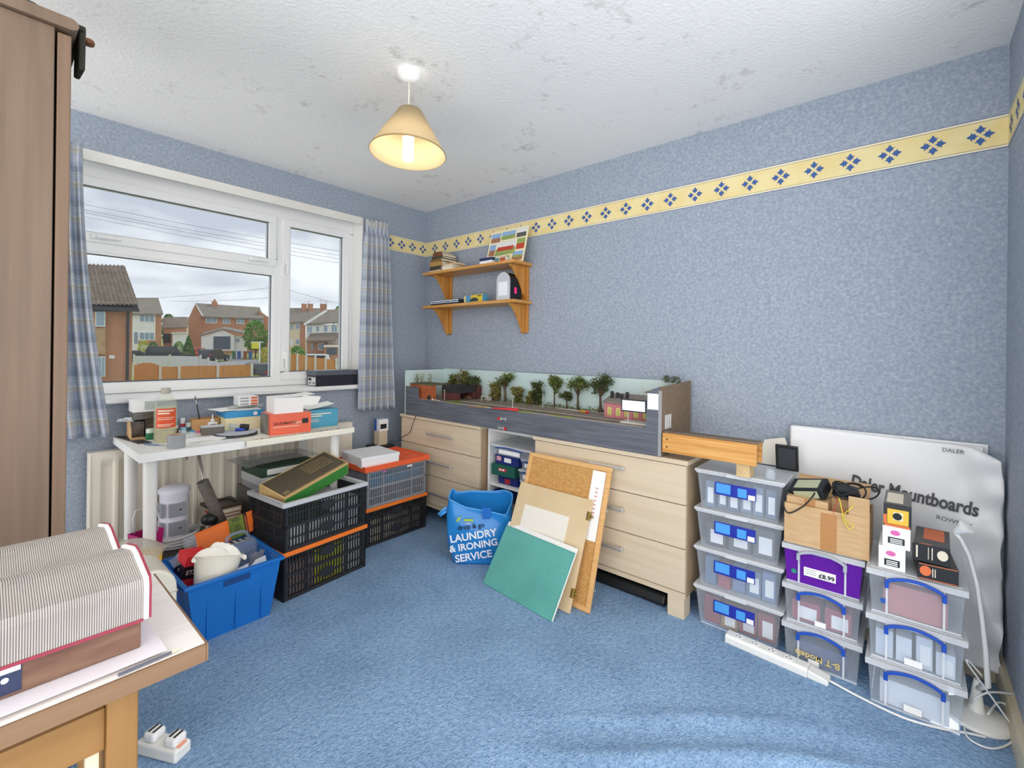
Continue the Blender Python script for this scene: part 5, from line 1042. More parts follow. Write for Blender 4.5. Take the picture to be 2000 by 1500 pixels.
# ================================================================== ON THE DESK
Z = DZ + .0004
ko = thing('card_organiser', 'cut-down brown card holder full of black packets on the desk', 'holder', (.478, 2.805, Z), R(-4))
obj('side', MB().prism([(0, 0), (.17, 0), (.17, .09), (.05, .09), (0, .035)], 0, .003, 'x'), M_kraft, ko); obj('side', MB().prism([(0, 0), (.17, 0), (.17, .09), (.05, .09), (0, .035)], .117, .12, 'x'), M_kraft, ko); obj('floor', B(.003, .117, 0, .17, 0, .003), M_kraft, ko); obj('front_lip', B(.003, .117, 0, .003, .003, .014), M_kraft, ko)
for k, (a_, b_) in enumerate(((.008, .058), (.062, .112))): tag(obj('packet', B(0, b_ - a_, 0, .12, 0, .080 + .006 * k), mat('black_photo_packet', '#2c241f', .3, col2='#6d5848', scale=22), loc=(.478 + a_, 2.848, Z + .0035), rz=R(-4)), ['black picture packet on the window side of the card holder', 'black picture packet on the bottle side of the card holder'][k], 'packet')
tag(obj('clear_box', B(0, .10, 0, .12, 0, .036), mat('smoked_box', '#474440', .2, col2='#6b645a', scale=15), loc=(.490, 2.845, Z + .092), rz=R(-3), bevel=.002), 'smoked plastic box on top of the card holder on the desk', 'box')
o = carton('label_box', 'small white box with printed label topmost on the card holder pile', 'box', (.492, 2.845, Z + .1285), (.585, 2.945, Z + .186), M_wbx); pr(o, mat('grey_label', '#b9c0bd', .5), .48, .98, .2, .9, side='-y')
tag(obj('silver_sachet', MB().grid(lambda u, v: (u * .06, v * .05, .010 * math.sin(u * 6 + v * 4)), 8, 6), mat('silver_foil', '#d5dade', .3, .4), loc=(.445, 2.845, Z + .094), rz=R(10)), 'crumpled silver sachet sticking out of the card holder pile', 'sachet')
bo = thing('turps_bottle', 'clear ribbed bottle of pale yellow spirit with orange label on the desk', 'bottle', (.587, 2.69, Z))
prf = [(.040, 0), (.046, .004)]
for i in range(16): prf += [(.0462, .008 + i * .0098), (.0445, .0129 + i * .0098)]
prf += [(.0462, .165), (.0455, .182), (.028, .212), (.0165, .222), (.0165, .235)]
solid(obj('glass', MB().lathe(prf, 28, cap=False), clear('bottle_clear', '#fdfefc', .08, '#f4f4ea', .1), bo, smooth='auto'), .0008)
obj('spirit', MB().lathe([(.001, .002), (.040, .002), (.0435, .012), (.0435, .163), (.001, .163)], 24), clear('yellow_spirit', '#fffbe8', .25, '#fbf3cc', .1), bo, smooth='auto')
lb_ = obj('label', MB().lathe([(.0470, .070), (.0470, .160)], 20, cap=False, a0=R(-150), a1=R(-45)), mat('orange_red_label', '#d9532c', .5), bo, smooth=True)
obj('cap', MB().lathe([(.0185, .228), (.0195, .231), (.0195, .252), (.018, .254), (.001, .254)], 24), mat('grey_beige_cap', '#b4ab9c', .5), bo, smooth='auto')
for z_, h_, e_ in ((.146, .007, 0), (.134, .007, 25), (.116, .0025, 0), (.108, .0025, 8), (.084, .003, 0), (.077, .003, 20)): obj('print_line', MB().lathe([(.0474, z_), (.0474, z_ + h_)], 16, cap=False, a0=R(-140), a1=R(-58 - e_)), M_crm, bo, smooth=True)
tp = thing('tape_roll', 'roll of grey duct tape standing near the front edge of the desk', 'tape', (.585, 2.492, Z))
obj('tape', MB().lathe([(.024, 0), (.034, 0), (.034, .058), (.024, .058), (.024, 0)], 30, cap=False), mat('grey_duct_tape', '#9a9da0', .45), tp, smooth='auto'); obj('core', MB().lathe([(.0225, 0), (.0240, 0), (.0240, .0581), (.0225, .0581), (.0225, 0)], 26, cap=False), M_kraft, tp)
def pot_(label, px, py, r_, h_, cb, cc_, caph=.35):
    p = at(px, py, z=DZ); t = thing('paint_pot', label, 'pot', (p.x, p.y, Z), group='small paint pots on the desk')
    obj('jar', MB().lathe([(r_ * .95, 0), (r_, .002), (r_, h_ * (1 - caph)), (r_ * .85, h_ * (1 - caph) + .001)], 18), mat('pot_' + cb, cb, .3), t, smooth='auto'); obj('cap', MB().lathe([(r_ * .92, h_ * (1 - caph)), (r_ * .92, h_ - .001), (r_ * .85, h_), (.001, h_)], 18), mat('cap_' + cc_, cc_, .4), t, smooth='auto')
pot_('green-labelled pot with white cap in front of the card holder', 293, 858, .018, .052, '#2f7a56', '#d9e6da', .4)
pot_('white and navy paint pot beside the orange-labelled bottle', 350, 833, .014, .075, '#3a4a7c', '#e6e9ea', .35); pot_('white-capped red-lettered paint pot behind the tape roll', 357, 838, .012, .060, '#c44a50', '#eef0f0', .5)
pot_('pale grey capped paint pot near the wooden tray', 369, 842, .016, .045, '#54707c', '#dfe6e6', .5); pot_('light blue capped paint pot before the wooden tray', 358, 846, .014, .030, '#cfe0ea', '#8fc0dc', .5); pot_('dark brown paint pot by the bottle foot', 343, 846, .012, .040, '#5d4238', '#cfd6d8', .4)
pot_('blue-capped squat paint pot at the tray corner', 376, 848, .011, .020, '#d5d9dc', '#5a9cc8', .5)
ty = thing('wooden_tray', 'shallow tan card tray on the desk holding a paint brush', 'tray', (.745, 2.885, Z), R(-6)); TW, TD, TH = .125, .08, .062
solid(obj('tray_body', shell(MB(), 0, TW, 0, TD, 0, TH, 0, 0), mat('tan_tray_card', '#cfa06a', .6), ty), .003)
br_ = thing('paint_brush', 'black-handled paint brush standing in the tan card tray', 'brush', (.800, 2.925, Z + .004), rot=(R(4), R(-11), 0)); obj('handle', MB().lathe([(.001, 0), (.0035, .012), (.0028, .125), (.003, .14)], 8), M_blk, br_, smooth=True); obj('ferrule', MB().lathe([(.003, .14), (.0035, .165)], 8), M_steel, br_); obj('bristles', MB().lathe([(.0035, .165), (.0028, .178), (.0005, .192)], 8), mat('brown_bristle', '#6a5a48', .8), br_, smooth=True)
gl = thing('glue_bottle', 'white glue bottle with pink label beside the blue-lidded box', 'bottle', (.835, 2.865, Z)); obj('body', MB().box(-.022, .022, -.014, .014, 0, .046), mat('white_plastic'), gl, bevel=.008, seg=3); obj('nozzle', MB().lathe([(.010, .046), (.009, .056), (.004, .062), (.0025, .085), (.001, .087)], 12), mat('white_plastic'), gl, smooth=True); obj('label', B(-.016, .016, -.0148, -.0142, .008, .036), mat('purple_pink_label', '#a87aa8', .5), gl)
tag(obj('pink_strip', B(-.04, .04, -.008, .008, 0, .010), mat('hot_pink_plastic', '#e05a94', .4), loc=(.79, 2.825, Z), rz=R(-18), bevel=.003), 'pink plastic strip lying before the glue bottle', 'strip')
o = carton('sanding_block', 'grey sanding block with pale top on the desk papers', 'block', (.735, 2.655, Z + .0125), (.835, 2.735, Z + .048), mat('dark_grey_foam_block', '#6d6862', .8), rz=R(-12)); pr(o, mat('pale_abrasive', '#cfd2d2', .8), 0, 1, 0, 1, side='top')
for k in range(4): tag(obj('paper_sheet', B(-.075, .075, -.05, .05, 0, .0016), M_paper, loc=(.715 + .006 * k, 2.595 + .006 * (k % 2), Z + .0022 * k), rz=R(-14 + 7 * k)), ['printed leaflet at the bottom of the pile before the sanding block', 'printed leaflet second up before the sanding block', 'printed leaflet third up before the sanding block', 'printed leaflet on top of the pile before the sanding block'][k], 'leaflet')
for k in range(6): pass
tag(obj('cutting_disc', MB().lathe([(.001, 0), (.098, 0), (.098, .012), (.092, .0125), (.092, .012), (.001, .012)], 44), mat('charcoal_rim', '#3d3d40', .5), loc=(.872, 2.628, Z), smooth='auto'), 'round black-rimmed turntable plate with ridged grey top on the desk', 'turntable')
tt = bpy.data.objects['cutting_disc']; tt.name = 'model_turntable'
for i in range(13):
    y_ = -.084 + i * .014; h_ = math.sqrt(max(0, .090 ** 2 - y_ ** 2)); obj('ridge', B(-h_, h_, y_, y_ + .009, .012, .0145), mat('pale_ridged_plastic', '#c4c7d0', .5), tt)
cp = thing('pen_cap', 'blue marker cap lying on the round turntable plate', 'cap', (.878, 2.655, Z + .0225), R(-30)); obj('barrel', MB().lathe([(.0075, 0), (.0078, .03), (.005, .034), (.005, .046)], 12), mat('cobalt_plastic', '#2a4fc0', .35), cp, rot=(0, R(90), 0), smooth=True)
sp_ = thing('spray_nozzle', 'clear tube with black ribbed end lying on the turntable plate', 'nozzle', (.925, 2.655, Z + .031), R(150)); obj('barrel', MB().lathe([(.008, .02), (.014, .075)], 16), clear('jar_glass'), sp_, rot=(0, R(84), 0), smooth=True); obj('cap', MB().lathe([(.0165, -.016), (.0165, .018), (.014, .024)], 18), M_blk, sp_, rot=(0, R(84), 0), smooth='auto')
bl = thing('tissue_box', 'cream box with sky-blue lid on the desk', 'box', (.865, 2.765, Z), R(-5)); obj('body', B(0, .185, 0, .19, 0, .088), mat('cream_yellow_card', '#efe6bd', .5), bl, bevel=.001); obj('lid', B(-.002, .187, -.002, .192, .070, .104), mat('sky_blue_lid', '#2f96cf', .4), bl, bevel=.001); obj('logo', MB().lathe([(.011, 0), (.011, .0006)], 18), M_paper, bl, loc=(.145, -.0022, .087), rot=(R(90), 0, 0))
zb_ = Z + .1046
for k in range(3): tag(obj('paper_sheet', B(-.10, .10, -.075, .075, 0, .0018), M_paper, loc=(.955 - .012 * k, 2.855, zb_ + k * .0024), rz=R(-8 + 9 * k)), ['paper sheet flat on the sky-blue lid', 'paper sheet second up on the sky-blue lid', 'paper sheet on top of the sky-blue lid pile'][k], 'paper')
tag(obj('plastic_sleeve', MB().grid(lambda u, v: (-.085 + u * .17, -.05 + v * .10, .004 + .010 * abs(math.sin(u * 4))), 12, 6), clear('sleeve', '#eeeeea', .6, '#e2e0da'), loc=(.985, 2.835, zb_ + .0085), rz=R(-6)), 'crinkled clear sleeve on the papers above the sky-blue lid', 'sleeve')
for k in range(3):
    o = carton('wagon_box', ['white wagon box at the bottom of the trio above the blue-lidded box', 'white wagon box in the middle of the trio above the blue-lidded box', 'white wagon box on top of the trio above the blue-lidded box'][k], 'box', (.945, 2.80, zb_ + .0235 + k * .0162), (1.045, 2.90, zb_ + .0393 + k * .0162), M_wbx, 'slim white wagon boxes on the desk', R(-4)); pr(o, M_or, .62, .95, .15, .85, side='-y'); pr(o, M_grey, .08, .5, .3, .7, side='-y')
gm = thing('controller_box', 'orange controller box with small black badge at the desk front', 'box', (.978, 2.470, Z), R(-4)); M_go = mat('orange_box_card', '#e8694a', .45)
obj('carton_body', B(0, .205, 0, .155, 0, .108), M_go, gm, bevel=.001); obj('side_print', B(-.0006, 0, .03, .155, 0, .108), mat('photo_side_print', '#5f5c56', .4, col2='#8a8680', scale=18), gm); obj('badge', B(.158, .190, -.0006, 0, .050, .076), M_blk, gm)
text('GAUGEMASTER', .0165, mat('dark_maroon_print', '#4a1f1a', .5), gm, (.014, -.0008, .054), (1, 0, 0), (0, 0, 1), bold=.0004); text('Digital', .0165, M_crm, gm, (.112, -.0008, .054), (1, 0, 0), (0, 0, 1)); obj('print_line', B(.014, .145, -.0006, -.0001, .040, .043), M_crm, gm)
ow_ = thing('open_white_box', 'open white card box standing on the orange controller box', 'box', (1.000, 2.480, Z + .1086), R(-5)); M_wc = mat('white_mailer_card', '#f2efea', .6)
solid(obj('carton_body', shell(MB(), 0, .145, 0, .13, 0, .082, 0, 0), M_wc, ow_), .002); obj('top_flap', MB().prism([(-.002, .082), (.145, .086), (.205, .094), (.205, .0955), (.145, .0875), (-.002, .0835)], -.004, .13, 'y'), M_wc, ow_); obj('side_flap', MB().prism([(.145, .082), (.205, .072), (.195, .036), (.145, .040)], .001, .003, 'y'), M_wc, ow_)
tb_ = thing('function_box', 'teal controller box behind the orange one on the desk', 'box', (1.185, 2.555, Z), R(-3)); obj('carton_body', B(0, .20, 0, .10, 0, .100), mat('teal_card', '#4f9db8', .45), tb_, bevel=.001); [obj('print_line', B(.020, b_, -.0006, -.0001, z_, z_ + h_), M_crm, tb_) for b_, z_, h_ in ((.160, .074, .006), (.105, .062, .006), (.090, .046, .002), (.085, .040, .002), (.090, .034, .002))]
tag(obj('leaflet', MB().prism([(0, 0), (.10, .0), (.15, .075), (.045, .09)], 0, .0015, 'y'), M_paper, loc=(1.19, 2.63, Z + .1016), rot=(R(-34), 0, R(-3))), 'white instruction leaflet propped on the teal box', 'leaflet')
tag(obj('leaflet', MB().prism([(0, 0), (.155, 0), (.155, .002), (0, .002)], 0, .085, 'y'), M_paper, loc=(1.215, 2.565, Z + .102), rot=(R(5), R(-9), R(-2))), 'folded white leaflet lying slanted on the teal box', 'leaflet')
# printed sheet hanging over the desk front
ps = thing('plan_sheet', 'long printed track plan sheet curling over the desk front edge', 'paper', (.845, 2.412, DZ))
obj('sheet', MB().prism([(.13, .0006), (.0, .0026), (-.006, .0012), (-.008, -.004), (-.010, -.026), (-.0085, -.026), (-.0065, -.004), (-.004, .0), (.0, .0012), (.13, -.0002 + .0003)], 0, .565, 'x'), mat('ivory_plan_paper', '#ece7d4', .7), ps)
q = random.Random(2)
for i in range(26): obj('printed_mark', B(.03 + i * .020, .03 + i * .020 + q.uniform(.006, .016), .004 + q.uniform(0, .010), .012 + q.uniform(0, .012), .0028, .0031), mat('dark_brown_print', '#4a3a34', .6), ps)
obj('printed_line', B(.02, .55, .002, .0035, .0029, .0032), mat('dark_brown_print'), ps)
for k in range(3):
    p0, p1 = at(212 + k * 5, 846 + k * 1, z=DZ), at(272 + k * 6, 869 - k * 2, z=DZ); vv = p1 - p0
    tag(obj('rail_length', MB().box(0, .30, -.006, -.004, 0, .004).box(0, .30, .004, .006, 0, .004), mat('dark_rail', '#4c4a48', .4, .6), loc=(.452 + k * .018, 2.985 - k * .004, Z), rz=R(-82)), ['length of dark model rail along the curtain end of the desk', 'middle length of dark model rail at the curtain end of the desk', 'length of dark model rail nearest the card holder'][k], 'rail')
tag(obj('hobby_knife', MB().lathe([(.001, 0), (.004, .004), (.004, .085), (.002, .09), (.0018, .12), (.0004, .14)], 8), mat('steel_blue_handle', '#7a8aa4', .35, .5), loc=(.500, 2.66, Z + .0045), rot=(R(90), 0, R(28)), smooth=True), 'thin metal hobby knife lying by the bottle on the desk', 'knife')
tag(obj('shoe_box', MB().box(0, .305, 0, .125, 0, .072), mat('black_shoe_card', '#2d2c35', .35), loc=(1.487, 3.022, .9195), rz=R(1), bevel=.001), 'black and grey shoe box on the window sill', 'shoe box')
sb_ = bpy.data.objects['shoe_box']; obj('lid', B(-.004, .309, -.004, .129, .0725, .106), mat('grey_shoe_lid', '#5c6068', .35), sb_, bevel=.002); obj('size_label', B(-.0008, 0, .012, .112, .006, .060), M_paper, sb_); obj('label_panel', B(-.0014, -.0008, .065, .106, .036, .056), M_ink, sb_); [obj('label_panel', B(-.0014, -.0008, a_, b_, .012, .030), M_grey, sb_) for a_, b_ in ((.018, .044), (.050, .060), (.072, .100))]; [obj('print_line', B(-.0014, -.0008, .018, .058, z_, z_ + .003), M_grey, sb_) for z_ in (.040, .052)]

# ================================================================== LAUNDRY BAG
M_bagb = clear('glossy_blue_polypropylene', '#2f93dc', .93, '#2a8bd6', .22)
bc = at(936, 1103, z=0); r3 = Vector((RV[0], RV[1], 0)); d3 = Vector((DV[0], DV[1], 0)); bang = math.atan2(RV[1], RV[0])
lb2 = thing('laundry_bag', 'bright blue laundry service bag slumped on the carpet by the leaning boards', 'bag', (bc.x, bc.y, 0), bang)
def bagf(u, v):
    t = 2 * math.pi * u; z_ = .335 * v
    hw = .150 + .035 * math.sin(math.pi * min(1, v * .9)) + .012 * v; hd = .082 - .01 * v + .012 * math.sin(math.pi * v)
    c, s_ = math.cos(t), math.sin(t); ex = .42
    x = hw * abs(c) ** ex * (1 if c > 0 else -1); y = hd * abs(s_) ** ex * (1 if s_ > 0 else -1)
    f = min(1, v * 3); x += f * .006 * math.sin(t * 5 + v * 7); y += f * .007 * math.sin(t * 4 + v * 9)
    z_ += v ** 3 * (.030 * (y / hd) + .02 * math.sin(2 * t + .6)) - v ** 2 * .025 * (1 if x < 0 else -1) * abs(x) / hw * -.6
    return (x, .085 + y, z_)
bgm = MB().grid(bagf, 72, 30); bo_ = solid(obj('bag_body', bgm, M_bagb, lb2, smooth=True), .0012)
obj('bag_bottom', MB().grid(lambda u, v: (-.145 + u * .29, .015 + v * .14, .002), 3, 3), M_bagb, lb2)
rimp = [Vector(bagf(i / 48, 1.0)) for i in range(48)]; obj('rim_binding', MB().tube(rimp, .0045, 6, True), mat('bag_binding', '#4fa8ec', .4), lb2, smooth=True)
obj('handle', MB().tube([(-.155, .06, .30), (-.205, .055, .285), (-.235, .05, .255), (-.225, .05, .250), (-.19, .05, .275)], .008, 6), mat('bag_binding'), lb2, smooth=True)
obj('handle_tab', B(.015, .06, -.008, -.004, .255, .315), mat('dark_blue_tab', '#1668bd', .4), lb2)
sl = math.tan(R(13)); M_wp = mat('white_bag_print', '#e9eef4', .5)
for s_, sz, x_, z_ in (('LAUNDRY', .056, -.158, .125), ('& IRONING', .052, -.160, .072), ('SERVICE', .056, -.128, .018)): text(s_, sz, M_wp, lb2, (x_, -.0155, z_), (1, 0, sl * .75), (0, 0, 1), bold=.0014)
text('drop & go', .036, mat('black_script', '#1a1c24', .5), lb2, (-.118, -.0215, .196), (1, 0, sl * .6), (0, 0, 1), bold=.0004)
obj('logo_bar', B(-.085, -.035, -.0220, -.0200, .246, .258), mat('lime_logo', '#a9c84a', .5), lb2); text('NERS', .014, M_wp, lb2, (-.078, -.0215, .230), (1, 0, 0), (0, 0, 1))
obj('logo_leaf', MB().prism([(-.130, .240), (-.112, .247), (-.098, .270), (-.118, .265)], -.0215, -.0195, 'y'), mat('lime_logo'), lb2)

# ================================================================== LEANING BOARDS
def lean(name, label, cat, bl, br, ang, **k):
    """Empty at the bottom edge; local x runs along the bottom edge (from the window end), local z up the board, +y is its back"""
    bl, br = Vector(bl), Vector(br); u = (br - bl).normalized(); n = Vector((0, 0, 1)).cross(u); back = n if n.x > 0 else -n
    up = back * math.cos(R(ang)) + Vector((0, 0, 1)) * math.sin(R(ang)); yv = up.cross(u)
    M_ = Matrix((u, yv, up)).transposed().to_4x4(); M_.translation = bl
    o = tag(empty(name), label, cat); o.matrix_world = M_; return o, (br - bl).length
L_, LN = lean('cork_board', 'pine-framed cork notice board leaning against the chest', 'notice board', (1.806, 1.588, .003), (1.802, 1.084, .003), 72.9)
CHt = .648; M_cork = mat('cork', '#cf9f62', .9, col2='#b98748', scale=120, bump=.3); M_cfr = wood('pine_frame', '#e3b478', '#d6a163', 'x', 4, .45)
sgn = 1 if (L_.matrix_world.to_3x3() @ Vector((0, 1, 0))).x > 0 else -1
def yb(a_, b_): return (min(a_ * sgn, b_ * sgn), max(a_ * sgn, b_ * sgn))
y0_, y1_ = yb(0, .016)
for a_, b_, c_, d_ in ((0, LN, 0, .022), (0, LN, CHt - .022, CHt), (0, .022, .022, CHt - .022), (LN - .022, LN, .022, CHt - .022)): obj('frame_strip', B(a_, b_, y0_, y1_, c_, d_), M_cfr, L_, bevel=.002)
y0_, y1_ = yb(.005, .012); obj('cork_panel', B(.020, LN - .020, y0_, y1_, .020, CHt - .020), M_cork, L_)
y0_, y1_ = yb(.003, .005); pw = obj('paper_strip', B(LN - .098, LN - .026, y0_, y1_, .30, CHt - .026), M_paper, L_)
for i in range(8): y0_, y1_ = yb(.0024, .003); obj('faded_print', B(LN - .068, LN - .054, y0_, y1_, CHt - .112 - i * .019, CHt - .104 - i * .019), mat('faded_red_print', '#dcaaa2', .6), L_)
for z_ in (.10, .45): obj('eye_screw', MB().tube([(LN + .006 + .005 * math.cos(t), .008 * sgn, z_ + .005 * math.sin(t)) for t in [i * math.pi / 5 for i in range(10)]], .0012, 5, True), M_steel, L_)
D_, DN = lean('drawing_board', 'buff drawing board with brass catches leaning on the cork board', 'board', (1.747, 1.600, .003), (1.743, 1.150, .003), 68)
DH = .502; M_mdf = mat('buff_board', '#dcc5a0', .6, col2='#d3b98f', scale=5); y0_, y1_ = yb(0, .012)
obj('board', B(0, DN, y0_, y1_, 0, DH), M_mdf, D_, bevel=.0015); y0_, y1_ = yb(-.001, 0); obj('drawing_sheet', B(.065, DN - .105, y0_, y1_, .10, DH - .105), mat('off_white_paper', '#ebe4d6', .7), D_)
M_brass = mat('aged_brass', '#a08a4a', .35, .8)
for z_ in (.085, DH - .075):
    y0_, y1_ = yb(-.003, .014); c_ = obj('catch', B(DN - .014, DN + .003, y0_, y1_, z_ - .020, z_ + .020), M_brass, D_, bevel=.002); obj('catch_knob', MB().ball((DN + .008, .010 * sgn, z_), .007, 10, 8), M_brass, c_, smooth=True)
C_, CN = lean('cutting_mat', 'green gridded cutting mat leaning at the front of the boards', 'cutting mat', (1.682, 1.632, .002), (1.640, 1.176, .002), 57)
CMH = .30; M_mat = mat('green_cutting_mat', '#5aa79c', .55, col2='#4f9a90', scale=6); y0_, y1_ = yb(0, .004)
obj('mat_sheet', B(0, CN, y0_, y1_, 0, CMH), M_mat, C_); y0_, y1_ = yb(-.0003, 0)
mb = MB()
for i in range(1, 44): mb.box(i * CN / 44 - .0003, i * CN / 44 + .0003, y0_, y1_, .006, CMH - .006)
for i in range(1, 29): mb.box(.006, CN - .006, y0_, y1_, i * CMH / 29 - .0003, i * CMH / 29 + .0003)
g_ = obj('printed_grid', mb, mat('pale_grid_print', '#8fcfc2', .6), C_); g_['kind'] = 'stuff'
W_, WN = lean('white_board', 'thin white board standing just behind the green cutting mat', 'board', (1.688, 1.630, .002), (1.646, 1.174, .002), 57); y0_, y1_ = yb(.0, .003); obj('board', B(0, WN + .003, y0_, y1_, 0, CMH + .018), mat('white_board_face', '#f0eee8', .5), W_)

# ================================================================== FOREGROUND TABLE
M_ttop = wood('whitewashed_wood_top', '#ece7e2', '#e2dbd4', 'x', 2.5, .4); M_tedge = wood('walnut_edge', '#86684c', '#75583d', 'x', 3, .5); M_tleg = wood('honey_oak_leg', '#946c3a', '#86602f', 'z', 3, .5); M_trail = wood('honey_oak_rail', '#946c3a', '#86602f', 'x', 3, .5)
TX, TY0, TY1, TZ = .227, .795, 1.115, .74
tbl = thing('side_table', 'wooden side table with whitewashed top carrying the two card index files', 'table', (TX, TY0, 0))
obj('tabletop', B(-.78, 0, .004, TY1 - TY0, TZ - .024, TZ), M_ttop, tbl, bevel=.001); obj('edge_band', B(-.78, .0005, 0, .004, TZ - .026, TZ - .0005), M_tedge, tbl); obj('edge_band', B(0, .003, .0, TY1 - TY0, TZ - .026, TZ - .0005), M_tedge, tbl)
for lx in (-.108, -.74):
    for ly in (.030, TY1 - TY0 - .065): obj('leg', B(lx, lx + .034, ly, ly + .045, 0, TZ - .026), M_tleg, tbl, bevel=.002)
obj('rail', B(-.706, -.108, .040, .060, .628, .686), M_trail, tbl, bevel=.002); obj('rail', B(-.706, -.108, TY1 - TY0 - .055, TY1 - TY0 - .035, .628, .686), M_trail, tbl, bevel=.002)
for sx in (-.128, -.168, -.30, -.42): obj('slat', B(sx, sx + .014, .044, .056, .10, .628), M_oak, tbl)
obj('lower_rail', B(-.706, -.108, .042, .058, .06, .10), M_trail, tbl)
for k in range(5): tag(obj('paper_sheet', B(-.36, .0, 0, .17, 0, .0011), mat('pale_lilac_paper', '#e3dde2', .7), loc=(.166 + .004 * k, .809 + .004 * (4 - k), TZ + .0004 + k * .0014), rz=R(-1.2 + .5 * k)), ['lowest sheet of paper under the nearer card file', 'second sheet of paper under the nearer card file', 'middle sheet of paper under the nearer card file', 'fourth sheet of paper under the nearer card file', 'top sheet of paper under the nearer card file'][k], 'paper')
pc = thing('pencil', 'black-ended pencil lying beside the papers on the side table', 'pencil', (.186, .8035, TZ + .0034), R(3)); obj('barrel', MB().lathe([(.0022, -.06), (.0022, .0)], 6), mat('grey_pencil', '#5a5c66', .4), pc, rot=(0, R(90), 0)); obj('tip', MB().lathe([(.0022, 0), (.0004, .012)], 6), mat('pale_tip', '#d8c9a8', .6), pc, rot=(0, R(90), 0))
M_rib = mat('grey_white_card_ribs', '#aaa49e', .7, col2='#9f9892', scale=14); M_fab = mat('brown_woven_fabric', '#846654', .8, col2='#6b4b40', scale=9, stretch=(1, 4, 6), bump=.4, bscale=260); M_rededge = mat('maroon_edge', '#8e2f42', .5)
def index_file(label, x1, y0, z0, n, L):
    r_ = thing('card_index_file', label, 'file', (x1, y0, z0), group='concertina card index files'); d_ = .152
    obj('base_tray', B(-L, 0, 0, d_, 0, .044), M_fab, r_, bevel=.002)
    prof = [(-.012, .046), (-.013, .092), (-.008, .102), (.060, .118), (.076, .119), (.140, .104), (d_ + .004, .092), (d_ + .004, .046)]
    mb = MB(); pit = L / n; 
    def rib(i):
        xa = -L + i * pit; mb.prism(prof, xa, xa + pit * .72, 'x'); sp = [(a_ * .96 + .002, .046 + (b_ - .046) * .97) for a_, b_ in prof]; mb.prism(sp, xa + pit * .72, xa + pit, 'x')
    for i in range(n): rib(i)
    f = obj('card_leaves', mb, M_rib, r_); f['kind'] = 'stuff'
    pe = [(a_ * 1.0 + (-.004 if a_ < .07 else .004), b_ + .003 if b_ > .05 else b_) for a_, b_ in prof]
    obj('end_board', MB().prism(pe, .0, .006, 'x'), M_wc, r_, bevel=.001); obj('maroon_binding', MB().prism([(a_ - .001 if a_ < .07 else a_ + .001, b_ + .001) for a_, b_ in pe], .006, .0085, 'x'), M_rededge, r_)
    obj('maroon_trim', B(-L, .0, -.0135, -.0115, .043, .047), M_rededge, r_)
    return r_
f1 = index_file('grey concertina card index file with navy label at the table front', .158, .842, TZ + .0075, 185, .46)
lbx = obj('spine_label', B(-.148, -.119, -.0012, -.0002, .005, .038), mat('navy_label', '#27304f', .5), f1); obj('label_strip', B(-.147, -.120, -.0016, -.0012, .031, .037), M_paper, lbx); obj('label_badge', MB().lathe([(.0035, 0), (.0035, .0005)], 14), M_paper, lbx, loc=(-.1335, -.0013, .023), rot=(R(90), 0, 0))
index_file('grey concertina card index file behind the labelled one, nearer the wardrobe', .150, 1.012, TZ + .0004, 185, .46)
# bits under the table
for k in range(7): book(['white-spined', 'red-spined', 'slim grey', 'black', 'tan', 'pale blue', 'white'][k] + ' book standing upright on the floor beneath the side table', .0, .15, 0, .02, 0, .20, ['#e9e6e0', '#b8453c', '#9a9ca0', '#2e2c2c', '#c49a62', '#a9bcd0', '#efece6'][k], 'books beneath the side table')
bk = [o_ for o_ in bpy.data.objects if o_.get('group') == 'books beneath the side table']
for k, o_ in enumerate(bk): o_.rotation_euler = (R(90), 0, R(90)); o_.location = (-.05 + k * .024, 1.06, .09)
tag(obj('low_stool', MB().box(-.16, .16, -.11, .11, .0, .0895), mat('pale_wood_box', '#cdb48a', .6), loc=(.02, 1.0, 0), bevel=.002), 'low pale wooden box beneath the side table carrying the upright books', 'box')
pg = at(312, 1468, z=0); mp_ = thing('plug_adaptor', 'white multi-plug block with two plugs on the carpet by the side table', 'adaptor', (pg.x, pg.y, 0), R(118))
obj('block', B(-.085, .06, -.026, .026, 0, .036), M_lampw, mp_, bevel=.006)
for xx in (-.055, .02): p_ = obj('plug', MB().box(xx - .020, xx + .020, -.022, .020, .036, .062), mat('white_plastic'), mp_, bevel=.008); obj('grip', B(xx - .012, xx - .006, -.016, .012, .0622, .0632), M_ink, p_); obj('grip', B(xx + .004, xx + .010, -.016, .012, .0622, .0632), M_ink, p_)
obj('rocker_switch', B(-.082, -.070, -.012, .012, .036, .041), mat('neon_orange_switch', '#f0a48a', .4), mp_)

# ================================================================== OUTSIDE
M_brick = bpy.data.materials.new('red_brick'); M_brick.use_nodes = True
t = M_brick.node_tree; b = t.nodes['Principled BSDF']; b.inputs['Roughness'].default_value = .9
tcn = N(t, 'ShaderNodeTexCoord'); mpn = N(t, 'ShaderNodeMapping'); mpn.inputs['Rotation'].default_value = (R(90), 0, 0); bt_ = N(t, 'ShaderNodeTexBrick')
bt_.inputs['Scale'].default_value = 1.0; bt_.inputs['Brick Width'].default_value = .225; bt_.inputs['Row Height'].default_value = .075; bt_.inputs['Mortar Size'].default_value = .008
bt_.inputs['Color1'].default_value = (*lin('#bd7a5a'), 1); bt_.inputs['Color2'].default_value = (*lin('#cc8e6a'), 1); bt_.inputs['Mortar'].default_value = (*lin('#c9ab90'), 1)
nzn = N(t, 'ShaderNodeTexNoise'); nzn.inputs['Scale'].default_value = .9; mxn = N(t, 'ShaderNodeMixRGB'); mxn.blend_type = 'MULTIPLY'; mxn.inputs[0].default_value = .45
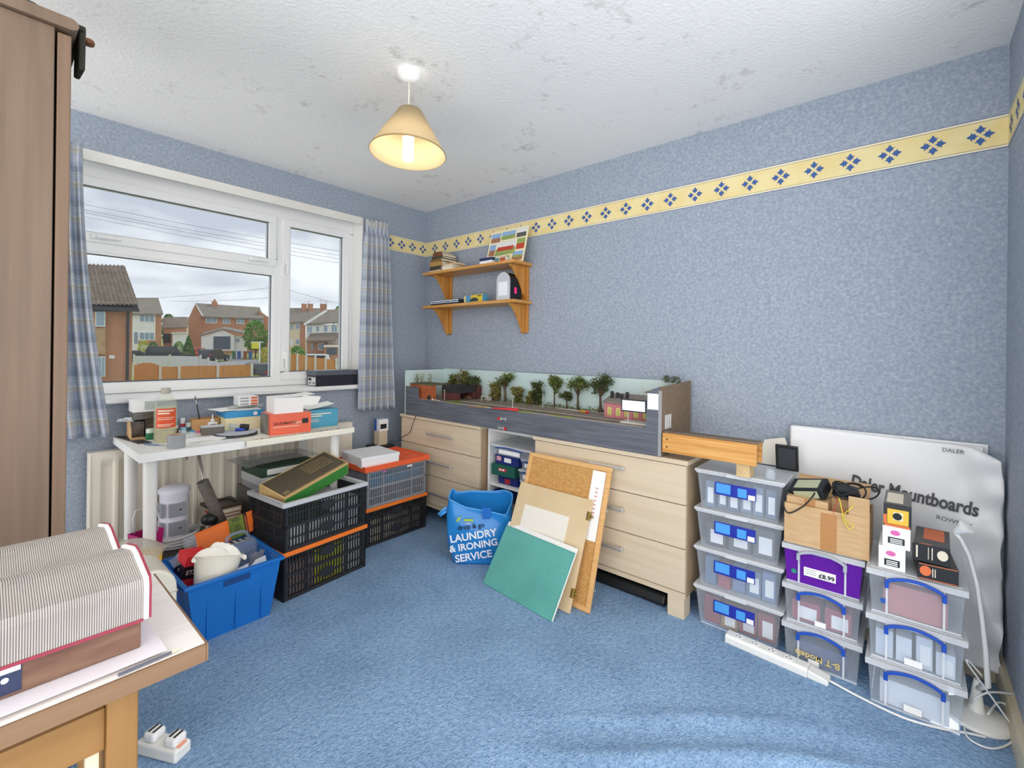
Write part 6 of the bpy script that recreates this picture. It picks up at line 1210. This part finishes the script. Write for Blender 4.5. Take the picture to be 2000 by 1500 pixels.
rr_ = N(t, 'ShaderNodeValToRGB'); rr_.color_ramp.elements[0].position = .3; rr_.color_ramp.elements[0].color = (.72, .66, .62, 1); rr_.color_ramp.elements[1].position = .65
t.links.new(tcn.outputs['Object'], mpn.inputs['Vector']); t.links.new(mpn.outputs[0], bt_.inputs['Vector']); t.links.new(tcn.outputs['Object'], nzn.inputs['Vector']); t.links.new(nzn.outputs['Fac'], rr_.inputs['Fac'])
t.links.new(bt_.outputs['Color'], mxn.inputs[1]); t.links.new(rr_.outputs[0], mxn.inputs[2]); t.links.new(mxn.outputs[0], b.inputs['Base Color'])
M_tile = mat('brown_roof_tiles', '#77695c', .9, col2='#8e8072', scale=3); M_tile2 = mat('grey_roof_tiles', '#7f776c', .9, col2='#938a7d', scale=2); M_rend = mat('white_render', '#f1eee8', .8); M_crend = mat('cream_render', '#ecd9b8', .8); M_wf = mat('white_window_frame', '#f4f4f2', .5); M_pane = mat('far_window_glass', '#8fa3b4', .1, spec=.8); M_gar = mat('grey_garage_door', '#5a6470', .5); M_gut = mat('black_gutter', '#33343a', .5)
M_fen = mat('orange_fence_timber', '#d99a52', .8, col2='#c98743', scale=6, stretch=(6, 6, .5)); M_conc = mat('pale_concrete', '#dcd8d0', .85); M_tar = mat('grey_tarmac', '#9c9ca0', .95, col2='#8d8d92', scale=.6); M_lawn = mat('lawn_green', '#8a9a4c', .95, col2='#a3a45c', scale=.3)
M_bush = [mat('leaf_mid_green', '#5c8a36', .9, col2='#74a048', scale=2), mat('leaf_yellow_green', '#a8ae3c', .9, col2='#c0c250', scale=2), mat('leaf_dark_green', '#3f6a30', .9, col2='#54803c', scale=2)]
# ground rising away from the house
gz = [(4, -2.9), (22, -1.95), (34, -1.35), (48, -.85), (60, -.55), (72, -.12), (90, .5), (150, 2.4), (260, 6)]
def ground_z(D):
    for (a_, z0), (b_, z1) in zip(gz, gz[1:]):
        if D <= b_: return z0 + (z1 - z0) * (D - a_) / (b_ - a_)
    return gz[-1][1]
mb = MB(); lat = [-1.9, -1.3, -.9, -.6, -.3, 0, .4]
vs_ = [(DV[0] * D + RV[0] * t_ * D, DV[1] * D + RV[1] * t_ * D, z_) for D, z_ in gz for t_ in lat]
mb.add(vs_, [(j * 7 + i, j * 7 + i + 1, (j + 1) * 7 + i + 1, (j + 1) * 7 + i) for j in range(len(gz) - 1) for i in range(6)])
tag(obj('ground', mb, M_lawn), kind='structure')
def strip(name, pts, m): # flat surface a little above the ground, by pixel column and depth
    P_ = []
    for px, D in pts: v = ray(px, 690); P_.append((v[0] * D, v[1] * D, ground_z(D) + .03))
    return tag(obj(name, MB().add(P_, [tuple(range(len(P_)))]), m), kind='structure')
strip('road', [(380, 36), (560, 36), (700, 40), (640, 58), (470, 58), (380, 48)], M_tar); strip('driveway', [(385, 58), (470, 58), (480, 68), (405, 68)], M_tar)
class Site:
    """a place outside: local x to the right, y away, z up; pixel helper for outlines at a chosen depth"""
    def __init__(s, name, label, cat, px, D, group=None):
        v = ray(px, 690); s.o = Vector((v[0] * D, v[1] * D, ground_z(D))); s.yd = Vector((v[0], v[1], 0)).normalized(); s.xd = Vector((s.yd.y, -s.yd.x, 0)); s.rz = math.atan2(s.xd.y, s.xd.x); s.r = thing(name, label, cat, s.o, s.rz, group)
    def p(s, px, py, dd=0.):
        v = Vector(ray(px, py)); k = (s.o.dot(s.yd) + dd) / v.dot(s.yd); w_ = v * k + Vector((0, 0, CAMZ)) - s.o; return Vector((w_.dot(s.xd), dd, w_.z))
    def slab(s, name, pts, d0, d1, m, parent=None, **k):
        q_ = [s.p(x_, y_, 0) for x_, y_ in pts]; return obj(name, MB().prism([(v.x, v.z) for v in q_], d0, d1, 'y'), m, parent or s.r, **k)
    def wall(s, px0, px1, pyt, d0, d1, m, name='wall'):
        a_, b_ = s.p(px0, pyt), s.p(px1, pyt); return obj(name, B(a_.x, b_.x, d0, d1, -.3, (a_.z + b_.z) / 2), m, s.r)
    def win(s, px0, px1, py0, py1, n=2, parent=None, d=-.02):
        a_, b_ = s.p(px0, py1), s.p(px1, py0); w_ = b_.x - a_.x; e = min(.09, w_ * .12)
        f = obj('window', B(a_.x, b_.x, d - .05, d + .04, a_.z, b_.z), M_wf, parent or s.r)
        for i in range(n): obj('pane', B(a_.x + e * .7 + i * (w_ - e * .7) / n, a_.x + (i + 1) * (w_ - e * .7) / n, d - .062, d - .05, a_.z + e, b_.z - e), M_pane, f)
        return f
    def roof(s, eave, ridge, de, dr, m, name='roof', th=.18):
        q_ = [s.p(*eave[0], de), s.p(*eave[1], de), s.p(*ridge[1], dr), s.p(*ridge[0], dr)]
        top = [v + Vector((0, 0, th)) for v in q_]
        return obj(name, MB().add(q_ + top, [(3, 2, 1, 0), (4, 5, 6, 7), (0, 1, 5, 4), (1, 2, 6, 5), (2, 3, 7, 6), (3, 0, 4, 7)]), m, s.r)
# 1 near brick house
S = Site('house', 'red brick house with scalloped brown roof tiles and black drainpipe, closest beyond the window', 'house', 200, 22)
S.wall(60, 259, 602, 0, 7, M_brick)
S.wall(120, 190, 602, -.25, 0, M_brick, 'bay')
e0_, e1_, r0_, r1_ = S.p(60, 604, -.35), S.p(271, 603, -.35), S.p(60, 520, 3.2), S.p(244, 526, 3.2)
def rooff(u, v):
    q_ = (e0_.lerp(e1_, u)).lerp(r0_.lerp(r1_, u), v); rows = 13; fr_ = (v * rows) % 1.0
    return q_ + Vector((0, 0, .10 + .11 * (1 - fr_) + .035 * math.sin(u * 2 * math.pi * 22)))
f = obj('roof_tiles', MB().grid(rooff, 208, 52), M_tile, S.r); f['kind'] = 'stuff'
obj('roof_slab', MB().add([e0_, e1_, r1_, r0_] + [v + Vector((0, 0, -.12)) for v in (e0_, e1_, r1_, r0_)], [(0, 1, 2, 3), (7, 6, 5, 4), (0, 4, 5, 1), (1, 5, 6, 2), (2, 6, 7, 3)]), M_gut, S.r)
a_, b_ = S.p(60, 606, -.45), S.p(272, 605, -.45); obj('gutter', B(a_.x, b_.x, -.55, -.36, b_.z - .10, b_.z + .06), M_gut, S.r)
a_ = S.p(250, 606); obj('drainpipe', MB().tube([(a_.x, -.12, a_.z), (a_.x, -.12, -.2)], .06, 8), M_gut, S.r)
S.win(186, 206, 603, 638, 1, d=-.27); S.win(190, 206, 696, 735, 2, d=-.27)
S.slab('stone_panel', [(120, 641), (206, 641), (206, 692), (120, 692)], -.31, -.26, mat('buff_stone', '#c0a07c', .9, col2='#a98a68', scale=4))
a_ = S.p(213, 697); obj('air_vent', B(a_.x, a_.x + .2, -.03, 0, a_.z - .08, a_.z + .08), M_wf, S.r)
S = Site('recycling_box', 'blue recycling box by the near brick house', 'box', 232, 19); obj('tub', B(-.28, .28, 0, .4, 0, 1.03, top=(-.03, -.03)), mat('blue_bin_plastic', '#3f6fb4', .5), S.r); obj('lid', B(-.33, .33, -.04, .44, 1.03, 1.10), mat('blue_bin_plastic'), S.r, bevel=.02)
# 2 white and brick house
S = Site('house', 'white-panelled and brick house beside the near brick house', 'house', 290, 62)
S.wall(250, 304, 612, 0, 6, M_rend, 'rendered_wall'); S.wall(304, 316, 612, -.02, 6, M_brick); S.roof([(244, 615), (319, 615)], [(250, 584), (309, 584)], -.4, 3.5, M_tile2)
S.win(272, 302, 615, 629, 3); S.win(272, 302, 649, 664, 3); S.win(261, 270, 648, 672, 1); S.slab('apron_panel', [(262, 665), (304, 665), (304, 672), (262, 672)], -.05, 0, M_brick)
# outbuildings
S = Site('outbuildings', 'low brown-roofed brick outbuildings between the two far houses', 'building', 342, 65)
S.wall(319, 364, 641, 0, 4, M_brick); S.wall(337, 364, 652, -2, 0, M_rend, 'rendered_wall'); S.roof([(317, 642), (366, 641)], [(319, 622), (364, 621)], -.2, 3, M_tile); S.slab('dark_gate', [(318, 652), (333, 652), (333, 670), (318, 670)], -.06, 0, M_gut); S.slab('flat_roof', [(335, 650), (366, 649), (366, 652), (335, 653)], -2.2, .2, M_conc)
S = Site('bungalow', 'small cream gabled building between the outbuildings and the long brick house', 'building', 362, 90); S.wall(352, 376, 634, 0, 6, M_crend); S.roof([(350, 635), (378, 634)], [(356, 621), (372, 621)], -.3, 3, M_tile2)
# 3 long brick house with garage
S = Site('house', 'long red brick house with grey roof behind the white garage', 'house', 450, 74)
S.wall(396, 514, 620, 0, 8, M_brick); S.slab('gable_wall', [(368, 622), (381, 594), (396, 618), (396, 690), (368, 690)], .1, .5, M_brick); S.slab('gable_verge', [(380, 592), (382, 592), (398, 617), (395, 619)], -.1, .1, M_wf)
S.roof([(393, 620), (516, 624)], [(381, 594), (507, 602)], -.4, 3.6, M_tile2); a_ = S.p(419, 600, 3.2); ch_ = obj('chimney', B(a_.x - .4, a_.x + .4, 2.8, 3.6, a_.z - .6, a_.z + .9), M_brick, S.r); obj('chimney_pot', MB().lathe([(.16, 0), (.13, .4)], 10, (a_.x, 3.2, a_.z + .9)), M_brick, ch_)
for a0, a1 in ((402, 424), (435, 450), (462, 477), (487, 514)): S.win(a0, a1, 618 + (a0 - 400) * .03, 631 + (a0 - 400) * .03, 2)
S.slab('side_wing', [(506, 606), (529, 622), (529, 690), (506, 690)], .6, 4, M_brick)
S = Site('garage', 'white gabled garage with grey door before the long brick house', 'garage', 435, 66)
S.slab('front_wall', [(393, 657), (435, 645), (457, 655), (457, 685), (393, 685)], 0, .2, M_rend); S.wall(457, 483, 656, .8, 4, M_rend, 'side_wall'); S.slab('garage_door', [(417, 657), (450, 657), (450, 682), (417, 682)], -.06, 0, M_gar)
S.roof([(390, 657), (435, 644)], [(400, 651), (440, 640)], -.2, 3, M_tile2); S.roof([(435, 644), (487, 655)], [(440, 640), (478, 648)], -.2, 3, M_tile2); S.win(460, 469, 661, 669, 1, d=.78)
# 4 right-hand houses
S = Site('house', 'cream-rendered house with brick side beyond the narrow window pane', 'house', 580, 62)
S.wall(540, 586, 632, 0, 7, M_crend, 'rendered_wall'); S.wall(586, 597, 630, -.02, 7, M_brick); S.roof([(540, 634), (600, 630)], [(546, 606), (634, 604)], -.3, 3.5, M_tile2); S.win(567, 573, 634, 644, 1); S.win(577, 586, 632, 643, 1); S.win(577, 586, 662, 673, 1); S.slab('door', [(567, 662), (573, 662), (573, 676), (567, 676)], -.05, 0, M_wf)
for cx_ in (594, 606): a_ = S.p(cx_, 606, 3.2); obj('chimney', B(a_.x - .35, a_.x + .35, 2.8, 3.6, a_.z - .3, a_.z + .9), M_brick, S.r)
S = Site('house', 'white house with brown porch roof and garage beyond the narrow window pane', 'house', 635, 56)
S.wall(598, 700, 634, 0, 7, M_rend, 'rendered_wall'); S.roof([(592, 636), (705, 628)], [(634, 608), (705, 604)], -.3, 3.6, M_tile2); S.slab('bargeboard', [(592, 633), (636, 605), (640, 608), (596, 636)], -.45, -.3, M_wf)
S.win(600, 610, 638, 651, 2); S.win(617, 624, 637, 648, 1); S.win(632, 640, 636, 648, 1); S.win(647, 659, 634, 649, 2); S.roof([(598, 668), (652, 667)], [(606, 654), (666, 652)], -1.8, -.1, M_tile); S.slab('porch_wall', [(600, 668), (640, 668), (640, 690), (600, 690)], -.6, 0, M_brick); S.win(608, 612, 671, 683, 1, d=-.65); S.win(622, 633, 670, 684, 2, d=-.65)
S.slab('garage_front', [(632, 674), (690, 668), (690, 700), (632, 700)], -1.6, -.7, M_brick); S.slab('garage_fascia', [(632, 674), (672, 674), (672, 678), (632, 678)], -1.75, -1.6, M_wf); S.slab('garage_door', [(638, 680), (657, 680), (657, 692), (638, 692)], -1.68, -1.6, M_gar)
a_ = S.p(630, 606, 3.4); obj('chimney', B(a_.x - .3, a_.x + .5, 3, 3.8, a_.z - .3, a_.z + .8), M_brick, S.r)
S = Site('house', 'brick house roof rising behind the cream-rendered house', 'house', 572, 95); S.wall(540, 590, 618, 0, 8, M_brick); S.roof([(535, 620), (600, 616)], [(545, 603), (606, 603)], -.3, 4, M_tile)
# fences
def fence(label, D, spans, posts, pm, bm, nb):
    S_ = Site('garden_fence', label, 'fence', spans[0][0], D)
    for (x0, y0, x1, y1, arch) in spans:
        a_, b_ = S_.p(x0, y0), S_.p(x1, y1); n_ = nb(b_.x - a_.x)
        for i in range(n_):
            u = (i + .5) / n_; zt = a_.z + (b_.z - a_.z) * u + arch * math.sin(math.pi * u); xa, xb = a_.x + (b_.x - a_.x) * i / n_, a_.x + (b_.x - a_.x) * (i + 1) / n_
            obj('board', B(xa + .005, xb - .005, .02 * (i % 2), .03 + .02 * (i % 2), -.2, zt), bm, S_.r)
    for x0, y0 in posts: a_ = S_.p(x0, y0); obj('post', B(a_.x - .07, a_.x + .07, -.07, .07, -.2, a_.z), pm, S_.r)
    return S_
fence('orange timber fence with white posts below the near brick house', 27, [(262, 714, 311, 714, .18), (315, 716, 348, 716, 0), (353, 715, 423, 714, 0), (428, 714, 490, 712, 0)], [(313, 713), (350, 713), (425.5, 712), (492, 710)], M_conc, M_fen, lambda w_: max(4, int(w_ / .16)))
fence('pale grey panel fence beyond the orange timber fence', 37, [(262, 695, 331, 695, 0), (334, 695, 391, 696, 0), (393, 700, 406, 702, 0), (408, 704, 422, 706, 0), (424, 708, 440, 710, 0), (443, 710, 458, 712, 0)], [(262, 692), (332, 692), (392, 693), (407, 698), (423, 703), (441, 707), (459, 709)], M_conc, mat('pale_grey_panel', '#d2d3d4', .8), lambda w_: max(1, int(w_ / .9)))
fence('orange timber fence with pale posts seen through the narrow pane', 33, [(555, 690, 566, 690, 0), (567, 691, 580, 692, 0), (582, 693, 597, 694, 0), (599, 696, 615, 697, 0), (617, 699, 635, 700, 0), (637, 701, 656, 702, 0)], [(566, 687), (581, 690), (598, 692), (616, 694), (636, 697), (657, 699)], M_conc, M_fen, lambda w_: max(2, int(w_ / .16)))
fence('short orange fence beside the for-sale board', 53, [(507, 690, 529, 689, 0)], [(507, 688)], M_conc, M_fen, lambda w_: max(4, int(w_ / .2)))
# cars
def car(label, px, D, yaw, L, m, h=1.45, van=False, plate=None):
    S_ = Site('car', label, 'car', px, D); S_.r.rotation_euler = (0, 0, S_.rz + yaw); W = .86; a_ = L / 2
    low = [(-a_, .28), (a_, .28), (a_, .62), (a_ * .92, .80), (a_ * .45, .90), (-a_ * .96, .92), (-a_, .75)]
    body = obj('body', MB().prism(low, -W, W, 'y'), m, S_.r, bevel=.06, seg=2)
    top = [(-a_ * .94, .90), (a_ * .48, .90), (a_ * (.18 if not van else .28), h - .04), (a_ * .05, h), (-a_ * .70, h), (-a_ * .84, h - .08)]
    cab = obj('cabin', MB().prism(top, -W * .86, W * .86, 'y'), m, S_.r, bevel=.05, seg=2); M_cg = mat('car_glass', '#2c3338', .08, spec=.8)
    side = [(-a_ * .78, .94), (a_ * .36, .94), (a_ * .14, h - .12), (-a_ * .70, h - .12)]
    for s_ in (-1, 1): obj('side_window', MB().prism(side, s_ * W * .862, s_ * W * .872, 'y'), M_cg, cab)
    obj('rear_window', MB().add([(-a_ * .945, -W * .7, .95), (-a_ * .945, W * .7, .95), (-a_ * .86, W * .6, h - .10), (-a_ * .86, -W * .6, h - .10)], [(0, 1, 2, 3)]), M_cg, cab); obj('windscreen', MB().add([(a_ * .475, -W * .75, .93), (a_ * .475, W * .75, .93), (a_ * .20, W * .65, h - .08), (a_ * .20, -W * .65, h - .08)], [(0, 1, 2, 3)]), M_cg, cab)
    for wx in (-a_ * .62, a_ * .62):
        for s_ in (-1, 1):
            wh = obj('wheel', MB().lathe([(.30, -.10), (.31, 0), (.30, .10)], 18), mat('tyre_black', '#26262a', .8), S_.r, loc=(wx, s_ * (W - .06), .31), rot=(R(90), 0, 0)); obj('hub', MB().lathe([(.18, -.112), (.18, .112)], 12), mat('alloy_grey', '#a9adb2', .4, .5), wh)
    for s_ in (-1, 1): obj('tail_light', B(-a_ - .02, -a_ + .06, s_ * W * .82 - .12, s_ * W * .82 + .12, .70, .88), mat('tail_red', '#a83030', .3), body)
    if plate: obj('number_plate', B(-a_ - .03, -a_ - .005, -.26, .26, .50, .61), mat('plate_yellow', '#e3c84a', .5), body)
    return S_.r
M_cblk = mat('car_black', '#2a2c33', .2, spec=.7); M_cwht = mat('car_white', '#eff0f0', .25, spec=.7)
car('black people carrier parked on the drive behind the grey fence', 330, 53, R(4), 4.7, M_cblk, 1.75, True); car('dark hatchback parked on the slope before the white garage', 417, 54, R(62), 3.9, M_cblk, 1.46); o = car('dark car with yellow number plate by the orange fence end', 512, 33, R(78), 3.9, M_cblk, 1.42, plate=True)
car('white hatchback parked behind the narrow-pane fence', 606, 44, R(176), 3.9, M_cwht, 1.48); car('red car half hidden beside the white garage', 386, 60, R(60), 3.8, mat('car_red', '#b8403c', .3), 1.4); car('dark car just showing at the near house corner', 266, 48, R(5), 3.9, M_cblk, 1.42)
# planting
def shrub(name, label, px, D, pyt, wpx, m, seed, trunk=True, group=None, cone=False, cat='bush'):
    S_ = Site(name, label, cat, px, D, group); q_ = random.Random(seed); h_ = max(.5, S_.p(px, pyt).z); w_ = wpx / FPX * D / 2
    obj('trunk', MB().tube([(0, 0, -.1), (.05, 0, h_ * .55)], [max(.04, w_ * .06), max(.02, w_ * .03)], 6), M_trunk, S_.r)
    lf = MB(); n_ = 700
    for _ in range(n_):
        a_ = q_.uniform(0, 6.283); z_ = q_.random(); prof_ = (1 - z_) ** .8 if cone else math.sin(math.pi * (.12 + .86 * z_)) ** .6; rr = w_ * prof_ * q_.uniform(.55, 1.0)
        c = Vector((rr * math.cos(a_), rr * math.sin(a_), h_ * ((.05 if not (trunk and not cone) else .22) + (.95 if not (trunk and not cone) else .78) * z_))); s_ = w_ * q_.uniform(.07, .14)
        u = Vector((q_.gauss(0, 1), q_.gauss(0, 1), q_.gauss(0, 1))).normalized(); v = u.orthogonal().normalized(); lf.add([c + u * s_, c + v * s_, c - u * s_, c - v * s_], [(0, 1, 2, 3)])
    f_ = obj('foliage', lf, m, S_.r); f_['kind'] = 'stuff'
shrub('garden_tree', 'round leafy green tree beside the long brick house', 499, 62, 626, 46, M_bush[0], 1, True, cat='tree'); shrub('conifer', 'cone-shaped green conifer beside the black people carrier', 368, 57, 656, 28, M_bush[2], 2, False, cone=True, cat='tree')
shrub('golden_bush', 'yellow-green golden bush before the white-panelled house', 281, 57, 665, 24, M_bush[1], 3, False); shrub('garden_bush', 'grey-green low bush between the golden bush and the people carrier', 299, 55, 668, 22, M_bush[2], 4, False); shrub('garden_bush', 'rounded green bush beside the conifer', 349, 60, 667, 22, M_bush[0], 5, False)
shrub('garden_hedge', 'yellow-green clipped hedge below the for-sale board', 517, 49.5, 680, 26, M_bush[1], 6, False); shrub('garden_hedge', 'bright green hedge before the cream-rendered house', 580, 50, 676, 34, M_bush[0], 7, False); shrub('garden_tree', 'green tree top rising above the white house roof', 660, 85, 598, 26, M_bush[0], 8, True, cat='tree'); shrub('garden_tree', 'distant dark tree behind the brown-roofed outbuildings', 328, 100, 614, 30, M_bush[2], 9, True, cat='tree')
S = Site('for_sale_board', 'yellow for-sale board on a white post by the road', 'sign', 507, 46); a_ = S.p(507, 667); obj('post', B(-.06, .06, -.05, .05, -.2, a_.z), M_wf, S.r); a_, b_ = S.p(491, 681), S.p(506, 669); obj('board', B(a_.x, b_.x, -.03, .03, a_.z, b_.z), mat('lime_yellow_sign', '#e2dc3c', .5), S.r); obj('cross_arm', B(a_.x - .05, .35, -.04, .04, b_.z, b_.z + .08), M_wf, S.r)
for k, (px, c_) in enumerate(((457, '#4f7a52'), (467, '#3f66a0'), (479, '#a2603f'), (489, '#3f66a0'))):
    S = Site('wheelie_bin', ['green wheelie bin by the white garage', 'blue wheelie bin beside the green one at the garage', 'brown wheelie bin near the for-sale board', 'blue wheelie bin near the for-sale board'][k], 'bin', px, 60, 'wheelie bins'); obj('tub', B(-.19, .19, -.24, .24, 0, .95, top=(-.03, -.03)), mat('bin_' + c_, c_, .5), S.r); obj('lid', B(-.23, .23, -.28, .28, .95, 1.05), mat('bin_' + c_), S.r, bevel=.03)
# overhead wires and aerials
for k, (x0, y0, x1, y1, D) in enumerate(((150, 396, 700, 497, 20), (150, 407, 700, 505, 20), (150, 412, 700, 512, 20), (150, 420, 700, 520, 21), (250, 585, 545, 560, 45), (330, 588, 545, 580, 45), (545, 560, 700, 600, 40))):
    pts = [at(x0 + (x1 - x0) * i / 10, y0 + (y1 - y0) * i / 10 + 3 * math.sin(math.pi * i / 10), k=D) for i in range(11)]
    o0_ = pts[0].copy(); tag(obj('overhead_wire', MB().tube([p - o0_ for p in pts], .006 if D < 30 else .012, 5), mat('wire_grey', '#4a4e56', .6), loc=o0_), ['topmost overhead wire crossing the sky in the window', 'second highest overhead wire crossing the sky', 'third overhead wire crossing the sky', 'lowest of the close overhead wires crossing the sky', 'distant wire above the long brick house roof', 'lower distant wire above the long brick house roof', 'distant wire dipping over the cream-rendered house'][k], 'wire', 'overhead wires')
for px, py, D in ((602, 600, 62), (627, 600, 56), (637, 602, 56)):
    p0 = at(px, py, k=D + 2); tag(obj('roof_aerial', MB().tube([(0, 0, -1.0), (0, 0, .9)], .02, 5).tube([(-.45, 0, .8), (.45, 0, .8)], .015, 5), mat('aerial_grey', '#6a6c70', .5), loc=p0, rz=bang), ['television aerial on the cream-rendered house', 'television aerial on the white house chimney', 'television aerial on the white house ridge'][(px > 610) + (px > 630)], 'aerial')
